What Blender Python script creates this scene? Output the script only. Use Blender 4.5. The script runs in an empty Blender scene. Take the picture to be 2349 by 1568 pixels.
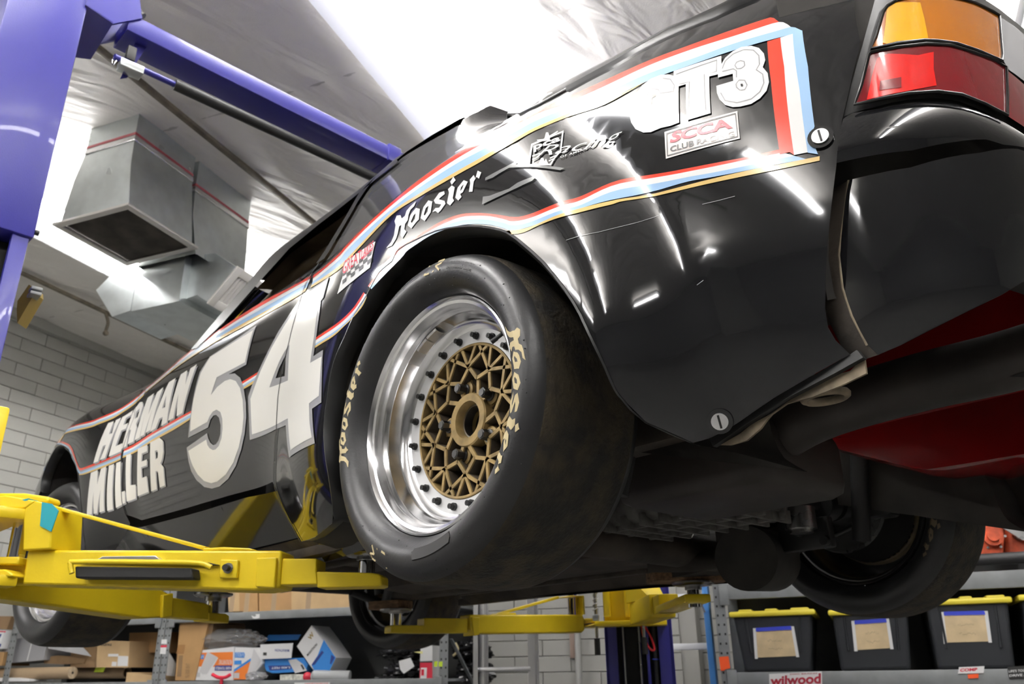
# Race car on a two-post lift in a block-walled workshop.  World: X = car forward, Y = car left, Z up, floor at Z = 0, rear axle at X = 0.
import bpy, bmesh, math, random
from mathutils import Vector, Matrix, noise
import numpy as np
random.seed(7)
PI = math.pi
SC = bpy.context.scene
COL = SC.collection

# ------------------------------------------------------------------ camera, world, exposure, lamps
CAM = Vector((-1.166, 1.730, 1.004))
cam_d = bpy.data.cameras.new('camera'); cam_o = bpy.data.objects.new('camera', cam_d); COL.objects.link(cam_o)
yaw, pit, rol = -0.7333, 0.3835, -0.0136
fw = Vector((math.cos(yaw)*math.cos(pit), math.sin(yaw)*math.cos(pit), math.sin(pit)))
rt0 = Vector((math.sin(yaw), -math.cos(yaw), 0)); up0 = rt0.cross(fw)
rt = rt0*math.cos(rol) + up0*math.sin(rol); up = up0*math.cos(rol) - rt0*math.sin(rol)
cam_o.matrix_world = Matrix(((rt.x, up.x, -fw.x, CAM.x), (rt.y, up.y, -fw.y, CAM.y), (rt.z, up.z, -fw.z, CAM.z), (0, 0, 0, 1)))
cam_d.sensor_width = 36; cam_d.lens = 1890/2349*36; cam_d.clip_start = 0.02; cam_d.clip_end = 100
SC.camera = cam_o
cam_d.dof.use_dof = True; cam_d.dof.focus_distance = 1.25; cam_d.dof.aperture_fstop = 9.0
W = bpy.data.worlds.new('world'); SC.world = W; W.use_nodes = True
W.node_tree.nodes['Background'].inputs[0].default_value = (0.9, 0.92, 1, 1)
W.node_tree.nodes['Background'].inputs[1].default_value = 0.02
vs = SC.view_settings
vs.view_transform = 'Standard'; vs.look = 'None'; vs.gamma = 1; vs.use_curve_mapping = False
vs.exposure = 0.95
SC.cycles.use_denoising = True
SC.cycles.max_bounces = 10; SC.cycles.diffuse_bounces = 6; SC.cycles.transparent_max_bounces = 12; SC.cycles.sample_clamp_indirect = 6
LAMP = 40.0            # strength of the fluorescent tubes

# room frame: u to the right along the back wall, v towards the back wall, origin under the camera
A0 = math.radians(-63.5)
E1 = Vector((math.cos(A0), math.sin(A0), 0)); E2 = Vector((-math.sin(A0), math.cos(A0), 0))
ROOM = Matrix(((-E2.x, E1.x, 0, CAM.x), (-E2.y, E1.y, 0, CAM.y), (0, 0, 1, 0), (0, 0, 0, 1)))
# lift frame: turned a little against the car
LA = math.radians(3.3)
LIFT = Matrix.Translation((1.50, 0, 0)) @ Matrix.Rotation(LA, 4, 'Z')

# ------------------------------------------------------------------ materials
MATS = {}
def new_mat(name):
    m = bpy.data.materials.new(name); m.use_nodes = True; MATS[name] = m
    nt = m.node_tree; b = nt.nodes['Principled BSDF']
    return m, nt, b
def mat(name, col, rough=0.5, metal=0.0, var=0.0, scale=8.0, bump=0.0, bscale=40.0, coat=0.0, spec=0.5, col2=None, detail=4, stretch=None, rvar=0.0, coat_r=0.03):
    m, nt, b = new_mat(name)
    b.inputs['Base Color'].default_value = (*col, 1); b.inputs['Roughness'].default_value = rough
    b.inputs['Metallic'].default_value = metal; b.inputs['Coat Weight'].default_value = coat
    b.inputs['Coat Roughness'].default_value = coat_r; b.inputs['Specular IOR Level'].default_value = spec
    if var or bump or col2 or rvar:
        tc = nt.nodes.new('ShaderNodeTexCoord'); src = tc.outputs['Object']
        if stretch:
            mp = nt.nodes.new('ShaderNodeMapping'); mp.inputs['Scale'].default_value = stretch
            nt.links.new(src, mp.inputs['Vector']); src = mp.outputs['Vector']
        nz = nt.nodes.new('ShaderNodeTexNoise'); nz.inputs['Scale'].default_value = scale; nz.inputs['Detail'].default_value = detail
        nt.links.new(src, nz.inputs['Vector'])
        if var or col2:
            r = nt.nodes.new('ShaderNodeValToRGB')
            c2 = col2 or tuple(max(0, c*(1-var)) for c in col); c1 = col if col2 else tuple(min(1, c*(1+var)) for c in col)
            r.color_ramp.elements[0].position = 0.38; r.color_ramp.elements[1].position = 0.62
            r.color_ramp.elements[0].color = (*c2, 1); r.color_ramp.elements[1].color = (*c1, 1)
            nt.links.new(nz.outputs['Fac'], r.inputs['Fac']); nt.links.new(r.outputs['Color'], b.inputs['Base Color'])
        if rvar:
            mr = nt.nodes.new('ShaderNodeMapRange'); mr.inputs['To Min'].default_value = max(0, rough-rvar); mr.inputs['To Max'].default_value = rough+rvar
            nt.links.new(nz.outputs['Fac'], mr.inputs['Value']); nt.links.new(mr.outputs['Result'], b.inputs['Roughness'])
        if bump:
            n2 = nt.nodes.new('ShaderNodeTexNoise'); n2.inputs['Scale'].default_value = bscale; n2.inputs['Detail'].default_value = 4
            nt.links.new(src, n2.inputs['Vector'])
            bp = nt.nodes.new('ShaderNodeBump'); bp.inputs['Strength'].default_value = bump; bp.inputs['Distance'].default_value = 0.01
            nt.links.new(n2.outputs['Fac'], bp.inputs['Height']); nt.links.new(bp.outputs['Normal'], b.inputs['Normal'])
    return m
def glass_mat(name, tint, alpha=0.25, rough=0.03):
    m, nt, b = new_mat(name)
    g = nt.nodes.new('ShaderNodeBsdfGlossy'); g.inputs['Roughness'].default_value = rough
    t = nt.nodes.new('ShaderNodeBsdfTransparent'); t.inputs['Color'].default_value = (*tint, 1)
    d = nt.nodes.new('ShaderNodeBsdfDiffuse'); d.inputs['Color'].default_value = (.8, .8, .8, 1)
    fr = nt.nodes.new('ShaderNodeFresnel'); fr.inputs['IOR'].default_value = 1.5
    mx = nt.nodes.new('ShaderNodeMixShader'); mx2 = nt.nodes.new('ShaderNodeMixShader'); mx2.inputs[0].default_value = alpha
    nt.links.new(t.outputs[0], mx2.inputs[1]); nt.links.new(d.outputs[0], mx2.inputs[2])
    nt.links.new(fr.outputs[0], mx.inputs[0]); nt.links.new(mx2.outputs[0], mx.inputs[1]); nt.links.new(g.outputs[0], mx.inputs[2])
    nt.links.new(mx.outputs[0], nt.nodes['Material Output'].inputs['Surface'])
    return m
def emit(name, col, s):
    m, nt, b = new_mat(name)
    b.inputs['Base Color'].default_value = (*col, 1); b.inputs['Emission Color'].default_value = (*col, 1); b.inputs['Emission Strength'].default_value = s
    return m

def lin(r, g, b):
    f = lambda c: (c/255/12.92) if c/255 <= .04045 else ((c/255+.055)/1.055)**2.4
    return (f(r), f(g), f(b))

M_black = mat('black_paint', (.009, .009, .010), .07, coat=.25, rvar=.04, scale=3)
M_trimblk = mat('black_rubber_trim', (.012, .012, .012), .32)
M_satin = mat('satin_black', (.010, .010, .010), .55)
M_white = mat('white_vinyl', (.80, .80, .79), .16, coat=.3)
M_cream = mat('number_vinyl', (.80, .79, .74), .16, coat=.3)
M_grey = mat('grey_vinyl', (.33, .33, .34), .2, coat=.3)
M_red = mat('red_vinyl', (.68, .055, .03), .16, coat=.3)
M_blue = mat('pale_blue_vinyl', (.34, .52, .76), .16, coat=.3)
M_gold = mat('gold_vinyl', (.66, .46, .17), .16, coat=.3)
M_ink = mat('black_ink', (.03, .03, .03), .3)
M_redink = mat('red_ink', (.62, .03, .06), .25)
M_film = glass_mat('clear_tape', (.97, .97, .97), .012, .12)
M_tape = glass_mat('scuffed_clear_tape', (.8, .8, .8), .22, .3)
M_tyre = mat('tyre_rubber', (.016, .016, .017), .42, bump=.05, bscale=160, rvar=.06, scale=12)
M_tread = mat('worn_tread', (.015, .0135, .011), .8, col2=(.046, .035, .019), scale=22, bump=.35, bscale=120, detail=8)
M_tan = mat('tan_tyre_paint', (.52, .43, .24), .6)
M_alu = mat('polished_aluminium', (.86, .86, .87), .17, metal=1, rvar=.05, scale=6, bump=.01, bscale=20)
M_alu2 = mat('brushed_aluminium', (.74, .74, .75), .32, metal=1, bump=.02, bscale=60)
M_mag = mat('gold_magnesium', (.24, .165, .062), .52, metal=.3, var=.25, scale=30)
M_dustshade = mat('dusty_shaded_sides', (.045, .032, .018), .8, var=.3, scale=30)  # lattice sides: brake dust plus cavity shade put into the colour
M_magdk = mat('dark_wheel_cavity', (.010, .009, .008), .8)
M_steel = mat('steel', (.42, .42, .42), .28, metal=1, rvar=.08)
M_chrome = mat('chrome', (.8, .8, .82), .08, metal=1)
M_cast = mat('cast_alloy', (.12, .115, .105), .6, metal=.5, var=.25, scale=30, bump=.1, bscale=80)
M_under = mat('dirty_underbody', (.034, .026, .019), .75, var=.45, scale=9, bump=.15, bscale=60, detail=8)
M_exh = mat('dull_exhaust_steel', (.036, .029, .025), .55, metal=.2, var=.25, scale=6)
M_tanmetal = mat('tan_overspray', (.17, .135, .09), .7, var=.35, scale=25)
M_inside = mat('brown_cabin_lining', (.10, .075, .048), .6, var=.3, scale=10)
M_cage = mat('tan_cage_tube', (.30, .23, .15), .4)
M_amber = None
M_liftblue = mat('blue_lift_enamel', (.030, .028, .235), .34, bump=.05, bscale=260, coat=.15, rvar=.05, scale=5)
M_yellow = mat('yellow_lift_enamel', (.72, .53, .012), .36, bump=.04, bscale=120, var=.06, scale=6)
M_hose = mat('black_hose', (.018, .018, .019), .55)
M_rubber = mat('black_rubber', (.012, .012, .012), .6)
M_teal = mat('teal_tape', (.01, .30, .36), .5)
M_wood = mat('dirty_wood_block', (.22, .12, .055), .7, col2=(.11, .06, .028), scale=6, stretch=(2, 14, 14))
M_galv = mat('galvanised_sheet', (.62, .66, .66), .30, metal=.9, var=.06, scale=9, rvar=.06, detail=2)
M_foil = mat('foil_tape', (.80, .80, .80), .22, metal=.9, bump=.3, bscale=90)
M_tapered = mat('red_tape_print', (.45, .10, .12), .4)
M_grille = mat('white_register', (.68, .66, .62), .45)
M_dust = mat('dusty_grille', (.17, .15, .13), .8, var=.25, scale=8)
M_shelf = mat('grey_shelf_enamel', (.20, .21, .215), .42, var=.08, scale=10)
M_card = mat('cardboard', (.40, .235, .10), .8, var=.08, scale=6)
M_card2 = mat('pale_cardboard', (.52, .36, .19), .8, var=.08, scale=6)
M_card3 = mat('dark_cardboard', (.24, .15, .075), .8, var=.08, scale=6)
M_greybox = mat('grey_carton', (.30, .30, .31), .6)
M_kraft = mat('kraft_tube', (.36, .26, .16), .75)
M_paper = mat('white_paper', (.72, .72, .72), .7)
M_tanpaper = mat('brown_note_paper', (.62, .48, .29), .8, var=.08, scale=14)
M_pblue = mat('blue_tape', (.03, .05, .48), .6)
M_orange = mat('orange_print', (.75, .20, .03), .5)
M_cyan = mat('blue_print', (.03, .22, .62), .5)
M_navy = mat('navy_print', (.02, .04, .22), .5)
M_plastic = glass_mat('clear_plastic_film', (.90, .90, .92), .20, .10)
M_bin = mat('black_tote_plastic', (.018, .020, .024), .5)
M_lid = mat('yellow_tote_lid', (.72, .60, .05), .4)
M_engine = mat('orange_engine_paint', (.55, .085, .03), .6, var=.3, scale=14)
M_lime = mat('lime_label', (.62, .80, .05), .5)
M_label_o = mat('orange_label', (.85, .10, .02), .5)
M_ladblue = mat('blue_fibreglass', (.06, .22, .55), .4)
M_bag = mat('black_bin_bag', (.014, .014, .016), .28)
M_block = mat('painted_block', (.36, .357, .33), .62, var=.02, scale=2.5, bump=.05, bscale=70)
M_mortar = mat('painted_mortar', (.34, .335, .31), .7)
M_floor = mat('sealed_concrete', (.13, .127, .12), .35, var=.12, scale=1.5)
M_whitesteel = mat('white_enamel', (.72, .73, .76), .4)
M_dirtrod = mat('dirty_steel_purlin', (.16, .135, .10), .6, var=.25, scale=12)
M_redcar = mat('red_tub_paint', (.19, .006, .006), .14, coat=.6)
M_darksteel = mat('dark_steel', (.14, .14, .14), .35, metal=1)
M_lamp = emit('fluorescent_tube', (1.0, .985, .97), LAMP)
M_lamp_near = emit('dimmed_fluorescent_tube', (1.0, .985, .97), LAMP*.8)  # tubes of the near batten, set dimmer to balance the light
M_frontdark = mat('dark_front_wall', (.16, .16, .16), .5)  # unseen front wall toned dark to weaken reflections in the black paint

def ceiling_mat():
    m, nt, b = new_mat('vinyl_insulation')
    b.inputs['Base Color'].default_value = (.80, .775, .74, 1); b.inputs['Roughness'].default_value = .48
    b.inputs['Specular IOR Level'].default_value = .5
    tc = nt.nodes.new('ShaderNodeTexCoord')
    mp = nt.nodes.new('ShaderNodeMapping'); mp.inputs['Scale'].default_value = (3.2, 1.0, 1)
    nt.links.new(tc.outputs['Object'], mp.inputs['Vector'])
    n1 = nt.nodes.new('ShaderNodeTexNoise'); n1.inputs['Scale'].default_value = 1.6; n1.inputs['Detail'].default_value = 3; n1.inputs['Distortion'].default_value = .8
    n2 = nt.nodes.new('ShaderNodeTexNoise'); n2.inputs['Scale'].default_value = 140
    nt.links.new(mp.outputs['Vector'], n1.inputs['Vector']); nt.links.new(tc.outputs['Object'], n2.inputs['Vector'])
    b1 = nt.nodes.new('ShaderNodeBump'); b1.inputs['Strength'].default_value = .3; b1.inputs['Distance'].default_value = .12
    b2 = nt.nodes.new('ShaderNodeBump'); b2.inputs['Strength'].default_value = .25; b2.inputs['Distance'].default_value = .004
    nt.links.new(n1.outputs['Fac'], b1.inputs['Height']); nt.links.new(b1.outputs['Normal'], b2.inputs['Normal'])
    nt.links.new(n2.outputs['Fac'], b2.inputs['Height']); nt.links.new(b2.outputs['Normal'], b.inputs['Normal'])
    return m
M_ceil = ceiling_mat()

def lens_mat(name, col, rough=.08, trans=.55):
    m, nt, b = new_mat(name)
    b.inputs['Base Color'].default_value = (*col, 1); b.inputs['Roughness'].default_value = rough; b.inputs['Coat Weight'].default_value = .7
    b.inputs['Transmission Weight'].default_value = trans
    tc = nt.nodes.new('ShaderNodeTexCoord')
    wv = nt.nodes.new('ShaderNodeTexChecker'); wv.inputs['Scale'].default_value = 260
    nt.links.new(tc.outputs['Object'], wv.inputs['Vector'])
    bp = nt.nodes.new('ShaderNodeBump'); bp.inputs['Strength'].default_value = .18; bp.inputs['Distance'].default_value = .002
    nt.links.new(wv.outputs['Fac'], bp.inputs['Height']); nt.links.new(bp.outputs['Normal'], b.inputs['Normal'])
    nt.links.new(wv.outputs['Fac'], bp.inputs['Height'])
    return m
M_amber = lens_mat('amber_lens', (.60, .19, .008), trans=.0); M_redlens = lens_mat('red_lens', (.20, .003, .008), trans=.0); M_clear = lens_mat('clear_lens', (.55, .55, .58), trans=.0)
M_amberb = lens_mat('bright_amber_lens', (1.0, .50, .008), trans=.0); M_redb = lens_mat('bright_red_lens', (.80, .012, .010), trans=.0)  # lighter lens copies: light thrown back by the reflectors put into the colour
M_reflector = mat('reflector_tone', (.85, .85, .85), .25, metal=.6)

# ------------------------------------------------------------------ mesh helpers
class MB:
    def __init__(s, M=None): s.v = []; s.f = []; s.M = M
    def add(s, vs, fs):
        b = len(s.v)
        for p in vs:
            p = Vector(p); s.v.append(s.M @ p if s.M else p)
        s.f += [tuple(i+b for i in f) for f in fs]; return s
    def box(s, lo, hi, bev=0):
        x0, y0, z0 = lo; x1, y1, z1 = hi
        if bev <= 0:
            return s.add([(x0,y0,z0),(x1,y0,z0),(x1,y1,z0),(x0,y1,z0),(x0,y0,z1),(x1,y0,z1),(x1,y1,z1),(x0,y1,z1)],
                         [(0,3,2,1),(4,5,6,7),(0,1,5,4),(1,2,6,5),(2,3,7,6),(3,0,4,7)])
        t = bmesh.new(); bmesh.ops.create_cube(t, size=1)
        for v in t.verts: v.co = Vector(((x0+x1)/2+v.co.x*(x1-x0), (y0+y1)/2+v.co.y*(y1-y0), (z0+z1)/2+v.co.z*(z1-z0)))
        bmesh.ops.bevel(t, geom=t.edges[:], offset=bev, segments=2, affect='EDGES', profile=.5)
        t.verts.index_update(); s.add([v.co.copy() for v in t.verts], [[v.index for v in f.verts] for f in t.faces]); t.free(); return s
    def hexa(s, p):   # 8 corners, same order as box
        return s.add(p, [(0,3,2,1),(4,5,6,7),(0,1,5,4),(1,2,6,5),(2,3,7,6),(3,0,4,7)])
    def beam(s, a, b, w, h, bev=0, upv=(0,0,1)):   # box from a to b, width w across, height h along upv
        a = Vector(a); b = Vector(b); d = (b-a); L = d.length; d.normalize(); x = d.cross(Vector(upv)).normalized(); z = x.cross(d)
        m = Matrix(((x.x, d.x, z.x, a.x), (x.y, d.y, z.y, a.y), (x.z, d.z, z.z, a.z), (0,0,0,1)))
        t = MB(m); t.box((-w/2, 0, -h/2), (w/2, L, h/2), bev); return s.add(t.v, t.f)
    def cyl(s, a, b, r, n=24, r2=None, cap=True):
        a = Vector(a); b = Vector(b); d = (b-a).normalized(); r2 = r if r2 is None else r2
        x = d.orthogonal().normalized(); y = d.cross(x)
        vs = [a+(x*math.cos(2*PI*i/n)+y*math.sin(2*PI*i/n))*r for i in range(n)] + [b+(x*math.cos(2*PI*i/n)+y*math.sin(2*PI*i/n))*r2 for i in range(n)]
        fs = [(i, (i+1)%n, n+(i+1)%n, n+i) for i in range(n)]
        if cap: fs += [tuple(range(n-1, -1, -1)), tuple(range(n, 2*n))]
        return s.add(vs, fs)
    def tube(s, pts, r, n=10, closed=False):
        pts = [Vector(p) for p in pts]; m = len(pts); vs = []; x = None
        for i, p in enumerate(pts):
            q0 = pts[(i-1) % m] if closed or i > 0 else p; q1 = pts[(i+1) % m] if closed or i < m-1 else p
            d = (q1-q0).normalized()
            x = d.orthogonal().normalized() if x is None else (x-d*x.dot(d)).normalized()
            y = d.cross(x); rr = r[i] if isinstance(r, (list, tuple)) else r
            vs += [p+(x*math.cos(2*PI*k/n)+y*math.sin(2*PI*k/n))*rr for k in range(n)]
        fs = [(i*n+k, i*n+(k+1)%n, ((i+1)%m)*n+(k+1)%n, ((i+1)%m)*n+k) for i in range(m if closed else m-1) for k in range(n)]
        if not closed: fs += [tuple(range(n-1, -1, -1)), tuple(range((m-1)*n, m*n))]
        return s.add(vs, fs)
    def lathe(s, prof, c=(0,0,0), n=96, close=False):   # prof: (y, r) about the Y axis through c
        vs = []; k = len(prof); c = Vector(c)
        for i in range(n):
            a = 2*PI*i/n
            vs += [c+Vector((r*math.cos(a), y, r*math.sin(a))) for y, r in prof]
        fs = [(i*k+j, i*k+(j+1)%k, ((i+1)%n)*k+(j+1)%k, ((i+1)%n)*k+j) for i in range(n) for j in range(k if close else k-1)]
        return s.add(vs, fs)
    def prism(s, poly, d, o=(0,0,0), ax=(1,0,0), ay=(0,0,1)):   # polygon in the plane o+ax,ay pushed by vector d
        o = Vector(o); ax = Vector(ax); ay = Vector(ay); d = Vector(d); n = len(poly)
        vs = [o+ax*p[0]+ay*p[1] for p in poly]; vs += [v+d for v in vs]
        return s.add(vs, [tuple(range(n-1, -1, -1)), tuple(range(n, 2*n))] + [(i, (i+1)%n, n+(i+1)%n, n+i) for i in range(n)])
    def loft(s, rows, cap=False, closed=False):
        k = len(rows[0]); vs = [p for r in rows for p in r]
        fs = [(i*k+j, i*k+(j+1)%k, (i+1)*k+(j+1)%k, (i+1)*k+j) for i in range(len(rows)-1) for j in range(k if closed else k-1)]
        if cap: fs += [tuple(range(k-1, -1, -1)), tuple(range((len(rows)-1)*k, len(rows)*k))]
        return s.add(vs, fs)
    def sphere(s, c, r, n=16, m=10):
        r = (r, r, r) if not isinstance(r, (tuple, list)) else r
        rows = [[(c[0]+r[0]*math.sin(PI*j/m)*math.cos(2*PI*i/n), c[1]+r[1]*math.sin(PI*j/m)*math.sin(2*PI*i/n), c[2]+r[2]*math.cos(PI*j/m)) for i in range(n)] for j in range(m+1)]
        return s.loft(rows, closed=True)
    def build(s, name, m, parent=None, smooth=None, label=None, kind=None, recalc=True):
        me = bpy.data.meshes.new(name); me.from_pydata([tuple(v) for v in s.v], [], s.f)
        if recalc:
            t = bmesh.new(); t.from_mesh(me); bmesh.ops.remove_doubles(t, verts=t.verts, dist=1e-6); bmesh.ops.recalc_face_normals(t, faces=t.faces); t.to_mesh(me); t.free()
        return link(name, me, m, parent, smooth, label, kind)
def link(name, me, m, parent=None, smooth=None, label=None, kind=None):
    if m is not None: me.materials.append(m)
    if smooth is not None:
        if smooth >= 180: me.shade_smooth()
        else:
            me.shade_smooth(); me.set_sharp_from_angle(angle=math.radians(smooth))
    o = bpy.data.objects.new(name, me); COL.objects.link(o)
    if parent is not None: adopt(o, parent)
    if label: o['label'] = label
    if kind: o['kind'] = kind
    return o
def adopt(o, parent):
    o.parent = parent
    o.matrix_parent_inverse = Matrix.Translation(-parent.location) if parent.parent is None else Matrix()
def thing(name, label, cat, loc=(0,0,0), group=None):
    o = bpy.data.objects.new(name, None); COL.objects.link(o); o.location = loc; o.empty_display_size = .05
    o['label'] = label; o['category'] = cat
    if group: o['group'] = group
    o.matrix_basis  # location only
    return o
def tag(o, label, cat, group=None):
    o['label'] = label; o['category'] = cat
    if group: o['group'] = group
    return o
def curve_obj(name, pts, r, m, parent=None, res=3):
    t = MB(); t.tube(pts, r, 10); return t.build(name, m, parent, smooth=60)
def smooth_pts(pts, n=6):
    P = [Vector(p) for p in pts]; out = []
    for i in range(len(P)-1):
        p0 = P[max(i-1,0)]; p1 = P[i]; p2 = P[i+1]; p3 = P[min(i+2,len(P)-1)]
        for k in range(n):
            t = k/n
            out.append(.5*((2*p1)+(p2-p0)*t+(2*p0-5*p1+4*p2-p3)*t*t+(3*p1-p0-3*p2+p3)*t**3))
    return out+[P[-1]]

# text as filled flat outlines: list of (verts2d, faces), 1 unit tall before scaling
_tc = {}
def text_mesh(s, bold=0.0, shear=0.0, space=1.0):
    k = (s, bold, shear, space)
    if k in _tc: return _tc[k]
    cu = bpy.data.curves.new('t', 'FONT'); cu.body = s; cu.offset = bold; cu.shear = shear; cu.space_character = space; cu.resolution_u = 3; cu.fill_mode = 'BOTH'
    o = bpy.data.objects.new('t', cu); COL.objects.link(o)
    dg = bpy.context.evaluated_depsgraph_get(); me = o.evaluated_get(dg).to_mesh()
    vs = [(v.co.x, v.co.y) for v in me.vertices]; fs = [tuple(p.vertices) for p in me.polygons]
    o.evaluated_get(dg).to_mesh_clear(); bpy.data.objects.remove(o); bpy.data.curves.remove(cu)
    x0 = min(v[0] for v in vs); x1 = max(v[0] for v in vs); y0 = min(v[1] for v in vs); y1 = max(v[1] for v in vs)
    vs = [((x-x0)/(x1-x0), (y-y0)/(y1-y0)) for x, y in vs]
    _tc[k] = (vs, fs); return _tc[k]
def text_on(mb, s, o, ax, ay, bold=0.0, shear=0.0, space=1.0):   # fills the parallelogram o, o+ax, o+ay with the text
    vs, fs = text_mesh(s, bold, shear, space); o = Vector(o); ax = Vector(ax); ay = Vector(ay)
    mb.add([o+ax*x+ay*y for x, y in vs], fs)

# ------------------------------------------------------------------ the room
HC = 3.62
KS = 1.20
SHELL = ROOM @ Matrix.Translation((0,0,1.004)) @ Matrix.Scale(KS, 4) @ Matrix.Translation((0,0,-1.004))   # shell of the room
ZF = 1.004-1.004/KS
def rm(): return MB(SHELL)
def struct(o): o['kind'] = 'structure'; return o
mb = MB(ROOM); mb.box((-7.0,-8.6,-.1),(8.6,7.0,0)); struct(mb.build('floor', M_floor))
def sstep0(t): t = min(1, max(0, t)); return t*t
def ceil_z(u, v):
    k = (v-2.655)/1.52; fr = k-math.floor(k); d = min(fr, 1-fr)*1.52
    z = HC+.035-.05*(math.sin(PI*fr)**.7)*.5
    w = noise.noise(Vector((u*.9, v*2.2, 3)))*.012+noise.noise(Vector((u*5, v*.8, 7)))*.006
    z += w+.006*math.exp(-d/.12)*sstep0(d/.03)*math.sin(u*26+5*noise.noise(Vector((u*2, v, 1))))
    r = math.hypot(u+1.2, v-2.65); z += .010*math.exp(-r/.5)*math.sin(9*math.atan2(v-2.65, u+1.2))
    return min(z, HC+.05)
mb = rm(); NU, NV = 190, 200
us = [-5.68+i*(6.6/NU) for i in range(NU+1)]+[2.5, 7.2]; vs_c = [-7.1, -4, -2, 0]+[.3+j*(5.4/NV) for j in range(NV+1)]
mb.loft([[(u, v, ceil_z(u, v)) for u in us] for v in vs_c]); c_ = struct(mb.build('ceiling', M_ceil, None, 180))
M_tapeseam = mat('ceiling_seam_tape', (.52, .50, .47), .5)
for k in range(-2, 3):
    v = 2.655+1.52*k
    if v < .2 or v > 5.6: continue
    mb = rm(); mb.loft([[(u, v+dv, ceil_z(u, v)-.0006-.001*(1-abs(dv)/.011)) for dv in (-.011, 0, .011)] for u in us[::2]]); mb.build('seam_tape', M_tapeseam, c_, 60)
for nm, v0, v1, u0, u1 in (('wall_back', 5.66, 5.9, -5.9, 7.2), ('wall_front', -7.3, -7.1, -5.9, 7.2)):
    mb = rm(); mb.box((u0, v0, ZF), (u1, v1, 3.9)); o = struct(mb.build(nm, M_mortar if nm == 'wall_back' else M_frontdark))
    if nm == 'wall_back': WB = o
mb = rm(); mb.box((-5.9,-7.2,ZF),(-5.66,5.9,3.9)); WL = struct(mb.build('wall_left', M_mortar))
mb = rm(); mb.box((7.0,-7.2,ZF),(7.2,5.9,3.9)); struct(mb.build('wall_right', M_block))
# painted half-high blocks, each one set proud of its joints
bm = bmesh.new(); bmesh.ops.create_cube(bm, size=1)
for v in bm.verts: v.co = Vector((v.co.x*.4015, v.co.y*.02, v.co.z*.0978))
bmesh.ops.bevel(bm, geom=bm.edges[:], offset=.003, segments=1, affect='EDGES'); BLK = bpy.data.meshes.new('block'); bm.to_mesh(BLK); bm.free(); BLK.materials.append(M_block)
random.seed(11)
def lay(wall, along, fixed, a0, a1, z0, z1, axis):
    k = int(z0/.1016)
    while k*.1016 < z1:
        z = k*.1016+.05; off = .203 if k % 2 else 0; i = math.floor(a0/.406)
        while i*.406+off < a1:
            a = i*.406+off; i += 1
            if a < a0: continue
            o = bpy.data.objects.new('block', BLK); COL.objects.link(o)
            jit = random.uniform(-.0012, .0012)
            M = SHELL @ (Matrix.Translation((a, fixed+jit, z)) if axis == 'u' else Matrix.Translation((fixed+jit, a, z)) @ Matrix.Rotation(PI/2, 4, 'Z'))
            o.matrix_world = M; o.parent = wall
        k += 1
lay(WB, 'u', 5.653, -4.2, 1.0, .62, 1.75, 'u')
lay(WL, 'v', -5.653, 2.0, 5.7, 1.45, 3.70, 'v')
mb = rm(); mb.box((-5.655,1.5,3.565),(-5.60,5.655,3.66),.01); struct(mb.build('trim_1', M_block, None, 40))
mb = rm(); mb.box((-5.655,5.60,3.565),(7,5.655,3.66),.01); struct(mb.build('trim_2', M_block, None, 40))
for i, u in enumerate((-2.745, -4.965)):
    mb = rm(); mb.box((u-.017,-3,HC-.035),(u+.017,5.655,HC-.012),.004); struct(mb.build('trim_%d' % (i+3), M_dirtrod, None, 40))
# pilaster
mb = rm(); mb.box((-1.46,5.50,ZF),(-.95,5.655,3.7)); PL = mb.build('pilaster', M_mortar, WB)
for k in range(6, 17):
    o = bpy.data.objects.new('block', BLK); COL.objects.link(o); o.matrix_world = SHELL @ Matrix.Translation((-1.255, 5.497, k*.1016+.05)); o.parent = PL
# ------------------------------------------------------------------ fluorescent fixtures
TUBES = {}
def fixture(u, v, label, group=None, first=[None]):
    if first[0] is None:
        t = thing('ceiling_light', label, 'light', SHELL @ Vector((u, v, 3.42)))
        R = SHELL.to_3x3().to_4x4(); M = Matrix.Translation(t.location) @ R
        def part(nm, fn, m, s=40):
            mb = MB(M); fn(mb); return mb.build(nm, m, t, s)
        part('housing', lambda b: b.box((-.13,-1.22,.0),(.0,1.22,.065),.006), M_whitesteel, 40)
        part('reflector_wing', lambda b: b.prism([(.0,.0),(-.15,-.065),(-.153,-.058),(-.13,-.0)], (0,2.44,0), (0,-1.22,0), (1,0,0), (0,0,1)), M_whitesteel, 30)
        for x in (.055, .115): 
            tb_ = part('fluorescent_tube', lambda b: b.cyl((x,-1.19,.0),(x,1.19,.0),.019,12), M_lamp_near)
            d2 = tb_.data.copy(); d2.materials[0] = M_lamp; TUBES[tb_.data.name] = d2
        for y in (-1.2, 1.2): part('lamp_holder', lambda b: b.box((-.01,y-.012,-.03),(.14,y+.012,.04),.003), M_whitesteel)
        for y in (-.8, .8): part('hanger_rod', lambda b: b.cyl((-.06,y,.06),(-.06,y,.20),.005,8), M_steel)
        first[0] = t; return t
    o = first[0].copy(); COL.objects.link(o); o.location = SHELL @ Vector((u, v, 3.42)); o['label'] = label
    for ch in first[0].children:
        c = ch.copy(); COL.objects.link(c); c.parent = o; c.matrix_parent_inverse = ch.matrix_parent_inverse.copy()
        if 'tube' in c.name: c.data = TUBES[c.data.name]
    if group: o['group'] = group
    elif 'group' in o: del o['group']
    return o
fixture(-1.415, 2.58, 'fluorescent batten across the ceiling above the car, brightest in view')
fixture(-3.90, 3.65, 'fluorescent batten glowing behind the blue column beside the duct')
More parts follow.
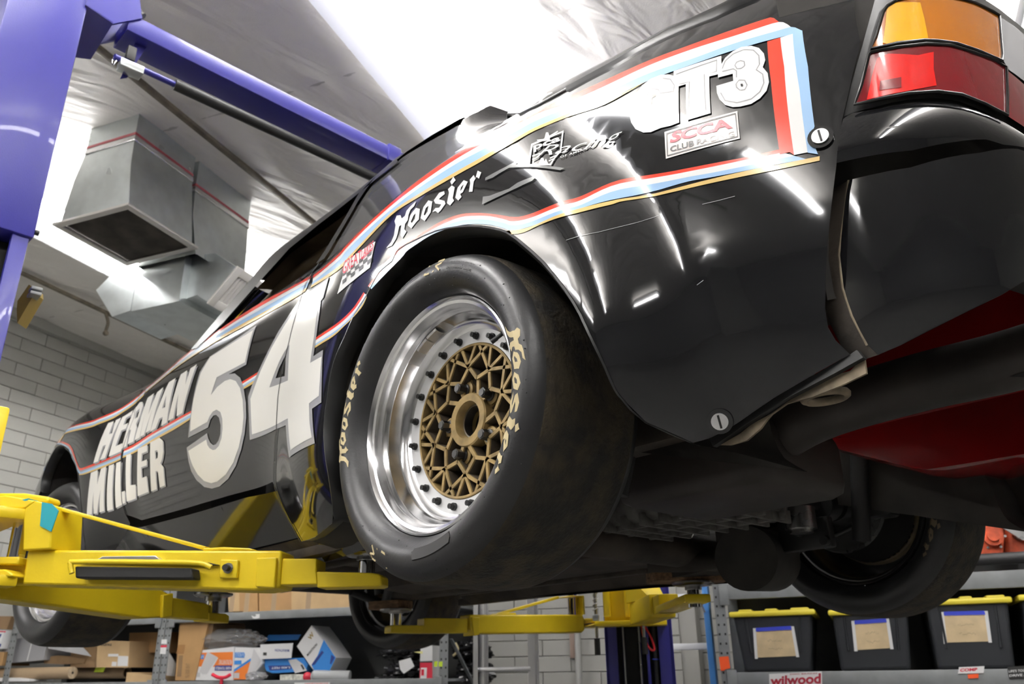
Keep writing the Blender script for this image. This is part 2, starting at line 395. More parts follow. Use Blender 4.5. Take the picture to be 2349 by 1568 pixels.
for u in (-4.02, -1.47, 1.10):
    for v in (-2.75, -.05, 2.66):
        if (u, v) in ((-1.47, 2.66), (-4.02, 2.66)): continue
        fixture(u, v, 'fluorescent batten on the ceiling outside the picture', 'ceiling battens out of view')
# ------------------------------------------------------------------ ducts
def duct_wall(rows):   # list of rectangles (u0,u1,v0,v1,z)
    mb = rm()
    mb.loft([[(a,c,z),(b,c,z),(b,d,z),(a,d,z)] for a,b,c,d,z in rows], closed=True); return mb
D1 = thing('return_air_duct', 'galvanised ceiling duct drop with dusty square return grille facing down', 'duct', SHELL @ Vector((-3.14, 2.7, 3.1)))
duct_wall([(-3.30,-2.98,2.49,2.895,3.68),(-3.30,-2.98,2.49,2.895,3.50)]).build('duct_collar', M_galv, D1, 20)
duct_wall([(-3.30,-2.98,2.49,2.895,3.50),(-3.345,-2.972,2.49,2.915,3.34),(-3.395,-2.955,2.505,2.935,3.125)]).build('duct_body', M_galv, D1, 20)
duct_wall([(-3.303,-2.977,2.487,2.898,3.515),(-3.305,-2.975,2.485,2.90,3.49),(-3.303,-2.977,2.487,2.898,3.485)]).build('foil_tape', M_foil, D1, 20)
duct_wall([(-3.302,-2.978,2.488,2.897,3.535),(-3.302,-2.978,2.488,2.897,3.519)]).build('red_print_tape', M_tapered, D1, 20)
mb = rm()
for a in ((-3.42,-2.93,2.48,2.515), (-3.42,-2.93,2.925,2.96), (-3.42,-3.385,2.515,2.925), (-2.965,-2.93,2.515,2.925)): mb.box((a[0],a[2],3.098),(a[1],a[3],3.112),.002)
mb.build('grille_frame', M_grille, D1, 30)
mb = rm(); mb.box((-3.39,2.51,3.135),(-2.96,2.93,3.14)); mb.build('grille_filter', M_dust, D1)
bl_me = None
for k in range(40):
    y = 2.518+k*.0104; mb = rm(); mb.hexa([(-3.388,y,3.102),(-2.962,y,3.102),(-2.962,y+.003,3.103),(-3.388,y+.003,3.103),(-3.388,y+.006,3.122),(-2.962,y+.006,3.122),(-2.962,y+.009,3.122),(-3.388,y+.009,3.122)]); mb.build('grille_louver', M_dust, D1, kind=None)
D2 = thing('supply_air_duct', 'galvanised duct drop with two angled outlets and white register', 'duct', SHELL @ Vector((-3.2, 3.2, 2.9)))
duct_wall([(-3.30,-2.98,2.926,3.365,3.68),(-3.30,-2.98,2.926,3.365,3.46)]).build('duct_collar', M_galv, D2, 20)
duct_wall([(-3.30,-2.98,2.926,3.365,3.46),(-3.32,-2.975,2.93,3.372,3.30),(-3.36,-2.965,2.98,3.372,3.09)]).build('duct_body', M_galv, D2, 20)
duct_wall([(-3.303,-2.977,2.923,3.368,3.475),(-3.305,-2.975,2.921,3.37,3.45),(-3.303,-2.977,2.923,3.368,3.445)]).build('foil_tape', M_foil, D2, 20)
duct_wall([(-3.302,-2.978,2.924,3.367,3.495),(-3.302,-2.978,2.924,3.367,3.479)]).build('red_print_tape', M_tapered, D2, 20)
def duct_prism(name, lp, v, d, m=M_galv): mb = rm(); mb.prism(lp, (0, d, 0), (0, v, 0)); return mb.build(name, m, D2, 20)
duct_prism('plenum', [(-3.3772, 3.109), (-3.053, 3.113), (-3.0489, 2.838), (-3.3763, 2.836)], 3.0, .46); duct_prism('left_outlet', [(-3.5606, 3.136), (-3.4009, 3.125), (-3.4009, 3.05), (-3.4031, 2.854), (-3.5302, 2.84), (-3.6903, 3.031)], 3.02, .36)
p_r = [(-3.0776, 3.135), (-2.8978, 3.113), (-2.748, 2.999), (-2.9063, 2.83), (-2.9824, 2.882), (-3.0964, 2.868)]; ro = duct_prism('right_outlet', p_r, 3.05, .34)
# register on the sloping face of the right outlet
q0 = Vector((p_r[2][0], 3.05, p_r[2][1])); q1 = Vector((p_r[3][0], 3.05, p_r[3][1])); ex = (q1-q0); wl = ex.length; ex.normalize(); ey = Vector((0,1,0)); ez = ex.cross(ey).normalized()
if ez.x < 0: ez = -ez
MR = SHELL @ Matrix(((ex.x, 0, ez.x, q0.x), (ex.y, 1, ez.y, q0.y), (ex.z, 0, ez.z, q0.z), (0,0,0,1)))
mb = MB(MR)
for a in ((-.01, wl+.01, .0, .045), (-.01, wl+.01, .255, .30), (-.01, .035, .045, .255), (wl-.035, wl+.01, .045, .255)): mb.box((a[0], a[2], .0), (a[1], a[3], .012), .002)
rg = mb.build('register_frame', M_grille, D2, 30)
for k in range(9):
    y = .055+k*.0225; mb = MB(MR); mb.hexa([(.035,y,.0),(wl-.035,y,.0),(wl-.035,y+.003,.0),(.035,y+.003,.0),(.035,y+.012,.011),(wl-.035,y+.012,.011),(wl-.035,y+.015,.011),(.035,y+.015,.011)]); mb.build('register_vane', M_grille, rg)
mb = MB(MR); mb.box((.03,.04,-.004),(wl-.03,.26,.0005)); mb.build('register_throat', M_dust, rg)
mb = rm(); mb.tube(smooth_pts([(-4.96,4.17,3.60),(-4.94,4.20,3.52),(-4.97,4.22,3.46)],4), .012, 8); mb.sphere((-4.965,4.22,3.44),.022,10,8)
tag(mb.build('sprinkler_head', M_dirtrod, None, 40), 'small dark pipe end hanging below the ceiling strip by the left outlet', 'sprinkler')

# ------------------------------------------------------------------ the body side as a surface Y(X, Z)
def sstep(a, b, x):
    t = (x-a)/(b-a); t = 0.0 if t < 0 else 1.0 if t > 1 else t
    return t*t*t*(t*(6*t-15)+10)
def spline(tab):   # natural cubic spline, straight beyond its ends
    xs = [p[0] for p in tab]; ys = [p[1] for p in tab]; n = len(xs)
    h = [xs[i+1]-xs[i] for i in range(n-1)]
    A = [0.0]*n; B = [1.0]*n; C = [0.0]*n; D = [0.0]*n
    for i in range(1, n-1):
        A[i] = h[i-1]; B[i] = 2*(h[i-1]+h[i]); C[i] = h[i]; D[i] = 6*((ys[i+1]-ys[i])/h[i]-(ys[i]-ys[i-1])/h[i-1])
    for i in range(1, n):
        w = A[i]/B[i-1]; B[i] -= w*C[i-1]; D[i] -= w*D[i-1]
    M = [0.0]*n; M[-1] = D[-1]/B[-1]
    for i in range(n-2, -1, -1): M[i] = (D[i]-C[i]*M[i+1])/B[i]
    s0 = (ys[1]-ys[0])/h[0]-h[0]*(2*M[0]+M[1])/6; s1 = (ys[-1]-ys[-2])/h[-1]+h[-1]*(M[-2]+2*M[-1])/6
    def f(x):
        if x <= xs[0]: return ys[0]+s0*(x-xs[0])
        if x >= xs[-1]: return ys[-1]+s1*(x-xs[-1])
        i = 0
        while x > xs[i+1]: i += 1
        a = (xs[i+1]-x)/h[i]; b = 1-a
        return a*ys[i]+b*ys[i+1]+((a**3-a)*M[i]+(b**3-b)*M[i+1])*h[i]*h[i]/6
    return f
belt = spline([(-1.1,1.88),(-.8,1.995),(-.5,2.050),(-.2,2.083),(.1,2.102),(.4,2.096),(.8,2.072),(1.25,2.078),(1.7,2.078),(2.05,2.055),(2.4,2.03),(2.8,1.99),(3.2,1.90)])
flank = [(.08,.806),(.18,.835),(.30,.845),(.44,.841),(.56,.826),(.66,.796),(.76,.755),(.90,.69)]
crown = spline([(-.20,.38),(-.15,.555),(-.11,.648),(-.07,.702),(-.03,.735),(.02,.770)]+flank)
house = spline([(-.47,.49),(-.36,.585),(-.25,.640),(-.10,.708),(-.03,.741),(.02,.768)]+flank)
def side_y(X, Z):
    u = belt(X)-Z
    w = sstep(-.10, .26, X)*(1-sstep(1.72, 2.10, X))
    Y = crown(u)*(1-w)+house(u)*w if 0 < w < 1 else (house(u) if w == 1 else crown(u))
    if X < -.25: Y -= .30*(-.25-X)**3+.12*(-.25-X)**2
    if X > 2.55: Y -= .5*(X-2.55)**3
    # rear flare
    p = ((X-.02)**2+(Z-1.45)**2)**.5
    s = sstep(.05, -.42, X)
    hi = .90*(1-s)+.60*s; lo = .30*(1-s)+.41*s
    w = (1-sstep(lo, hi, p))*sstep(-.05, .16, u)
    T = .903-4.2*max(0, 1.55-Z)**3
    if w > 0: Y += (T-Y)*w if T > Y else 0
    # front flare
    p = ((X-2.42)**2+(Z-1.52)**2)**.5
    w = (1-sstep(.32, .76, p))*sstep(-.12, .06, u)
    T = .925
    if T > Y: Y += (T-Y)*w
    return Y
# the tail: upright surfaces over a plan curve, parameter a runs from the body side round the corner to the middle
def plan(pts):
    L = [0.0]
    for p, q in zip(pts, pts[1:]): L.append(L[-1]+((p[0]-q[0])**2+(p[1]-q[1])**2)**.5)
    return spline(list(zip(L, [p[0] for p in pts]))), spline(list(zip(L, [p[1] for p in pts]))), L[-1]
LAMP_X, LAMP_Y, LAMP_L = plan([(-.745,.768),(-.785,.752),(-.82,.733),(-.852,.707),(-.88,.672),(-.902,.62),(-.918,.55),(-.928,.46),(-.936,.34),(-.942,.18),(-.944,0)])
BUMP_X, BUMP_Y, BUMP_L = plan([(-.685,.742),(-.72,.748),(-.76,.750),(-.80,.746),(-.84,.737),(-.88,.718),(-.912,.69),(-.935,.65),(-.955,.58),(-.970,.46),(-.980,.28),(-.984,0)])
# ------------------------------------------------------------------ end of the surfaces

def side_pt(X, Z, off=0.0, flip=1):
    e = .002; Y = side_y(X, Z)
    n = Vector((-(side_y(X+e, Z)-side_y(X-e, Z))/(2*e), 1, -(side_y(X, Z+e)-side_y(X, Z-e))/(2*e))).normalized()
    p = Vector((X, Y, Z))+n*off
    return p, n
def ruled(CX, CY):
    def f(a, Z, off=0.0):
        e = .003; n = Vector((CY(a+e)-CY(a-e), -(CX(a+e)-CX(a-e)), 0)).normalized()
        if n.x > .3 or n.y < -.3: n = -n
        return Vector((CX(a), CY(a), Z))+n*off, n
    return f
tail_pt = ruled(LAMP_X, LAMP_Y); skin_pt = ruled(BUMP_X, BUMP_Y)
def dense(loop, g):
    out = []
    for i, p in enumerate(loop):
        q = loop[(i+1) % len(loop)]; L = math.hypot(q[0]-p[0], q[1]-p[1]); k = max(1, int(L/g))
        out += [(p[0]+(q[0]-p[0])*j/k, p[1]+(q[1]-p[1])*j/k) for j in range(k)]
    return out
def fill2d(loops, g):
    bm = bmesh.new()
    for lp in loops:
        vs = [bm.verts.new((p[0], p[1], 0)) for p in dense(lp, g)]
        for i in range(len(vs)): bm.edges.new((vs[i], vs[(i+1) % len(vs)]))
    bmesh.ops.triangle_fill(bm, use_beauty=True, edges=bm.edges[:], normal=(0, 0, 1))
    xs = [v.co.x for v in bm.verts]; ys = [v.co.y for v in bm.verts]
    for lo, hi, no in ((min(xs), max(xs), (1,0,0)), (min(ys), max(ys), (0,1,0))):
        k = math.floor(lo/g)+1
        while k*g < hi:
            bmesh.ops.bisect_plane(bm, geom=bm.verts[:]+bm.edges[:]+bm.faces[:], dist=1e-6, plane_co=Vector(no)*k*g, plane_no=no); k += 1
    bm.verts.index_update()
    vs = [(v.co.x, v.co.y) for v in bm.verts]; fs = [[v.index for v in f.verts] for f in bm.faces]; bm.free()
    return vs, fs
def sheet(name, vs, fs, F, m, parent, off=0.0, mirror=False, label=None):
    P = []; N = []
    for a, b in vs:
        p, n = F(a, b, off)
        if mirror: p = Vector((p.x, -p.y, p.z)); n = Vector((n.x, -n.y, n.z))
        P.append(p); N.append(n)
    out = []
    for f in fs:
        a, b, c = P[f[0]], P[f[1]], P[f[2]]
        s = Vector((0,0,0))
        for i in range(1, len(f)-1): s += (P[f[i]]-a).cross(P[f[i+1]]-a)
        out.append(f if s.dot(N[f[0]]) >= 0 else f[::-1])
    me = bpy.data.meshes.new(name); me.from_pydata([tuple(p) for p in P], [], out)
    me.shade_smooth(); me.normals_split_custom_set_from_vertices([tuple(n) for n in N])
    return link(name, me, m, parent, None, label)
def patch(name, outer, m, parent, holes=(), off=0.0, g=.03, F=side_pt, both=False, label=None):
    vs, fs = fill2d([outer]+list(holes), g)
    o = sheet(name, vs, fs, F, m, parent, off, False, label)
    if both: sheet(name, vs, fs, F, m, parent, off, True)
    return o
def polys(name, loops, m, parent, off=.0012, g=.02, F=side_pt, label=None):   # filled outlines, one flat mark each
    o = None
    for lp in loops:
        vs, fs = fill2d([lp] if isinstance(lp[0][0], float) else lp, g)
        o = sheet(name, vs, fs, F, m, parent, off, False, label)
    return o
def catmull(L, n=6):
    return [(p.x, p.y) for p in smooth_pts([(a, b, 0) for a, b in L], n)]
def band(name, top, bot, m, parent, off=.001, n=8, k=3, F=side_pt, label=None, sm=True):
    if sm: top = catmull(top, n); bot = catmull(bot, n)
    V = []; Fc = []
    for i in range(len(top)):
        V += [(top[i][0]+(bot[i][0]-top[i][0])*j/k, top[i][1]+(bot[i][1]-top[i][1])*j/k) for j in range(k+1)]
    for i in range(len(top)-1):
        for j in range(k): a = i*(k+1)+j; Fc.append([a, a+1, a+k+2, a+k+1])
    return sheet(name, V, Fc, F, m, parent, off, False, label)
def line2d(pts, w):   # a thin stroke as closed outline
    L = [Vector((p[0], p[1])) for p in pts]; a = []; b = []
    for i, p in enumerate(L):
        d = (L[min(i+1, len(L)-1)]-L[max(i-1, 0)]).normalized(); n = Vector((-d.y, d.x))*w/2
        a.append(tuple(p+n)); b.append(tuple(p-n))
    return a+b[::-1]
def text_side(name, s, o, ax, ay, m, parent, off=.0016, bold=0.0, shear=0.0, space=1.0, F=side_pt):
    vs, fs = text_mesh(s, bold, shear, space)
    q = [(o[0]+ax[0]*x+ay[0]*y, o[1]+ax[1]*x+ay[1]*y) for x, y in vs]
    return sheet(name, q, fs, F, m, parent, off)

# ------------------------------------------------------------------ the car
CAR = thing('race_car', 'black race car with number 54 raised on the yellow lift arms', 'car', (1.0, 0, 1.3))
arch = [(0.634, 1.3), (0.5307, 1.295), (0.4013, 1.3059), (0.3761, 1.3236), (0.3562, 1.3526), (0.3461, 1.3943), (0.3491, 1.451), (0.3522, 1.4984), (0.346, 1.5573), (0.3363, 1.6166), (0.3182, 1.6516), (0.2902, 1.6809), (0.2555, 1.7229), (0.2109, 1.7505), (0.1649, 1.7895), (0.1166, 1.7957), (0.0988, 1.8144), (0.0408, 1.8121), (-0.0322, 1.8027), (-0.1009, 1.782), (-0.1649, 1.755), (-0.2243, 1.7213), (-0.2495, 1.7018), (-0.278, 1.673), (-0.3283, 1.6162), (-0.374, 1.5511), (-0.4023, 1.4997), (-0.4233, 1.4398), (-0.4301, 1.4117), (-0.4343, 1.3787), (-0.4388, 1.3649), (-0.4517, 1.3352), (-0.4889, 1.3064)]
seam = [(-0.7107, 1.3998), (-0.7066, 1.4178), (-0.7094, 1.4402), (-0.7203, 1.4817), (-0.7312, 1.5248), (-0.7587, 1.6255), (-0.7777, 1.7006), (-0.7908, 1.7419), (-0.8129, 1.8236), (-0.806, 1.93), (-0.806, 2.0), (-0.8, 2.05), (-0.78, 2.11)]
gap = [(0.7116, 2.0736), (0.65, 1.9905), (0.6341, 1.9063), (0.6441, 1.7898), (0.6643, 1.7071), (0.671, 1.6514), (0.6632, 1.5657), (0.6824, 1.5005), (0.7067, 1.4532), (0.7084, 1.4354), (0.681, 1.3848), (0.6484, 1.3376), (0.6357, 1.3017)]
q_bottom = [(-0.5083, 1.3106), (-0.6117, 1.3464), (-0.7218, 1.3792)]
c_pillar = [(0.1797, 2.3862), (0.1894, 2.3593), (0.2172, 2.3319)]
win_rear = [(0.2144, 2.313), (0.1617, 2.216), (-0.0576, 1.9741)]
win_sill = [(-0.0576, 1.9741), (0.0784, 1.9677), (0.173, 1.9663), (0.3835, 1.9679), (0.3396, 1.9381), (0.4504, 1.9677)]
q_crown = [(-0.6, 2.16), (-0.45, 2.185), (-0.3, 2.205), (-0.15, 2.225), (-0.04, 2.235)]
quarter = gap[::-1]+arch[0:0]
quarter = arch+q_bottom+seam+q_crown+c_pillar+win_rear+win_sill[1:]+gap
patch('quarter_panel', quarter, M_black, CAR, g=.025, both=True)
roof_rail = [(1.6365, 2.0958), (1.5612, 2.2178), (1.4507, 2.3328), (1.3613, 2.4716), (1.1135, 2.4682), (0.8887, 2.4541), (0.7099, 2.4502), (0.5402, 2.4247), (0.379, 2.3813), (0.2324, 2.3443)]
rail_inner = [(1.5321, 2.0627), (1.4073, 2.1299), (1.3059, 2.2506), (1.1846, 2.3577), (1.0024, 2.3789), (0.8251, 2.3827), (0.6707, 2.3817), (0.5416, 2.3791)]
b_front = [(0.7303, 2.0786), (0.7382, 2.1602), (0.76, 2.3695), (0.672, 2.4491), (0.6192, 2.4526)]
b_rear = [(0.6678, 2.0661), (0.6881, 2.1346), (0.7159, 2.3161), (0.6896, 2.4514), (0.5126, 2.4009)]
win_top = [(0.5126, 2.4009), (0.4013, 2.3676), (0.2774, 2.3292), (0.2157, 2.316)]
# black frame round the side windows
win_frame = [roof_rail[i] for i in range(8)]+[roof_rail[8], roof_rail[9]]+win_top[::-1]+b_rear[::-1][1:]+b_front+rail_inner[::-1]
patch('window_frame', win_frame, M_trimblk, CAR, g=.03, off=.004, both=True)
quarter_window = win_top+win_rear+win_sill[1:]+b_rear[:-1]
patch('quarter_window', quarter_window, glass_mat('lexan_window', (.80, .78, .76), .10, .06), CAR, off=-.004, g=.04, both=True)
door_bottom = [(1.6722, 1.4889), (1.3133, 1.4749), (1.0092, 1.4647), (0.7271, 1.4525)]
door_top = [(0.7373, 2.0737), (1.0242, 2.0839), (1.1432, 2.0865), (1.4063, 2.104), (1.6421, 2.0992)]
fender_seam = [(1.9401, 2.017), (1.8443, 1.8782), (1.8492, 1.7399), (1.8163, 1.6421), (1.7965, 1.565), (1.7738, 1.519), (1.7525, 1.4883)]
door = [ (p[0]+.004, p[1]) for p in gap[:10] ]
door = door + door_bottom[::-1] + fender_seam[::-1][1:] + door_top[::-1]
patch('door', door, M_black, CAR, g=.03, both=True)
fender_arch = [(2.6435, 1.7311), (2.6624, 1.7891), (2.6264, 1.8472), (2.5506, 1.8953), (2.4433, 1.8837), (2.3809, 1.8654)]
fender_rear_edge = [(2.3779, 1.8612), (2.2992, 1.8299), (2.2121, 1.7808), (2.1157, 1.7092), (2.0116, 1.5705), (1.9761, 1.4909), (1.9587, 1.4343)]
fender_top = [(1.9633, 2.029), (1.9924, 1.953), (2.0419, 1.9382), (2.2114, 1.9322)]
nose_top = [(2.25,2.10),(2.5,2.08),(2.75,2.02),(2.95,1.93),(3.1,1.82),(3.12,1.62),(2.95,1.48),(2.80,1.50)]
fender = [(p[0]+.004, p[1]) for p in fender_seam]+[(1.93,1.33)]+fender_rear_edge[::-1]+fender_arch[::-1]+[(2.72,1.66)]+nose_top[::-1]+[(1.78,2.13)]
patch('front_fender', fender, M_black, CAR, g=.03, both=True)
rocker_top = [(0.7129, 1.4363), (0.9462, 1.4522), (1.238, 1.4586), (1.6776, 1.4741)]
rocker_low = [(0.6643, 1.2886), (0.9029, 1.3076), (1.2126, 1.3451)]
def rock_pt(X, Z, off=0.0):
    p, n = side_pt(X, Z, 0); zt = 1.462+.022*(X-.7)
    return Vector((X, p.y-.018-.55*max(0, zt-.02-Z), Z)), Vector((0, .86, -.52))
patch('rocker_panel', rocker_top+[(1.9,1.48),(1.93,1.33),(1.2,1.285)]+[(.42,1.275),(.46,1.35)], M_black, CAR, g=.03, both=True, F=rock_pt)
# rubber lips and inner wheel wells
def well(a, c, inner, depth, m1, m2):
    for s in (1, -1):
        mb = MB(); rows = []
        for X, Z in a:
            d = Vector((c[0]-X, 0, c[1]-Z)).normalized(); Y = side_y(X, Z)
            rows.append([(X, s*(Y+.001), Z), (X+d.x*.004, s*(Y+.002), Z+d.z*.004), (X+d.x*.012, s*(Y-.012), Z+d.z*.012), (X+d.x*.012, s*(Y-.035), Z+d.z*.012)])
        mb.loft(rows); mb.build('arch_lip', m1, CAR, smooth=50)
        mb = MB(); rows = []
        for X, Z in a:
            d = Vector((c[0]-X, 0, c[1]-Z)).normalized(); Y = side_y(X, Z)
            rows.append([(X+d.x*.010, s*(Y-.02), Z+d.z*.010), (X-d.x*inner, s*(Y-.10), Z-d.z*inner), (X-d.x*inner, s*depth, Z-d.z*inner), (c[0]-d.x*.05, s*depth, c[1]-d.z*.05)])
        mb.loft(rows); mb.build('wheel_well', m2, CAR, smooth=30)
M_well = mat('wheel_well_paint', (.020, .017, .014), .8, var=.3, scale=12)
well(catmull(arch, 2), (.0, 1.45), .02, .50, M_trimblk, M_well)
well(catmull(fender_rear_edge[::-1]+[(2.08,1.70)][:0]+fender_arch[::-1], 2), (2.42, 1.50), .02, .45, M_trimblk, M_well)

# roof, pillars, cabin lining, cage
def rail3(i, dz=0, dy=0): X, Z = roof_rail[i]; return Vector((X, side_y(X, Z)+dy, Z+dz))
rows = []; rows2 = []
for i in range(2, 10):
    p = rail3(i); crownz = .055 if i > 2 else .05
    rows.append([(p.x, p.y*math.cos(t), p.z+crownz*math.sin(t)**1.0*(1 if i > 2 else 1)) for t in [PI*k/16 for k in range(17)]])
    rows2.append([(p.x, (p.y-.02)*math.cos(t), p.z-.03+crownz*math.sin(t)) for t in [PI*k/16 for k in range(17)]])
MB().loft(rows).build('roof', M_black, CAR, smooth=60)
MB().loft(rows2).build('roof_lining', M_inside, CAR, smooth=60)
rows = []
for i in range(0, 3):
    p = rail3(i); rows.append([(p.x+.16*math.sin(t), (p.y-.01)*math.cos(t), p.z+.03*math.sin(t)) for t in [PI*k/14 for k in range(15)]])
MB().loft(rows).build('windshield', glass_mat('windshield_glass', (.8, .83, .82), .03, .02), CAR, smooth=60)
for s in (1, -1):
    f = lambda p: Vector((p[0], s*p[1], p[2]))
    mb = MB()
    mb.tube([f(v) for v in smooth_pts([rail3(0,-.04,-.07), rail3(1,-.05,-.075), rail3(2,-.055,-.08), rail3(3,-.06,-.085), rail3(5,-.07,-.09), rail3(7,-.07,-.085)], 4)], .021, 10)
    mb.build('cage_tube', M_cage, CAR, smooth=60)
    mb = MB(); mb.tube([f(rail3(7,-.07,-.085)), f((.60,.60,2.10)), f((.58,.62,1.50))], .021, 10); mb.build('cage_tube', M_cage, CAR, smooth=60)
    mb = MB(); mb.tube([f((1.66,.62,2.03)), f((1.15,.64,1.86)), f((.60,.62,1.72))], .021, 10); mb.build('cage_tube', M_cage, CAR, smooth=60)
mb = MB(); p = rail3(7,-.06,-.1); mb.tube([p, (p.x, -p.y, p.z)], .021, 10); mb.build('cage_tube', M_cage, CAR, smooth=60)
mb = MB(); mb.loft([[(X, -.66+(z-2.05)*.42, z) for z in (2.0, 2.15, 2.3, 2.43)] for X in (.78, 1.1, 1.4, 1.62)]); mb.build('cabin_side_lining', M_inside, CAR)
p = rail3(3,-.045,-.1); mb = MB(); mb.tube([p, (p.x, -p.y, p.z)], .021, 10); mb.build('cage_tube', M_cage, CAR, smooth=60)
mb = MB(); mb.box((.92,.60,2.075), (.965,.70,2.125), .006); mb.build('window_net_latch', M_steel, CAR, smooth=40)
mb = MB(); mb.box((.98,.64,2.08), (1.03,.70,2.11), .006); mb.build('mirror_bracket', M_satin, CAR, smooth=40)
# hatch glass with rubber nose of the spoiler
hatch_edge = [(0.1426, 2.3503), (-0.1128, 2.1055), (-0.1872, 2.079), (-0.2628, 2.0681), (-0.3624, 2.0543), (-0.4791, 2.0631), (-0.5807, 2.049), (-0.6358, 2.0586)]
rows = []; rows_s = []
for i, (X, Z) in enumerate(hatch_edge):
    Y = side_y(X, Z)-.004; k = len(hatch_edge)-1
    rise = .145-.07*i/k; back = .06
    rows.append([(X-back*math.sin(t)*(i/k), Y*(abs(math.cos(t))**.8)*(1 if math.cos(t) >= 0 else -1), Z+.004+rise*math.sin(t)**.75) for t in [PI*j/28 for j in range(29)]])
M_hatch = glass_mat('hatch_glass', (.86, .84, .82), .16, .05)
MB().loft(rows).build('hatch_glass', M_hatch, CAR, smooth=60)
for s in (1, -1):
    mb = MB(); mb.tube([(X, s*(side_y(X, Z)-.002), Z+.002) for X, Z in hatch_edge], .005, 8); mb.build('hatch_seal', M_trimblk, CAR, smooth=60)
# rubber spoiler along the rear edge of the hatch
rows = []
for i, (X, Z) in enumerate(hatch_edge[3:]):
    w = (0, .018, .028, .036, .042)[i]; Y = side_y(X, Z)
    rows.append([(X, Y+.002, Z-.012), (X-.004, Y+.006, Z+.004), (X-.01, Y-.004, Z+w*.6), (X-.012, Y-.03, Z+w), (X-.01, Y-.07, Z+w+.008), (X, Y-.12, Z+.01)])
Xe, Ye, Ze = -.80, .56, 2.135
rows.append([(Xe+.10, Ye+.02, Ze-.10), (Xe+.05, Ye+.01, Ze-.07), (Xe, Ye-.01, Ze-.04), (Xe-.02, Ye-.03, Ze-.02), (Xe, Ye-.06, Ze-.01), (Xe+.05, Ye-.10, Ze-.03)])
rows.append([(Xe+.03, .0, Ze-.06), (Xe-.03, .0, Ze-.04), (Xe-.08, .0, Ze-.01), (Xe-.10, .0, Ze+.01), (Xe-.08, .0, Ze+.02), (Xe, .0, Ze+.0)])
for s in (1, -1): MB().loft([[(p[0], s*p[1], p[2]) for p in r] for r in rows]).build('spoiler', M_trimblk, CAR, smooth=60)
# bonnet and nose
rows = []
for X, Zo in ((1.72, 2.10), (2.0, 2.09), (2.3, 2.075), (2.6, 2.03), (2.85, 1.955), (3.05, 1.85), (3.12, 1.70), (3.08, 1.55)):
    Y = side_y(X, Zo) if X < 2.9 else side_y(2.9, 1.95)-.02-(X-2.9)*.5
    rows.append([(X+.12*math.sin(t)*(X-1.6)/1.5, Y*math.cos(t), Zo-.01+.035*math.sin(t)) for t in [PI*k/12 for k in range(13)]])
MB().loft(rows).build('bonnet', M_black, CAR, smooth=50)

# ------------------------------------------------------------------ tail: lamps, bumper, valance
amber = [(0.0811, 1.8022), (0.0906, 1.8221), (0.1055, 1.8626), (0.1119, 1.8718), (0.1272, 1.8824), (0.1437, 1.8871), (0.1781, 1.8916), (0.2301, 1.9072), (0.2619, 1.9147), (0.3064, 1.9215), (0.3334, 1.9249), (0.3154, 1.8736), (0.3027, 1.835), (0.2942, 1.8207), (0.2401, 1.8149), (0.1967, 1.8127), (0.1686, 1.8104), (0.1484, 1.8093), (0.1134, 1.806)]
red1 = [(0.0488, 1.7179), (0.0604, 1.7446), (0.0769, 1.7928), (0.08, 1.7966), (0.1124, 1.7994), (0.1506, 1.8037), (0.1855, 1.8069), (0.2264, 1.8076), (0.264, 1.8122), (0.3027, 1.813), (0.2825, 1.7597), (0.2645, 1.7135), (0.2195, 1.7168), (0.1818, 1.7218), (0.1495, 1.7227), (0.1124, 1.7212), (0.0769, 1.7173)]
clear1 = [(0.3371, 1.9258), (0.3928, 1.9376), (0.4612, 1.9414), (0.6393, 1.9618), (0.5508, 1.8363), (0.3912, 1.8161), (0.3117, 1.813), (0.3032, 1.8247), (0.3212, 1.8765)]
red2 = [(0.3075, 1.8091), (0.3843, 1.8037), (0.529, 1.8049), (0.4649, 1.7083), (0.334, 1.7085), (0.2677, 1.7131)]
gasket = [(0.044, 1.7111), (0.0594, 1.7543), (0.0769, 1.8023), (0.0922, 1.8433), (0.1039, 1.8708), (0.1166, 1.8832), (0.1362, 1.891), (0.1707, 1.8968), (0.2327, 1.9155), (0.2799, 1.9274), (0.3419, 1.936), (0.4066, 1.9495), (0.4686, 1.9544), (0.6621, 1.9785), (0.4707, 1.7047), (0.3303, 1.7014), (0.2624, 1.7072), (0.2179, 1.7118), (0.1808, 1.7171), (0.1484, 1.7181), (0.1119, 1.7163), (0.0758, 1.712)]
housing = [(0.0323, 1.7077), (0.0498, 1.7572), (0.0763, 1.8256), (0.0997, 1.8878), (0.1081, 1.9108), (0.1405, 1.9124), (0.2444, 1.9383), (0.3064, 1.958), (0.3811, 1.9732), (0.4882, 1.9882), (0.7056, 2.0213), (0.4734, 1.696), (0.3276, 1.6957), (0.2603, 1.7018), (0.2163, 1.7067), (0.1792, 1.7113), (0.1474, 1.7126), (0.1108, 1.7106), (0.0753, 1.7069)]
shelf_o = [(0.0138, 1.6354), (0.0233, 1.6746), (0.0334, 1.7073), (0.0435, 1.7097), (0.0753, 1.7064), (0.1108, 1.7103), (0.1474, 1.7123), (0.1792, 1.711), (0.2163, 1.7064), (0.2603, 1.7015), (0.3271, 1.6951), (0.4734, 1.696), (0.4463, 1.6549), (0.3154, 1.6717), (0.2306, 1.6521), (0.1999, 1.6518), (0.1548, 1.6417), (0.1034, 1.6325)]
bumper_top = [(0.0779, 1.6216), (0.1557, 1.6071), (0.2407, 1.6134), (0.315, 1.6355)]
bumper_low = [(0.0484, 1.5171), (0.0454, 1.47), (0.049, 1.4295), (0.0572, 1.3881), (0.0661, 1.3735), (0.0973, 1.3775), (0.1681, 1.3959), (0.2253, 1.4162), (0.2519, 1.4309)]
tl = patch('tail_light', housing, M_trimblk, CAR, off=.004, g=.03, F=tail_pt)
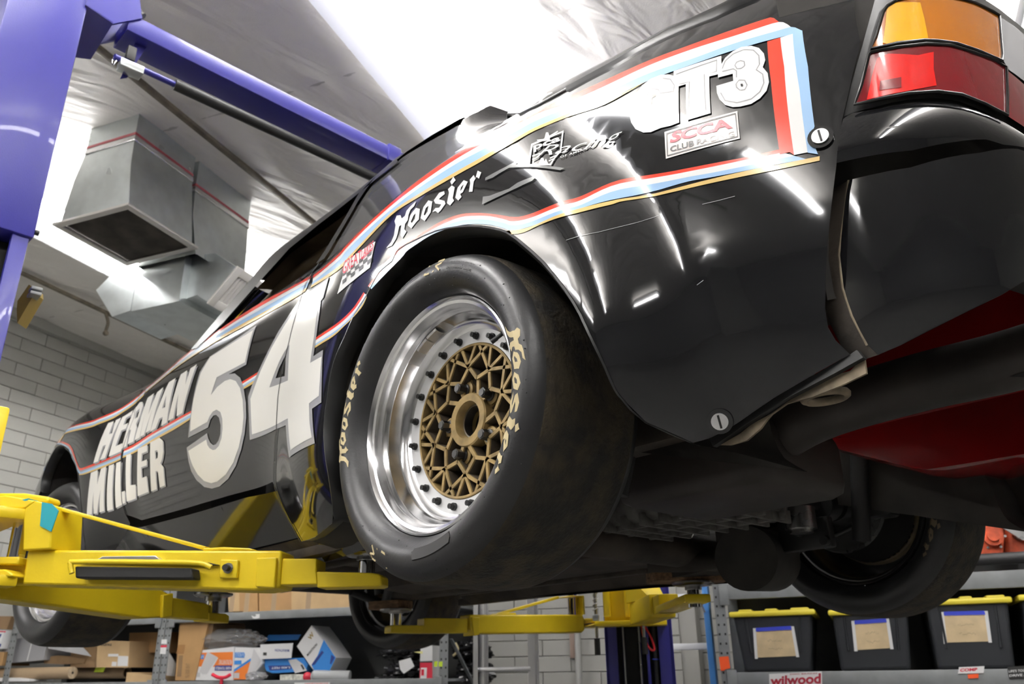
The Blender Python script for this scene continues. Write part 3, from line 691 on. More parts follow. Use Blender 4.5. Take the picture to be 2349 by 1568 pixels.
vs_, fs_ = fill2d([housing], .03); tl2 = sheet('tail_light', vs_, fs_, tail_pt, M_trimblk, CAR, .004, True)
for par, mir in ((tl, False), (tl2, True)):
    def put(name, lp, m, off, label=None, g=.03):
        vs, fs = fill2d([lp], g); return sheet(name, vs, fs, tail_pt, m, par, off, mir, label)
    put('lamp_gasket', gasket, M_rubber, .007)
    put('amber_lens', amber, M_amber, .014, 'amber ribbed lens')
    put('red_lens', red1, M_redlens, .014, 'dark red ribbed lens')
    put('clear_lens', clear1, M_clear, .014, 'clear ribbed lens')
    put('red_lens', red2, M_redlens, .014)
    put('reflector_tone', [(0.1119, 1.8718), (0.1219, 1.8778), (0.1564, 1.8777), (0.1564, 1.8468), (0.1548, 1.8137), (0.1007, 1.8069), (0.0965, 1.8094), (0.1044, 1.8391)], M_amberb, .0150, 'amber lens patch with reflector light in its colour')
    put('reflector_tone', [(0.0859, 1.7848), (0.1002, 1.7896), (0.1357, 1.7835), (0.1574, 1.79), (0.1516, 1.7605), (0.15, 1.7327), (0.1134, 1.7249), (0.0636, 1.7207), (0.0753, 1.7573)], M_redb, .0150, 'red lens patch with reflector light in its colour')
    put('reflector_tone', [(0.0832, 1.7461), (0.1087, 1.7481), (0.106, 1.7312), (0.08, 1.7312)], M_redlens, .0156)
    mb = MB()
    for lp in (amber, red1):
        q = [tail_pt(a, b, .015)[0] for a, b in lp]
        if mir: q = [Vector((v.x, -v.y, v.z)) for v in q]
        mb.tube(q, .0025, 6, closed=True)
    mb.build('lens_bead', M_trimblk, par, smooth=60)
def shelf_pt(a, Z, off=0.0):   # the black strip under the lamps swells outwards
    p, n = tail_pt(a, Z, off); t = (Z-1.665)/.055; w = max(0, 1-t*t)
    return p+n*.016*w, (n+Vector((0, 0, (.6 if Z > 1.665 else .6)*t*(1 if w > 0 else 0)))).normalized()
vs_, fs_ = fill2d([shelf_o], .015)
for mir in (False, True): sheet('rear_panel', vs_, fs_, shelf_pt, M_black, CAR, .002, mir)
# bumper skin with a rounded top edge and tucked lower edge
def bump_pt(a, Z, off=0.0):
    p, n = skin_pt(a, Z, off); t = (Z-1.52)/.13
    tuck = .030*max(0, -t-.35)**2+.022*max(0, t-.45)**2*2
    return p-n*tuck, (n+Vector((0, 0, -.10+.25*max(0, t-.75)-.5*max(0, -t-.35)))).normalized()
zt_ = bumper_top[-1][1]; zb_ = bumper_low[-1][1]
bump_loop = bumper_top+[(BUMP_L-.002, zt_), (BUMP_L-.002, min(zb_, 1.43))]+bumper_low[::-1]
vs_, fs_ = fill2d([bump_loop], .02)
for mir in (False, True): sheet('bumper', vs_, fs_, bump_pt, M_black, CAR, 0, mir)
for s in (1, -1):
    mb = MB(); L = [bump_pt(a, b)[0] for a, b in bumper_top[::-1]+bumper_low]
    rows = [[(p.x, s*p.y, p.z), (p.x+.03, s*(p.y-.004), p.z), (p.x+.034, s*(p.y-.006), p.z)] for p in L]
    mb.loft(rows).build('bumper_return', M_under, CAR, smooth=40)
    mb = MB(); mb.tube([(p.x+.001, s*p.y, p.z) for p in L[3:8]], .0016, 6); mb.build('chipped_edge', M_tanmetal, CAR)
# dark filler behind bumper, lamps and seam
for s in (1, -1):
    mb = MB(); rows = []
    for Z in (1.46, 1.6, 1.75, 1.9, 2.06):
        r = []
        for k in range(25):
            a = -.03+(LAMP_L+.03)*k/24; p, n = tail_pt(a, Z, -.03); r.append((p.x, s*p.y, p.z))
        rows.append(r)
    mb.loft(rows).build('rear_bulkhead', M_well, CAR, smooth=60)
# screw with washer on the quarter panel, lower fastener
for (X, Z), r in zip([(-0.7489, 1.6814), (-0.5297, 1.3314)], (.0115, .012)):
    p, n = side_pt(X, Z); mb = MB(); mb.cyl(p, p+n*.004, r*1.5, 24); o = mb.build('fastener_cup', M_black, CAR, smooth=40)
    mb = MB(); mb.cyl(p, p+n*.007, r, 24); o = mb.build('quarter_turn_fastener', M_alu2, CAR, smooth=40)
    u = Vector((.1, 0, 1)); u = (u-n*u.dot(n)).normalized(); mb = MB(); mb.beam(p-u*r*.8+n*.007, p+u*r*.8+n*.007, .003, .001, upv=n); mb.build('slot', M_satin, o)
# tan seam flange under the quarter panel and tow loop
fl = [(-0.493, 0.735, 1.308), (-0.512, 0.735, 1.308), (-0.541, 0.735, 1.316), (-0.561, 0.735, 1.325), (-0.594, 0.735, 1.333), (-0.619, 0.735, 1.343), (-0.641, 0.735, 1.351), (-0.666, 0.735, 1.354), (-0.692, 0.735, 1.362), (-0.713, 0.735, 1.362), (-0.734, 0.735, 1.375), (-0.733, 0.735, 1.353), (-0.703, 0.735, 1.347), (-0.689, 0.735, 1.345), (-0.656, 0.735, 1.341), (-0.618, 0.735, 1.341), (-0.594, 0.735, 1.332), (-0.584, 0.735, 1.325), (-0.574, 0.735, 1.316), (-0.55, 0.735, 1.304), (-0.523, 0.735, 1.303), (-0.501, 0.735, 1.308)]
MB().prism([(p[0], p[2]) for p in fl], (0, -.004, 0), (0, fl[0][1], 0)).build('seam_flange', M_tanmetal, CAR)
blk = [(-0.495, 0.745, 1.317), (-0.606, 0.745, 1.35), (-0.721, 0.745, 1.38), (-0.731, 0.745, 1.383), (-0.737, 0.745, 1.371), (-0.697, 0.745, 1.361), (-0.625, 0.745, 1.345), (-0.55, 0.745, 1.321), (-0.5, 0.745, 1.304)]
MB().prism([(p[0], p[2]) for p in blk], (0, -.01, 0), (0, blk[0][1], 0)).build('lower_lip', M_satin, CAR)
tw = Vector((-0.637, 0.66, 1.362)); mb = MB(); mb.tube([tw+Vector((.030*math.cos(a), .024*math.sin(a), .0)) for a in [2*PI*k/24 for k in range(24)]], .006, 8, closed=True); mb.build('tow_loop', M_tanmetal, CAR, smooth=60)

# ------------------------------------------------------------------ painted and stuck-on marks on the body side
def stripes(nm, lines, names=('red', 'white', 'blue', 'gold'), n=5, off=.0012):
    mm = {'red': M_red, 'white': M_white, 'blue': M_blue, 'gold': M_gold}
    for i, c in enumerate(names): band(nm, lines[i], lines[i+1], mm[c], CAR, off, n, label=c+' stripe')
up_q = [[(0.62, 1.9818), (0.4377, 1.9558), (0.3757, 1.9602), (0.1683, 1.9661), (0.0609, 1.9718), (-0.0621, 1.9746), (-0.1266, 1.9841), (-0.1643, 2.0207), (-0.2106, 2.0452), (-0.2918, 2.0151), (-0.3905, 1.9916), (-0.485, 1.9774), (-0.5683, 1.9617), (-0.6409, 1.9529), (-0.6932, 1.9487)], [(0.6014, 1.962), (0.4227, 1.9389), (0.3612, 1.9427), (0.1604, 1.9524), (0.0513, 1.9532), (-0.0729, 1.9536), (-0.1433, 1.9552), (-0.1971, 1.9742), (-0.2366, 2.0044), (-0.3036, 1.9882), (-0.3979, 1.969), (-0.4896, 1.9594), (-0.5713, 1.9455), (-0.6438, 1.9322), (-0.6988, 1.9278)], [(0.5888, 1.9458), (0.4104, 1.9225), (0.3526, 1.9304), (0.1545, 1.9394), (0.0468, 1.9411), (-0.0784, 1.938), (-0.1515, 1.9344), (-0.2117, 1.9452), (-0.2534, 1.9726), (-0.3098, 1.9702), (-0.4034, 1.946), (-0.4941, 1.9354), (-0.5748, 1.9189), (-0.6456, 1.9123), (-0.7035, 1.9047)], [(0.5863, 1.9344), (0.3943, 1.8985), (0.3068, 1.9019), (0.1501, 1.9283), (0.0413, 1.9232), (-0.0847, 1.9146), (-0.1581, 1.9124), (-0.2208, 1.9215), (-0.2657, 1.9447), (-0.316, 1.9491), (-0.4074, 1.9229), (-0.4966, 1.9163), (-0.576, 1.9044), (-0.6465, 1.8959), (-0.7102, 1.8868)], [(0.5884, 1.9263), (0.3858, 1.8844), (0.2818, 1.8951), (0.1468, 1.9194), (0.0386, 1.9135), (-0.0872, 1.9038), (-0.1612, 1.9006), (-0.2245, 1.9107), (-0.2702, 1.933), (-0.3188, 1.9386), (-0.4085, 1.9143), (-0.4883, 1.9164)]]
for i, (c, m_) in enumerate((('red', M_red), ('white', M_white), ('blue', M_blue))): band('stripe', up_q[i], up_q[i+1], m_, CAR, .0012, 5, label=c+' stripe')
n_ = len(up_q[4]); band('stripe', up_q[3][:n_], up_q[4], M_gold, CAR, .0012, 5, label='gold stripe')
stripes('stripe', [[(0.6505, 1.9946), (1.0005, 2.076), (1.2476, 2.0963), (1.415, 2.0979), (1.5942, 2.0943), (1.7724, 2.0758), (1.9513, 2.0254)], [(0.6333, 1.9758), (0.9586, 2.0449), (1.2134, 2.0713), (1.3842, 2.0772), (1.5649, 2.0768), (1.7413, 2.0604), (1.925, 2.0116)], [(0.6269, 1.963), (0.9012, 2.0067), (1.1717, 2.0438), (1.3425, 2.0518), (1.5277, 2.0563), (1.6974, 2.0404), (1.9087, 2.0018)], [(0.624, 1.9431), (0.8579, 1.9726), (1.1033, 2.0008), (1.2835, 2.0179), (1.4664, 2.0247), (1.6488, 2.0185), (1.8879, 1.9899)], [(0.6245, 1.9324), (0.8398, 1.9536), (1.0711, 1.9763), (1.2438, 1.9925), (1.4238, 2.0007), (1.6113, 1.9995), (1.8717, 1.9795)]])
stripes('stripe', [[(1.9309, 2.0102), (1.9527, 1.9776), (1.9916, 1.9524), (2.0419, 1.9382), (2.1128, 1.9289), (2.2076, 1.929), (2.5047, 1.9681), (2.5141, 1.9655), (2.5584, 1.944), (2.5989, 1.9241)], [(1.911, 2.0005), (1.9377, 1.9676), (1.9815, 1.944), (2.0318, 1.9291), (2.1036, 1.9205), (2.1974, 1.9203), (2.512, 1.9646), (2.5244, 1.9612), (2.5673, 1.9396), (2.6048, 1.9204)], [(1.895, 1.9919), (1.9275, 1.9603), (1.9737, 1.9372), (2.0232, 1.9208), (2.0956, 1.9129), (2.1881, 1.9119), (2.525, 1.9625), (2.5346, 1.9569), (2.5761, 1.9351), (2.6092, 1.9166)], [(1.8804, 1.9819), (1.9166, 1.952), (1.9659, 1.9299), (2.0141, 1.9117), (2.087, 1.9043), (2.1782, 1.9025), (2.4721, 1.943), (2.5026, 1.94), (2.5751, 1.9299), (2.6195, 1.9141)], [(1.8596, 1.9659), (1.9046, 1.9423), (1.9574, 1.9217), (2.0051, 1.9022), (2.0779, 1.8948), (2.1691, 1.8934), (2.4515, 1.9319), (2.4642, 1.9234), (2.5125, 1.9096), (2.5889, 1.9019)]])
stripes('stripe', [[(1.2833, 1.7653), (1.4253, 1.7679), (1.6558, 1.7683), (1.844, 1.757)], [(1.2843, 1.7586), (1.4219, 1.7592), (1.6517, 1.7591), (1.8405, 1.7465)], [(1.2857, 1.753), (1.4196, 1.7529), (1.6484, 1.7516), (1.8401, 1.7397)], [(1.2877, 1.7438), (1.416, 1.7428), (1.6442, 1.7413), (1.8384, 1.7295)], [(1.289, 1.7372), (1.4129, 1.7336), (1.6411, 1.7332), (1.8373, 1.7223)]])
mf = [[(1.8549, 1.7456), (1.9197, 1.7359), (1.995, 1.7257), (2.0619, 1.7227), (2.1102, 1.7286), (2.1685, 1.7641), (2.2167, 1.7986), (2.2769, 1.8384), (2.3573, 1.8725), (2.5581, 1.9278), (2.6019, 1.9223), (2.652, 1.8882), (2.7082, 1.8444)], [(1.8518, 1.7372), (1.9155, 1.7269), (1.9904, 1.7169), (2.057, 1.7141), (2.1071, 1.7199), (2.1758, 1.7613), (2.2269, 1.7955), (2.2846, 1.8335), (2.3615, 1.8667), (2.5242, 1.9122), (2.6109, 1.9177), (2.6609, 1.8835), (2.714, 1.8404)], [(1.8506, 1.7314), (1.9128, 1.7208), (1.9874, 1.7108), (2.0532, 1.7074), (2.1055, 1.7135), (2.183, 1.7602), (2.2364, 1.7931), (2.2917, 1.8315), (2.3645, 1.8629), (2.5127, 1.905), (2.6198, 1.9131), (2.6698, 1.8767), (2.6738, 1.8248)], [(1.8487, 1.724), (1.9094, 1.7132), (1.9835, 1.703), (2.049, 1.6999), (2.1034, 1.7062), (2.1873, 1.7585), (2.2434, 1.7911), (2.2956, 1.8288), (2.365, 1.8594), (2.5063, 1.9003), (2.6241, 1.9092), (2.6756, 1.8728), (2.6508, 1.8147)], [(1.8475, 1.7179), (1.9065, 1.7064), (1.9804, 1.6966), (2.0454, 1.6933), (2.1003, 1.6992)]]
for i, (c, m_) in enumerate((('red', M_red), ('white', M_grey), ('blue', M_blue))): band('stripe', mf[i], mf[i+1], m_, CAR, .0012, 5, label=c+' stripe')
band('stripe', mf[3][:5], mf[4], M_gold, CAR, .0012, 5, label='gold stripe')
stripes('stripe', [[(0.9358, 1.7642), (0.8821, 1.7652), (0.8363, 1.766)], [(0.9296, 1.7568), (0.8802, 1.7584), (0.8358, 1.7594)], [(0.9252, 1.7505), (0.8787, 1.7526), (0.8365, 1.7542)], [(0.9215, 1.7442), (0.8772, 1.7466), (0.8412, 1.7468)], [(0.9179, 1.7379), (0.8819, 1.7385), (0.8557, 1.739)]])
stripes('stripe', [[(-0.6963, 1.6833), (-0.6546, 1.6882), (-0.6023, 1.6986), (-0.5416, 1.7119), (-0.4497, 1.7331), (-0.3944, 1.7153), (-0.3709, 1.7138), (-0.3182, 1.7147), (-0.2792, 1.7216), (-0.2518, 1.7328), (-0.2303, 1.7451), (-0.1951, 1.7646), (-0.1583, 1.7829), (-0.1132, 1.8012), (-0.0661, 1.8118), (-0.0172, 1.8153), (0.0411, 1.8152), (0.0871, 1.8153), (0.1181, 1.8091), (0.1652, 1.7917), (0.2049, 1.7701)], [(-0.6998, 1.6765), (-0.6541, 1.684), (-0.6016, 1.6932), (-0.55, 1.704), (-0.4503, 1.7255), (-0.3958, 1.7066), (-0.372, 1.7053), (-0.3183, 1.7068), (-0.2791, 1.7142), (-0.2516, 1.7243), (-0.2303, 1.7382), (-0.1952, 1.7592), (-0.1584, 1.7771), (-0.1135, 1.7947), (-0.0666, 1.8039), (-0.0177, 1.8085), (0.0406, 1.8095), (0.0826, 1.8096), (0.1054, 1.8026), (0.1577, 1.7854), (0.1992, 1.7662)], [(-0.7127, 1.666), (-0.6528, 1.6743), (-0.6004, 1.6834), (-0.549, 1.6948), (-0.4513, 1.713), (-0.3972, 1.6962), (-0.3731, 1.696), (-0.3183, 1.6989), (-0.2789, 1.7063), (-0.2515, 1.7167), (-0.2302, 1.7306), (-0.1952, 1.7516), (-0.1586, 1.7698), (-0.1138, 1.7871), (-0.0669, 1.7975), (-0.0181, 1.8035), (0.0326, 1.8026), (0.0741, 1.8023), (0.0921, 1.7959), (0.1491, 1.7787), (0.1952, 1.7621)], [(-0.7267, 1.6554), (-0.6518, 1.6667), (-0.5996, 1.6763), (-0.5481, 1.6866), (-0.4527, 1.6949), (-0.3982, 1.6892), (-0.3739, 1.6888), (-0.3182, 1.6906), (-0.2787, 1.6976), (-0.2513, 1.7061), (-0.23, 1.7205), (-0.1951, 1.7419), (-0.1587, 1.7598), (-0.1141, 1.7772), (-0.0673, 1.7892), (-0.0185, 1.797), (0.0248, 1.7973), (0.062, 1.7956), (0.0805, 1.7882), (0.1403, 1.7723), (0.1896, 1.7575)]], ('red', 'white', 'blue'))
lg = [[(-0.7436, 1.6536), (-0.6916, 1.66), (-0.6471, 1.6671), (-0.4764, 1.6905), (-0.4379, 1.6923), (-0.3982, 1.6892), (-0.3739, 1.6888), (-0.3182, 1.6906), (-0.2787, 1.6972), (-0.2401, 1.7105), (-0.2469, 1.708)], [(-0.7426, 1.6469), (-0.6906, 1.6526), (-0.6461, 1.6594), (-0.4766, 1.6859), (-0.4387, 1.6845), (-0.3992, 1.6809), (-0.3745, 1.6817), (-0.3181, 1.6866), (-0.2785, 1.6898), (-0.24, 1.7033), (-0.2523, 1.6995)]]
band('stripe', lg[0], lg[1], M_gold, CAR, .0013, 5, label='gold stripe')
stripes('stripe', [[(0.2212, 1.762), (0.2414, 1.7488), (0.2624, 1.7382), (0.2984, 1.7295), (0.353, 1.7258), (0.4416, 1.7297)], [(0.2152, 1.7567), (0.2335, 1.7434), (0.2547, 1.7324), (0.2923, 1.7227), (0.3486, 1.7184), (0.4401, 1.722)], [(0.2103, 1.7524), (0.2284, 1.7377), (0.2516, 1.7267), (0.2886, 1.7149), (0.3464, 1.7092), (0.4375, 1.7128)], [(0.2063, 1.7476), (0.2243, 1.7334), (0.2487, 1.7218), (0.2902, 1.7103), (0.3451, 1.7035), (0.4363, 1.7075)], [(0.2067, 1.7439), (0.222, 1.7285), (0.2567, 1.7151), (0.2943, 1.7065), (0.344, 1.6984), (0.4357, 1.7018)]])
for nm, lp, m_ in zip(('red', 'white', 'blue'), [[(-0.6941, 1.8865), (-0.7124, 1.885), (-0.7159, 1.822), (-0.7129, 1.6672), (-0.7081, 1.6736), (-0.6953, 1.6754), (-0.6959, 1.7284), (-0.6966, 1.8018)], [(-0.7124, 1.885), (-0.7293, 1.8841), (-0.7324, 1.7708), (-0.7301, 1.6647), (-0.7129, 1.6669), (-0.7159, 1.822)], [(-0.7293, 1.8841), (-0.742, 1.8848), (-0.7465, 1.8073), (-0.744, 1.702), (-0.7373, 1.6864), (-0.7421, 1.657), (-0.7301, 1.6642), (-0.7324, 1.7708)]], (M_red, M_white, M_blue)): polys('stripe_bar', [lp], m_, CAR, .0016, label=nm+' upright stripe')
for lp, m_ in zip([[(-0.6932, 1.9487), (-0.6995, 1.9424), (-0.7082, 1.9261), (-0.6988, 1.9278)], [(-0.6988, 1.9278), (-0.7082, 1.9258), (-0.7146, 1.9212), (-0.7213, 1.9115), (-0.7259, 1.9029), (-0.7035, 1.9047)], [(-0.7035, 1.9047), (-0.7254, 1.9031), (-0.7323, 1.8976), (-0.742, 1.8845), (-0.7293, 1.8841), (-0.7102, 1.8868)]], (M_red, M_white, M_blue)): polys('stripe_end', [lp], m_, CAR, .0012)
polys('class_lettering', [[(-0.5473, 1.8951), (-0.5359, 1.9058), (-0.5214, 1.9137), (-0.5028, 1.9163), (-0.4867, 1.9109), (-0.4742, 1.8958), (-0.4668, 1.8758), (-0.4652, 1.8577), (-0.4688, 1.8396), (-0.4772, 1.8215), (-0.4914, 1.8071), (-0.5054, 1.8007), (-0.5232, 1.7998), (-0.5404, 1.7954), (-0.5554, 1.7942), (-0.5559, 1.8533)], [(-0.5455, 1.9075), (-0.6255, 1.8939), (-0.6264, 1.874), (-0.6207, 1.8563), (-0.6069, 1.8594), (-0.6065, 1.7866), (-0.5682, 1.792), (-0.5681, 1.865), (-0.5558, 1.8673), (-0.5554, 1.7946), (-0.5465, 1.8051)], [(-0.6259, 1.8743), (-0.6317, 1.8853), (-0.6433, 1.8933), (-0.6564, 1.8955), (-0.6712, 1.8893), (-0.6825, 1.878), (-0.6894, 1.8624), (-0.691, 1.8479), (-0.687, 1.8355), (-0.6932, 1.8204), (-0.694, 1.8031), (-0.6896, 1.7886), (-0.6796, 1.779), (-0.6668, 1.7749), (-0.6511, 1.7773), (-0.6401, 1.7816), (-0.6292, 1.791), (-0.6216, 1.8053), (-0.618, 1.8199), (-0.6177, 1.8343), (-0.6436, 1.8306), (-0.6433, 1.8452), (-0.6206, 1.8495), (-0.6207, 1.8563)]], M_white, CAR, .0022, label='white GT3 letters')
polys('class_lettering', [[(-0.5067, 1.852), (-0.5077, 1.8713), (-0.51, 1.8761), (-0.5136, 1.8759), (-0.5162, 1.8699), (-0.5151, 1.8689), (-0.5092, 1.8692), (-0.5073, 1.847)], [(-0.6541, 1.8187), (-0.6569, 1.8179), (-0.6577, 1.8136), (-0.656, 1.8122), (-0.6545, 1.8142)]], M_black, CAR, .0028, label='black gaps in the letters')
polys('letter_outline', [line2d(l, .0014) for l in [[(-0.547, 1.8606), (-0.5481, 1.8741), (-0.5407, 1.8917), (-0.5263, 1.9029)], [(-0.4977, 1.8628), (-0.4991, 1.8835), (-0.5069, 1.891), (-0.5195, 1.8812), (-0.5228, 1.8716), (-0.5473, 1.8616)], [(-0.5501, 1.8972), (-0.6188, 1.8881), (-0.6182, 1.8635), (-0.5989, 1.8685), (-0.5996, 1.7952), (-0.5713, 1.8006), (-0.5745, 1.866), (-0.5567, 1.8715)], [(-0.6276, 1.864), (-0.6318, 1.8781), (-0.6434, 1.887), (-0.6599, 1.8872), (-0.6745, 1.8777), (-0.6823, 1.8616), (-0.6826, 1.8433), (-0.6776, 1.8349), (-0.6863, 1.8217), (-0.6869, 1.8044), (-0.6805, 1.7909), (-0.6675, 1.7837), (-0.6469, 1.7865), (-0.6297, 1.7991), (-0.6239, 1.8169)], [(-0.6276, 1.8582), (-0.6443, 1.8548), (-0.6491, 1.8477), (-0.6487, 1.8345)], [(-0.6469, 1.8602), (-0.6494, 1.8658), (-0.6551, 1.8661), (-0.6608, 1.8607), (-0.6614, 1.8523), (-0.6565, 1.8493), (-0.65, 1.8517), (-0.6469, 1.8602)], [(-0.6474, 1.8221), (-0.6525, 1.8277), (-0.6604, 1.823), (-0.6633, 1.8119), (-0.6595, 1.8053), (-0.6524, 1.8078), (-0.6479, 1.8154), (-0.6474, 1.8221)]]], M_grey, CAR, .0026)
sticker = [(-0.5292, 1.7894), (-0.6462, 1.7721), (-0.6452, 1.7228), (-0.5285, 1.7392)]
polys('club_sticker', [sticker], mat('sticker_stock', (.80, .74, .71), .25, coat=.3), CAR, .0016, label='white rectangular sticker with red and black lettering')
s_in = [[(-0.5326, 1.7849), (-0.6437, 1.7693), (-0.6432, 1.7262), (-0.5312, 1.742)], [(-0.534, 1.7825), (-0.6426, 1.7676), (-0.6421, 1.7282), (-0.5327, 1.7437)]]
polys('sticker_border', [[s_in[0], s_in[1]]], M_ink, CAR, .0022)
def quad_text(nm, s, q, m, off, bold=0, shear=0, space=1, F=side_pt, parent=None):   # q: lower-left, lower-right, upper-right, upper-left
    vs, fs = text_mesh(s, bold, shear, space)
    P_ = []
    for x, y in vs:
        a = [q[0][i]+(q[1][i]-q[0][i])*x for i in (0, 1)]; b = [q[3][i]+(q[2][i]-q[3][i])*x for i in (0, 1)]
        P_.append((a[0]+(b[0]-a[0])*y, a[1]+(b[1]-a[1])*y))
    return sheet(nm, P_, fs, F, m, parent or CAR, off)
quad_text('sticker_lettering', 'SCCA', [(-0.5376, 1.7634), (-0.637, 1.7449), (-0.6306, 1.7654), (-0.5397, 1.7826)], M_redink, .0024, bold=.035, shear=.15, space=.95)
quad_text('sticker_lettering', 'CLUB', [(-0.537, 1.7474), (-0.5762, 1.7402), (-0.5771, 1.7507), (-0.5377, 1.7572)], M_ink, .0024, bold=.02)
quad_text('sticker_lettering', 'RACING', [(-0.5806, 1.7401), (-0.6379, 1.7299), (-0.6384, 1.7394), (-0.5815, 1.7503)], mat('faded_ink', (.35, .34, .34), .15), .0024, bold=.02)
polys('tyre_maker_lettering', [[(0.1427, 1.8363), (0.1252, 1.8433), (0.1171, 1.8556), (0.1163, 1.8808), (0.1238, 1.894), (0.1186, 1.9054), (0.1022, 1.8988), (0.0943, 1.8868), (0.0832, 1.8878), (0.0799, 1.899), (0.0691, 1.9033), (0.0477, 1.907), (0.0517, 1.8962), (0.0641, 1.894), (0.0691, 1.8829), (0.0686, 1.8707), (0.0779, 1.8657), (0.0784, 1.8528), (0.0692, 1.8435), (0.0822, 1.8329), (0.0917, 1.8444), (0.0926, 1.8698), (0.1003, 1.8699), (0.1026, 1.8544), (0.1068, 1.8431), (0.1213, 1.8324)], [(-0.0189, 1.8764), (-0.0348, 1.8869), (-0.0512, 1.8824), (-0.0546, 1.874), (-0.0417, 1.8726), (-0.0364, 1.8705), (-0.0567, 1.8569), (-0.0604, 1.8488), (-0.0466, 1.8399), (-0.0381, 1.8378), (-0.0284, 1.8468), (-0.0181, 1.8496), (-0.0274, 1.8543), (-0.0403, 1.8493), (-0.0461, 1.8536), (-0.026, 1.8653)], [(-0.0634, 1.881), (-0.0745, 1.8845), (-0.0855, 1.8746), (-0.0828, 1.8506), (-0.0877, 1.8428), (-0.0759, 1.8373), (-0.065, 1.8477), (-0.0684, 1.8708)], [(-0.0754, 1.9052), (-0.0851, 1.8917), (-0.0742, 1.8862), (-0.0675, 1.8967)], [(-0.1302, 1.87), (-0.1407, 1.8754), (-0.1473, 1.8634), (-0.1502, 1.8809), (-0.1623, 1.8705), (-0.1581, 1.8579), (-0.1499, 1.8664), (-0.1434, 1.8588), (-0.1425, 1.8365), (-0.1319, 1.8411), (-0.1333, 1.8603)]], M_white, CAR, .0014, .012, label='white blackletter word on the quarter panel')
polys('tyre_maker_lettering', [[[(0.0566, 1.8832), (0.0435, 1.8887), (0.0279, 1.8785), (0.0276, 1.8531), (0.0369, 1.8504), (0.0518, 1.8429), (0.0674, 1.857), (0.0621, 1.8778)], [(0.0488, 1.8726), (0.0423, 1.8748), (0.0423, 1.8611), (0.0522, 1.856), (0.0564, 1.8611)]], [[(0.0157, 1.8769), (0.0008, 1.886), (-0.0143, 1.876), (-0.0125, 1.8512), (0.0059, 1.8394), (0.0217, 1.8537)], [(0.0065, 1.8704), (-0.0024, 1.8719), (-0.0012, 1.8577), (0.0077, 1.8534), (0.0111, 1.857)]], [[(-0.0946, 1.8688), (-0.1115, 1.8782), (-0.125, 1.8675), (-0.1131, 1.8496), (-0.1054, 1.8491), (-0.1103, 1.8404), (-0.1009, 1.8365), (-0.0908, 1.848)], [(-0.1057, 1.8645), (-0.1132, 1.8679), (-0.1099, 1.8594), (-0.1045, 1.8563)]]], M_white, CAR, .0014, .012)
polys('number', [[(1.2352, 1.9311), (0.9212, 1.9348), (0.921, 1.8117), (1.0352, 1.8152), (0.9917, 1.8054), (0.9476, 1.78), (0.9169, 1.7446), (0.8918, 1.6947), (0.8836, 1.6503), (0.8894, 1.6069), (0.9078, 1.5696), (0.9432, 1.5327), (0.9956, 1.5072), (1.0552, 1.4966), (1.1061, 1.499), (1.1562, 1.5116), (1.2068, 1.5385), (1.246, 1.5722), (1.269, 1.6056), (1.2901, 1.651), (1.1419, 1.6634), (1.1314, 1.646), (1.1138, 1.6296), (1.0921, 1.6182), (1.0749, 1.6169), (1.0573, 1.6242), (1.0463, 1.6406), (1.0486, 1.6662), (1.0642, 1.692), (1.0855, 1.7049), (1.1049, 1.7079), (1.1259, 1.6997), (1.1372, 1.6795), (1.2842, 1.6799), (1.2848, 1.7259), (1.2857, 1.7781), (1.2867, 1.8354), (1.2827, 1.8932)]], M_grey, CAR, .0018, label='grey outline of the 5')
polys('number', [[(1.2287, 1.928), (0.9309, 1.922), (0.9316, 1.8214), (1.1237, 1.8296), (1.1433, 1.7788), (1.1047, 1.7942), (1.0544, 1.7993), (1.0162, 1.7945), (0.9747, 1.7776), (0.9379, 1.7469), (0.9118, 1.7058), (0.8989, 1.6568), (0.9033, 1.6159), (0.9211, 1.5781), (0.9557, 1.5438), (1.0069, 1.5208), (1.066, 1.5117), (1.1062, 1.5139), (1.1532, 1.5279), (1.1978, 1.5542), (1.2345, 1.5862), (1.2576, 1.6132), (1.2737, 1.6377), (1.1427, 1.6446), (1.1325, 1.6271), (1.1157, 1.6142), (1.092, 1.6038), (1.0733, 1.602), (1.0519, 1.6076), (1.0357, 1.6259), (1.0321, 1.6531), (1.0391, 1.683), (1.0561, 1.7061), (1.0852, 1.7202), (1.1118, 1.7209), (1.1324, 1.711), (1.1447, 1.6975), (1.2712, 1.6963), (1.278, 1.745), (1.2797, 1.7943), (1.2765, 1.84), (1.2697, 1.8857)]], M_cream, CAR, .0024, label='large cream white 5')
polys('number', [[[(0.6255, 1.9244), (0.6804, 1.8982), (0.7451, 1.8561), (0.7917, 1.8103), (0.8356, 1.7633), (0.8644, 1.7338), (0.8793, 1.7099), (0.8803, 1.7087), (0.8671, 1.6495), (0.8564, 1.5838), (0.6773, 1.5693), (0.5846, 1.5561), (0.5469, 1.4709), (0.3869, 1.4669), (0.41, 1.5489), (0.3668, 1.5528), (0.3847, 1.6802), (0.4366, 1.6816), (0.4364, 1.7328), (0.4428, 1.7889), (0.4537, 1.8313), (0.4383, 1.8338), (0.4361, 1.8598), (0.4394, 1.892)], [(0.6533, 1.7598), (0.6363, 1.6955), (0.708, 1.7115), (0.6924, 1.7335)]]], M_grey, CAR, .0018, label='grey outline of the 4')
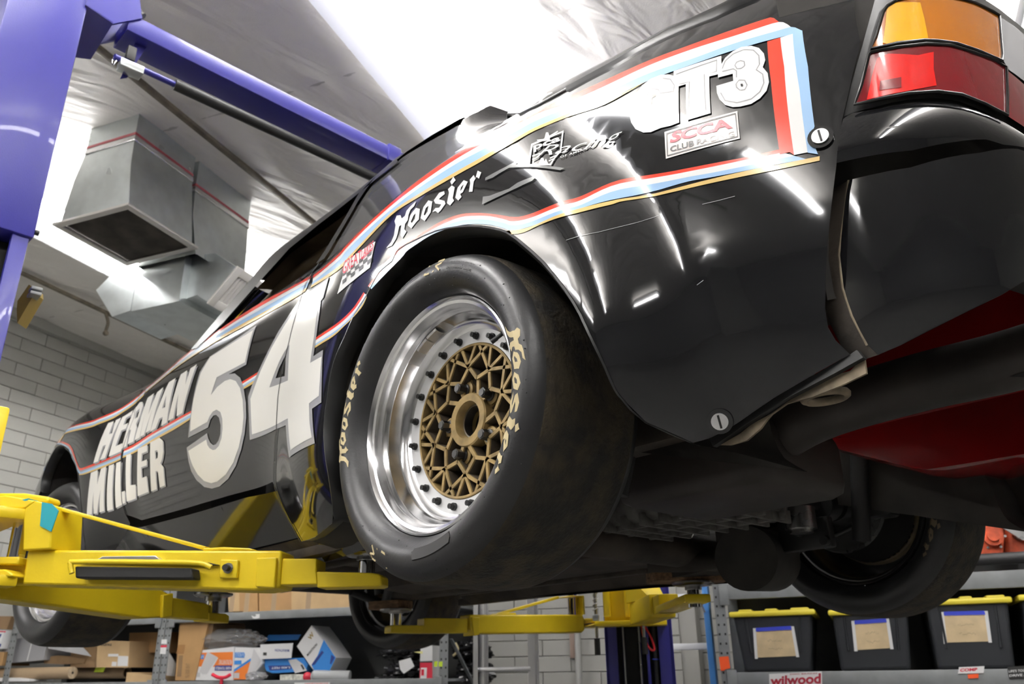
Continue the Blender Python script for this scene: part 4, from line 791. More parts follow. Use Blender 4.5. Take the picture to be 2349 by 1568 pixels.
polys('number', [[[(0.4384, 1.8854), (0.6248, 1.9184), (0.6564, 1.8922), (0.7126, 1.8578), (0.7674, 1.8154), (0.8162, 1.7641), (0.8456, 1.7228), (0.8638, 1.6969), (0.8604, 1.6839), (0.8421, 1.5953), (0.661, 1.5788), (0.5683, 1.5685), (0.5321, 1.4837), (0.4002, 1.4824), (0.4152, 1.5179), (0.4279, 1.5661), (0.3799, 1.5705), (0.3863, 1.6644), (0.4497, 1.6691), (0.45, 1.7349), (0.463, 1.8232), (0.4558, 1.8351), (0.4408, 1.8348), (0.439, 1.8702)], [(0.6365, 1.7817), (0.604, 1.674), (0.7447, 1.697), (0.723, 1.7249), (0.6953, 1.7524), (0.6657, 1.7714)]]], M_cream, CAR, .0024, label='large cream white 4')
polys('panel_gap', [line2d([(p[0], p[1]) for p in gap], .005)], M_satin, CAR, .0030)
polys('panel_gap', [line2d([(p[0], p[1]) for p in fender_seam], .003)], M_satin, CAR, .0028)
polys('name_lettering', [[(2.0054, 1.878), (1.9734, 1.8796), (1.9619, 1.8255), (1.9461, 1.827), (1.9639, 1.8822), (1.9355, 1.8869), (1.93, 1.7314), (1.9564, 1.7264), (1.9528, 1.784), (1.9686, 1.7816), (1.9655, 1.7237), (1.9915, 1.7203)], [(1.9292, 1.8874), (1.8673, 1.903), (1.8644, 1.8839), (1.8989, 1.8783), (1.8936, 1.8494), (1.8634, 1.8519), (1.8639, 1.8311), (1.892, 1.828), (1.8911, 1.768), (1.8529, 1.7738), (1.848, 1.7429), (1.9117, 1.7327)], [(1.7491, 1.9212), (1.6883, 1.9226), (1.6806, 1.843), (1.6538, 1.9167), (1.6001, 1.9214), (1.6207, 1.7732), (1.6677, 1.7739), (1.6494, 1.8532), (1.6801, 1.7697), (1.7172, 1.7712), (1.7222, 1.853), (1.7215, 1.7694), (1.7669, 1.7678)], [(1.4524, 1.9275), (1.3973, 1.9262), (1.3725, 1.8687), (1.3702, 1.9254), (1.3209, 1.9252), (1.3466, 1.7681), (1.3932, 1.7683), (1.4176, 1.8506), (1.4191, 1.7683), (1.4634, 1.7694)], [(1.9889, 1.685), (1.9519, 1.6905), (1.9324, 1.6349), (1.9347, 1.6921), (1.9091, 1.6972), (1.8742, 1.5376), (1.8957, 1.5342), (1.909, 1.6147), (1.9066, 1.5323), (1.9221, 1.5323), (1.944, 1.6112), (1.9314, 1.531), (1.9574, 1.5337)], [(1.8949, 1.6976), (1.8689, 1.7007), (1.8342, 1.5391), (1.8601, 1.5362)], [(1.8576, 1.7018), (1.8293, 1.7046), (1.8013, 1.5925), (1.7783, 1.5951), (1.7719, 1.554), (1.8198, 1.542)], [(1.8061, 1.7223), (1.7744, 1.7226), (1.7468, 1.6091), (1.7042, 1.6043), (1.6963, 1.5581), (1.7623, 1.5565)], [(1.7203, 1.7297), (1.6291, 1.7251), (1.6243, 1.702), (1.6754, 1.7039), (1.6707, 1.6752), (1.618, 1.6737), (1.6157, 1.653), (1.6665, 1.6561), (1.6515, 1.6172), (1.6078, 1.6168), (1.586, 1.5622), (1.6823, 1.5631)]], M_grey, CAR, .0018, .03, label='grey drop shadow of the lettering')
polys('name_lettering', [[[(1.8601, 1.9044), (1.832, 1.9257), (1.7976, 1.9178), (1.7763, 1.8968), (1.7749, 1.8594), (1.7917, 1.8348), (1.7757, 1.8172), (1.7745, 1.7654), (1.8143, 1.763), (1.8216, 1.8187), (1.8352, 1.8181), (1.821, 1.7575), (1.8488, 1.7518)], [(1.831, 1.8879), (1.806, 1.8958), (1.798, 1.8814), (1.7976, 1.8606), (1.8189, 1.8572)]], [[(1.5562, 1.9276), (1.4952, 1.9265), (1.4731, 1.7661), (1.5227, 1.7656), (1.5222, 1.7959), (1.5538, 1.7976), (1.5723, 1.7688), (1.6212, 1.7676)], [(1.5384, 1.8751), (1.5189, 1.829), (1.5479, 1.8312)]], [[(1.6048, 1.7268), (1.5221, 1.726), (1.4888, 1.71), (1.474, 1.6716), (1.4779, 1.6478), (1.4894, 1.636), (1.4635, 1.6209), (1.4442, 1.5597), (1.4852, 1.5597), (1.5088, 1.6152), (1.5282, 1.6187), (1.513, 1.5591), (1.5582, 1.5595)], [(1.5508, 1.6885), (1.5293, 1.6868), (1.5202, 1.6736), (1.5206, 1.6595), (1.5372, 1.6573)]]], M_grey, CAR, .0018, .03)
polys('name_lettering', [[(2.0176, 1.8856), (1.9855, 1.8872), (1.9722, 1.8324), (1.9563, 1.8339), (1.9761, 1.8899), (1.9481, 1.8946), (1.9382, 1.7375), (1.965, 1.7325), (1.9621, 1.7905), (1.9781, 1.7881), (1.9743, 1.7299), (2.0009, 1.7266)], [(1.9418, 1.8952), (1.8825, 1.9117), (1.8781, 1.892), (1.9115, 1.886), (1.9048, 1.8566), (1.8754, 1.8594), (1.8749, 1.8382), (1.9024, 1.835), (1.8999, 1.7743), (1.8621, 1.7802), (1.8565, 1.7491), (1.9199, 1.7388)], [(1.7698, 1.9317), (1.7078, 1.9328), (1.6958, 1.8514), (1.672, 1.9265), (1.618, 1.9312), (1.6332, 1.7805), (1.6806, 1.7814), (1.6645, 1.8617), (1.693, 1.7771), (1.7302, 1.7786), (1.7382, 1.8616), (1.7343, 1.7767), (1.7782, 1.7748)], [(1.4689, 1.9371), (1.413, 1.9356), (1.3855, 1.8768), (1.3856, 1.9346), (1.3359, 1.9343), (1.357, 1.7748), (1.404, 1.7752), (1.4305, 1.8585), (1.4301, 1.7751), (1.4746, 1.7764)]], M_cream, CAR, .0024, .03, label='cream white slanted lettering on the fender and door')
polys('name_lettering', [[[(1.8757, 1.9132), (1.8524, 1.9361), (1.8179, 1.9281), (1.7944, 1.9064), (1.7905, 1.868), (1.8052, 1.8426), (1.7889, 1.8249), (1.7854, 1.7722), (1.8239, 1.7695), (1.8332, 1.8259), (1.8464, 1.8252), (1.8304, 1.7639), (1.8575, 1.7581)], [(1.8463, 1.8965), (1.823, 1.905), (1.8142, 1.8903), (1.8124, 1.869), (1.8326, 1.8652)]], [[(1.5741, 1.9375), (1.5121, 1.9362), (1.4844, 1.7731), (1.5343, 1.7726), (1.5345, 1.8033), (1.5664, 1.8051), (1.5843, 1.776), (1.6336, 1.7748)], [(1.5531, 1.8837), (1.532, 1.8368), (1.5614, 1.8391)]], [[(1.6162, 1.7336), (1.533, 1.7327), (1.4992, 1.7165), (1.4838, 1.6777), (1.4875, 1.6539), (1.499, 1.642), (1.4728, 1.6267), (1.4523, 1.5651), (1.4935, 1.5651), (1.5183, 1.6211), (1.5379, 1.6246), (1.5215, 1.5646), (1.5669, 1.565)], [(1.5613, 1.695), (1.5397, 1.6932), (1.5303, 1.6798), (1.5306, 1.6657), (1.5473, 1.6635)]]], M_cream, CAR, .0024, .03)
polys('name_lettering', [[(1.9981, 1.6912), (1.9601, 1.6964), (1.9397, 1.6405), (1.9426, 1.6979), (1.9167, 1.7031), (1.8794, 1.5426), (1.9011, 1.5392), (1.9157, 1.6201), (1.912, 1.5373), (1.9279, 1.5374), (1.9513, 1.6168), (1.9374, 1.5361), (1.9642, 1.539)], [(1.9024, 1.7034), (1.8765, 1.7065), (1.8393, 1.544), (1.8652, 1.5412)], [(1.8651, 1.7076), (1.8371, 1.7105), (1.8076, 1.5977), (1.7851, 1.6004), (1.7779, 1.5591), (1.825, 1.547)], [(1.8147, 1.7284), (1.7838, 1.729), (1.7547, 1.6147), (1.7134, 1.6102), (1.7047, 1.5637), (1.7686, 1.5616)], [(1.7318, 1.7365), (1.6406, 1.732), (1.6354, 1.7086), (1.6869, 1.7106), (1.6817, 1.6817), (1.6288, 1.6801), (1.6262, 1.6593), (1.6773, 1.6625), (1.6618, 1.6233), (1.6179, 1.6228), (1.5949, 1.5678), (1.6912, 1.5688)]], M_cream, CAR, .0024, .03)
polys('region_sticker', [[(0.3392, 1.8445), (0.3524, 1.8902), (0.1958, 1.8761), (0.2034, 1.814), (0.3498, 1.8062)]], M_white, CAR, .0016, label='white sticker with red letters and black checks')
quad_text('sticker_lettering', 'GREAT', [(0.3395, 1.8519), (0.2471, 1.8501), (0.2588, 1.8838), (0.3547, 1.8943)], M_redink, .0024, bold=.0)
quad_text('sticker_lettering', 'LAKES', [(0.2498, 1.8541), (0.1994, 1.8597), (0.2033, 1.8824), (0.2556, 1.8794)], M_redink, .0024, bold=.0)
quad_text('sticker_lettering', 'REGION', [(0.2456, 1.85), (0.2012, 1.8544), (0.2013, 1.86), (0.2471, 1.858)], M_redink, .0026, bold=.03)
polys('sticker_checks', [[(0.3426, 1.8587), (0.3208, 1.8579), (0.316, 1.846), (0.3373, 1.8465)], [(0.3325, 1.8348), (0.3118, 1.8345), (0.3079, 1.8234), (0.3283, 1.8233)], [(0.316, 1.846), (0.2956, 1.8455), (0.2917, 1.8342), (0.3118, 1.8345)], [(0.2999, 1.857), (0.2799, 1.8568), (0.276, 1.8455), (0.2956, 1.8455)], [(0.2917, 1.8342), (0.2725, 1.8345), (0.2693, 1.8238), (0.2883, 1.8233)], [(0.276, 1.8455), (0.257, 1.8458), (0.2539, 1.835), (0.2725, 1.8345)], [(0.2606, 1.8569), (0.2419, 1.8568), (0.2386, 1.8459), (0.257, 1.8458)], [(0.2539, 1.835), (0.2357, 1.8353), (0.2331, 1.8249), (0.251, 1.8244)], [(0.2386, 1.8459), (0.2208, 1.8465), (0.2182, 1.8361), (0.2357, 1.8353)], [(0.2238, 1.8572), (0.2061, 1.8574), (0.2034, 1.8469), (0.2208, 1.8465)], [(0.2182, 1.8361), (0.2009, 1.8366), (0.1988, 1.8265), (0.2158, 1.8258)]], M_ink, CAR, .0024)
polys('torn_tape', [[(-0.178, 1.8434), (-0.1777, 1.8498), (-0.2163, 1.8492), (-0.2293, 1.8491), (-0.252, 1.851), (-0.2528, 1.8428), (-0.2779, 1.8323), (-0.3543, 1.7907), (-0.348, 1.7878), (-0.2943, 1.8172), (-0.2384, 1.8421), (-0.2178, 1.8409), (-0.1988, 1.8393)], [(-0.1739, 1.793), (-0.1755, 1.8091), (-0.1939, 1.8021), (-0.2456, 1.7925), (-0.2661, 1.7956), (-0.2992, 1.7936), (-0.3044, 1.7888), (-0.2987, 1.7841), (-0.2674, 1.7844), (-0.2237, 1.7879)]], M_tape, CAR, .0024)
polys('club_emblem', [[[(-0.2709, 1.8857), (-0.3242, 1.8998), (-0.3369, 1.838), (-0.331, 1.8236), (-0.328, 1.8071), (-0.2817, 1.8254), (-0.2766, 1.8572)], [(-0.2757, 1.88), (-0.3224, 1.8948), (-0.3334, 1.8422), (-0.3286, 1.8259), (-0.325, 1.8118), (-0.285, 1.8278), (-0.2806, 1.8541)]]], M_white, CAR, .0026, label='white outlined shield emblem')
polys('club_emblem', [[(-0.2923, 1.8915), (-0.2891, 1.9099), (-0.2936, 1.9079), (-0.2994, 1.8961), (-0.3113, 1.9045), (-0.3134, 1.9005), (-0.302, 1.891), (-0.3049, 1.8816), (-0.2952, 1.8827), (-0.2804, 1.89), (-0.2781, 1.894), (-0.2918, 1.8902)], [(-0.2838, 1.8499), (-0.2973, 1.8511), (-0.2982, 1.8479), (-0.2848, 1.8461)], [(-0.2864, 1.8405), (-0.298, 1.8418), (-0.2988, 1.8387), (-0.2873, 1.8368)], [(-0.3204, 1.8222), (-0.3306, 1.8251), (-0.3296, 1.8219), (-0.3214, 1.8186)], [(-0.3204, 1.8291), (-0.3313, 1.8323), (-0.3313, 1.829), (-0.3214, 1.8254)], [(-0.3028, 1.82), (-0.3039, 1.8344), (-0.3078, 1.8341), (-0.3128, 1.8225), (-0.314, 1.8289), (-0.3217, 1.8136), (-0.3174, 1.8121)]], M_white, CAR, .0026)
quad_text('emblem_lettering', 'pca', [(-0.2838, 1.8569), (-0.3277, 1.8647), (-0.3219, 1.8847), (-0.2771, 1.8777)], M_white, .0026, bold=.03)
quad_text('emblem_lettering', 'Racing', [(-0.2952, 1.8299), (-0.4518, 1.8082), (-0.4519, 1.8373), (-0.2879, 1.8695)], M_white, .0030, bold=-.005, shear=.5)
quad_text('emblem_lettering', 'OF AMERICA', [(-0.3399, 1.8202), (-0.3915, 1.8259), (-0.3906, 1.8314), (-0.3385, 1.8257)], M_white, .0026, bold=.01, space=1.15)
# scratches
polys('scratch', [line2d(l, .0009) for l in [[(-0.3768, 1.635), (-0.4288, 1.6341), (-0.457, 1.6384), (-0.5081, 1.6464)], [(-0.5773, 1.6395), (-0.6022, 1.6361), (-0.6263, 1.6339)], [(-0.5501, 1.5198), (-0.5605, 1.5244)]]], M_grey, CAR, .0008)

# ------------------------------------------------------------------ wheels
M_flange = mat('matt_aluminium', (.60, .60, .60), .55, metal=.5)
TYRE = [(.666,.222),(.650,.232),(.636,.250),(.634,.268),(.642,.285),(.660,.297),(.690,.3035),(.76,.305),(.835,.3045),(.868,.301),(.890,.292),(.903,.279),(.907,.264),(.903,.248),(.890,.233),(.872,.2225)]
TW = .765
def tyre_pt(a, r, off=0.0):   # outer sidewall point at angle a, radius r
    pr = TYRE[9:][::-1]
    for (y0, r0), (y1, r1) in zip(pr, pr[1:]):
        if r0 <= r <= r1: y = y0+(y1-y0)*(r-r0)/(r1-r0); n = Vector((0, r1-r0, -(y1-y0))).normalized(); break
    else: y = pr[0][0]; n = Vector((0, 1, 0))
    e = Vector((math.cos(a), 0, math.sin(a)))
    return e*r+Vector((0, y-TW, 0))+(e*n.z+Vector((0, n.y, 0)))*off, n
_wm = {}
def wheel_meshes():
    T = smooth_pts([(y, r, 0) for y, r in TYRE], 3); prof = [(p.x-TW, p.y) for p in T]
    tr = [i for i, p in enumerate(prof) if p[1] > .2985]
    a = MB(); a.lathe(prof[:tr[0]+1], n=128); a.lathe(prof[tr[-1]:], n=128)
    b = MB(); b.lathe(prof[tr[0]:tr[-1]+1], n=128)
    _wm['side'] = a; _wm['tread'] = b
    rim = MB()
    rim.lathe([(.868-TW,.2205),(.874-TW,.2215),(.876-TW,.2185),(.872-TW,.2155),(.868-TW,.2135),(.866-TW,.208),(.858-TW,.205),(.852-TW,.2035),(.846-TW,.2015),(.842-TW,.1985),(.838-TW,.1975),(.815-TW,.195),(.806-TW,.190),(.802-TW,.183),(.799-TW,.176)], n=128)
    rim.lathe([(.785-TW,.148),(.78-TW,.180),(.74-TW,.190),(.69-TW,.195),(.665-TW,.204),(.656-TW,.2125),(.652-TW,.2195),(.660-TW,.2215),(.668-TW,.2205)], n=96)
    _wm['rim'] = rim
wheel_meshes()
def web(mb, a, b, w, y0, y1):
    a = Vector(a); b = Vector(b); d = (b-a).normalized(); n = Vector((-d.y, d.x))*w/2
    p = [a+n, b+n, b-n, a-n]
    t = [(q.x, y0, q.y) for q in [a+n*1.5, b+n*1.5, b-n*1.5, a-n*1.5]]+[(q.x, y1, q.y) for q in p]
    k = .0032
    m2 = [(t[4+i][0]+(t[i][0]-t[4+i][0])*.2, y1-k, t[4+i][2]+(t[i][2]-t[4+i][2])*.2) for i in range(4)]
    mb.add(t[4:]+m2, [(0,1,2,3),(4,5,1,0),(5,6,2,1),(6,7,3,2),(7,4,0,3)])
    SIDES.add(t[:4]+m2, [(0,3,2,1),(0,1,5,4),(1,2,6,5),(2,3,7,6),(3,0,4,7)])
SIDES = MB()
def pol(r, deg): return (r*math.cos(math.radians(deg)), r*math.sin(math.radians(deg)))
def make_centre():
    mb = MB(); Y1 = .799-TW; Y0 = .768-TW
    mb.lathe([(Y0,.1485),(Y1,.1485),(Y1+.001,.147),(Y1+.0005,.1435),(Y0,.1425)], n=120)
    mb.lathe([(Y0,.052),(Y1-.006,.052),(Y1-.003,.050),(Y1-.003,.036),(Y1-.010,.0335),(Y0-.02,.033)], n=60)
    for k in range(10):
        a = 20+36*k; m = pol(.104, a); mi = pol(.104, a)
        for da in (-25, -9, 9, 25):
            web(mb, m, pol(.1445, a+da*(.92)), .0066, Y0, Y1-.001)
        for da in (-18, 18): web(mb, m, pol(.080, a+da), .0072, Y0, Y1-.003)
    for k in range(10):
        a = 2+36*k
        web(mb, pol(.081, a), pol(.050, a+(14 if k % 2 else -2)), .0080, Y0, Y1-.006)
    # lug pads
    for k in range(5):
        a = 2+72*k; x, z = pol(.067, a)
        t = MB(Matrix.Translation((x, 0, z))); t.lathe([(Y0,.019),(Y1-.016,.0185),(Y1-.014,.015),(Y1-.014,.010)], n=20); mb.add(t.v, t.f)
        x2, z2 = pol(.045, a); web(mb, (x2, z2), pol(.085, a), .030, Y0, Y1-.018)
    return mb
CENTRE = make_centre()
def wheel(c, rz, flip, mark, first):
    M = Matrix.Translation(c) @ Matrix.Rotation(rz, 4, 'Z') @ (Matrix.Rotation(PI, 4, 'Z') if flip else Matrix())
    def put(mb, name, m, parent, smooth, label=None, kind=None):
        t = MB(M); t.add(mb.v, mb.f); return t.build(name, m, parent, smooth, label, kind)
    ty = put(_wm['side'], 'tyre', M_tyre, CAR, 180)
    put(_wm['tread'], 'tyre_tread', M_tread, ty, 180)
    ri = put(_wm['rim'], 'rim', M_alu, CAR, 40)
    t = MB(); t.lathe([(.799-TW,.1765),(.7975-TW,.1495),(.785-TW,.148)], n=128); put(t, 'rim_flange', M_flange, ri, 40)
    wc = put(CENTRE, 'wheel_centre', M_mag, ri, 30, 'gold lattice centre')
    put(SIDES, 'lattice_sides', M_dustshade, ri, 30)
    t = MB(); t.lathe([(.765-TW,.147),(.765-TW,.034),(.70-TW,.033),(.70-TW,.0)], n=60); put(t, 'hub_cavity', M_magdk, ri, 40)
    t = MB(); t.lathe([(.775-TW,.0335),(.779-TW,.0325),(.779-TW,.0295),(.76-TW,.029)], n=48); put(t, 'hub_ring', M_steel, ri, 40)
    if not first and not mark: return ty, ri, M
    for k in range(20):
        x, z = pol(.1625, 11+18*k); t = MB(); t.cyl((x, .797-TW, z), (x, .8035-TW, z), .0072, 14); t.cyl((x, .8035-TW, z), (x, .812-TW, z), .0050, 12)
        b = put(t, 'rim_bolt', M_satin, ri, 40)
        t = MB(); t.cyl((x, .8119-TW, z), (x, .8124-TW, z), .0026, 6); put(t, 'bolt_socket', M_magdk, ri, None)
    for k in range(5):
        x, z = pol(.067, 2+72*k); t = MB(); t.cyl((x, .785-TW, z), (x, .788-TW, z), .0125, 20); t.cyl((x, .788-TW, z), (x, .806-TW, z), .0098, 6); t.cyl((x, .806-TW, z), (x, .808-TW, z), .007, 12)
        put(t, 'lug_nut', M_darksteel, ri, 30)
    # valve stem and balance weights taped in the barrel
    e = Vector((math.cos(math.radians(138)), 0, math.sin(math.radians(138)))); p = e*.190+Vector((0, .822-TW, 0)); q = p-e*.028+Vector((0, .016, 0))
    t = MB(); t.cyl(p, p+(q-p)*.25, .0062, 14); t.cyl(p+(q-p)*.2, q, .0036, 12); t.cyl(p+(q-p)*.62, q, .0045, 12); put(t, 'valve_stem', M_satin, ri, 40)
    for a0, a1 in ((56, 66), (66.5, 76)):
        rows = []
        for k in range(7):
            a = math.radians(a0+(a1-a0)*k/6); e = Vector((math.cos(a), 0, math.sin(a)))
            rows.append([e*.1955+Vector((0, .840-TW, 0)), e*.191+Vector((0, .838-TW, 0)), e*.1885+Vector((0, .818-TW, 0)), e*.192+Vector((0, .816-TW, 0))])
        t = MB(); t.loft(rows); put(t, 'balance_weight', M_alu2, ri, 40)
    t = MB(); rows = []
    for k in range(13):
        a = math.radians(46+38*k/12); e = Vector((math.cos(a), 0, math.sin(a))); rows.append([e*.1965+Vector((0, .8405-TW, 0)), e*.1935+Vector((0, .814-TW, 0))])
    t.loft(rows); put(t, 'weight_tape', M_tape, ri, 180)
    return ty, ri, M
WORD = [[[(-0.063, -0.003), (-0.006, 0.105), (0.025, 0.29), (0.044, 0.652), (0.032, 0.829), (0.057, 0.985), (0.101, 0.908), (0.116, 0.747), (0.152, 0.766), (0.171, 0.923), (0.209, 0.988), (0.281, 1.049), (0.259, 0.897), (0.218, 0.862), (0.194, 0.703), (0.187, 0.525), (0.154, 0.449), (0.146, 0.256), (0.171, 0.115), (0.124, -0.049), (0.099, 0.126), (0.11, 0.505), (0.086, 0.504), (0.07, 0.276), (0.051, 0.106), (0.0, -0.058)]], [[(0.234, 0.71), (0.281, 0.793), (0.327, 0.649), (0.314, 0.265), (0.281, 0.223), (0.228, 0.107), (0.184, 0.321), (0.213, 0.631)], [(0.253, 0.557), (0.276, 0.592), (0.268, 0.387), (0.233, 0.309), (0.222, 0.385)]], [[(0.367, 0.627), (0.424, 0.765), (0.471, 0.618), (0.452, 0.235), (0.382, 0.049), (0.334, 0.275)], [(0.395, 0.532), (0.427, 0.555), (0.415, 0.338), (0.382, 0.27), (0.372, 0.327)]], [[(0.487, 0.624), (0.551, 0.781), (0.608, 0.714), (0.615, 0.586), (0.567, 0.566), (0.547, 0.534), (0.614, 0.321), (0.624, 0.192), (0.57, 0.049), (0.538, 0.018), (0.506, 0.165), (0.471, 0.209), (0.506, 0.284), (0.551, 0.202), (0.573, 0.271), (0.506, 0.454)]], [[(0.652, 0.692), (0.696, 0.742), (0.732, 0.591), (0.709, 0.216), (0.724, 0.089), (0.677, 0.002), (0.641, 0.173), (0.665, 0.536)]], [[(0.715, 1.041), (0.742, 0.845), (0.696, 0.768), (0.678, 0.922)]], [[(0.763, 0.5), (0.835, 0.637), (0.882, 0.469), (0.825, 0.191), (0.795, 0.187), (0.81, 0.042), (0.772, -0.018), (0.738, 0.173)], [(0.804, 0.431), (0.835, 0.48), (0.818, 0.349), (0.795, 0.302)]], [[(0.905, 0.503), (0.952, 0.578), (0.971, 0.391), (0.996, 0.65), (1.039, 0.486), (1.013, 0.298), (0.984, 0.435), (0.952, 0.323), (0.937, -0.035), (0.896, 0.047), (0.911, 0.353)]]]
def tyre_words(ty, M, two=True):
    def ring(loops, fn):
        vs, fs = fill2d(loops, .05); b = len(V); V.extend(fn(x, y) for x, y in vs); Fc.extend([[i+b for i in f] for f in fs])
    for a0 in ((163, -12) if two else (163,)):
        for lp in WORD:
            V = []; Fc = []

            # the word runs clockwise seen from outside: angle grows because +X points left there
            ring(lp, lambda x, y: M @ tyre_pt(math.radians(a0+x*52 if a0 > 90 else a0+x*46), min(.290, max(.2335, .248+.030*y)), .0012)[0])
            me = bpy.data.meshes.new('tyre_lettering'); me.from_pydata([tuple(v) for v in V], [], Fc); link('tyre_lettering', me, M_tan, ty, 180)
def tyre_scrawl(ty, M, strokes, m=None):
    mb = MB()
    for st in strokes:
        pts = [M @ tyre_pt(math.radians(a), r, .0016)[0] for a, r in st]
        for p, q in zip(pts, pts[1:]):
            d = (q-p).normalized(); n = d.cross(Vector((0, 1, 0))).normalized()*.0019; mb.add([p+n-d*.0008, q+n+d*.0008, q-n+d*.0008, p-n-d*.0008], [(0,1,2,3)])
    return mb.build('chalk_mark', m or M_tan, ty, recalc=False)
def tyre_text(ty, M, s, a0, a1, r0, r1, m, bold=0):
    vs, fs = text_mesh(s, bold); mb = MB()
    mb.add([M @ tyre_pt(math.radians(a0+(a1-a0)*x), r0+(r1-r0)*y, .0009)[0] for x, y in vs], fs); return mb.build('moulded_lettering', m, ty, recalc=False)
M_mould = mat('moulded_rubber', (.006, .006, .006), .5)
ty, ri, MW = wheel((0, TW, 1.45), 0, False, True, True)
tyre_words(ty, MW)
tyre_scrawl(ty, MW, [[(92.0, .284), (91.2, .264), (94.4, .263)], [(97.0, .263), (97.6, .285), (101.0, .286), (101.6, .277), (98.0, .274), (101.5, .263)]])
tyre_scrawl(ty, MW, [[(-70.5, .285), (-70.0, .262), (-67.5, .261)], [(-64, .261), (-62.4, .284), (-60.2, .284), (-59.6, .277), (-62.5, .273), (-60.0, .262)]])
for i, (s, r) in enumerate((('ISR ANGERLE ISR IHE', .262), ('ISR SERVICE ISR', .252), ('RACING ONLY', .272))): tyre_text(ty, MW, s, 106+i*1.0, 124-(i % 2)*3, r, r+.005, M_mould, .02)
for a0, s in ((64, 'NOT FOR HIGHWAY USE'), (40, 'BIAS PLY')): 
    for k in range(2): tyre_text(ty, MW, s, a0, a0+22, .276-.009*k, .282-.009*k, M_mould, .02)
# raised data plate on the sidewall, bottom right
mb = MB(); rows = []
for k in range(25):
    a = math.radians(-88-24*k/24); w = .011*min(1, math.sin(PI*min(max(k/24, .0), 1))*6+.25)
    rows.append([MW @ tyre_pt(a, .256+w, .0003)[0], MW @ tyre_pt(a, .256+w*.8, .0022)[0], MW @ tyre_pt(a, .256-w*.8, .0022)[0], MW @ tyre_pt(a, .256-w, .0003)[0]])
mb.loft(rows).build('data_plate', M_mould, ty, 40)
# rubber hairs / pick-up
random.seed(3); mb = MB()
for k in range(150):
    a = random.uniform(0, 2*PI); r = random.uniform(.232, .298); p, n = tyre_pt(a, r, 0); p = MW @ p; mb.sphere(p, .0009+.0008*random.random(), 6, 4)
o = mb.build('rubber_pickup', M_rubber, ty, 60, kind='stuff')
t2, r2, M2_ = wheel((0, -TW, 1.45), 0, True, False, False)
# inside of the right rear: lettering seen on the inner sidewall
def inner_words(ty, M):
    pr = TYRE[:7]; V = []; Fc = []
    def pt(a, r):
        for (y0, r0), (y1, r1) in zip(pr, pr[1:]):
            if r0 <= r <= r1: y = y0+(y1-y0)*(r-r0)/(r1-r0); break
        else: y = .64
        return M @ Vector((r*math.cos(a), y-TW-.002, r*math.sin(a)))
    for lp in WORD:
        V = []; Fc = []
        vs, fs = fill2d(lp, .05); b = len(V); V.extend(pt(math.radians(25-x*62), .244+.030*y) for x, y in vs); Fc.extend([[i+b for i in f] for f in fs])
        me = bpy.data.meshes.new('tyre_lettering'); me.from_pydata([tuple(v) for v in V], [], Fc); link('tyre_lettering', me, M_dulltan, ty)
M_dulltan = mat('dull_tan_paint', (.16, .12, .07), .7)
inner_words(t2, M2_)
wheel((2.40, .775, 1.425), math.radians(9), False, False, False)
wheel((2.40, -.735, 1.43), math.radians(9), True, False, False)

# ------------------------------------------------------------------ underbody
def ubox(name, lo, hi, m=M_under, bev=.01, smooth=40, label=None): mb = MB(); mb.box(lo, hi, bev); return mb.build(name, m, CAR, smooth, label)
mb = MB()   # floor pan with tunnel and sills
sec = [(.70,1.335),(.66,1.295),(.63,1.295),(.60,1.325),(.30,1.315),(.16,1.33),(.13,1.44),(-.13,1.44),(-.16,1.33),(-.30,1.315),(-.60,1.325),(-.63,1.295),(-.66,1.295),(-.70,1.335)]
mb.loft([[(X, y, z+dz) for y, z in sec] for X, dz in ((.36,.02),(.55,0),(1.2,.0),(1.75,.0),(1.95,.09),(2.15,.16))]); mb.build('floor_pan', M_under, CAR, smooth=30)
for s in (1, -1):
    ubox('sill_rail', (.45, s*.66-.02, 1.290), (1.85, s*.66+.02, 1.32), M_under, .006)
    ubox('chassis_rail', (1.1, s*.36-.04, 1.302), (1.9, s*.36+.04, 1.34))
    if s > 0: ubox('chassis_rail', (-.30, s*.50-.035, 1.40), (.36, s*.50+.035, 1.46))
    ubox('floor_rib', (.6, s*.45-.012, 1.305), (1.6, s*.45+.012, 1.325), M_under, .004)
ubox('rear_floor', (-.80, -.66, 1.86), (.05, .66, 1.88), M_under, .01)
ubox('seat_pan', (.02, -.66, 1.50), (.38, .66, 1.53), M_under, .01)
mb = MB(); mb.tube([(.34,-.56,1.33),(.34,.56,1.33)], .045, 16); mb.build('torsion_tube', M_under, CAR, 60)
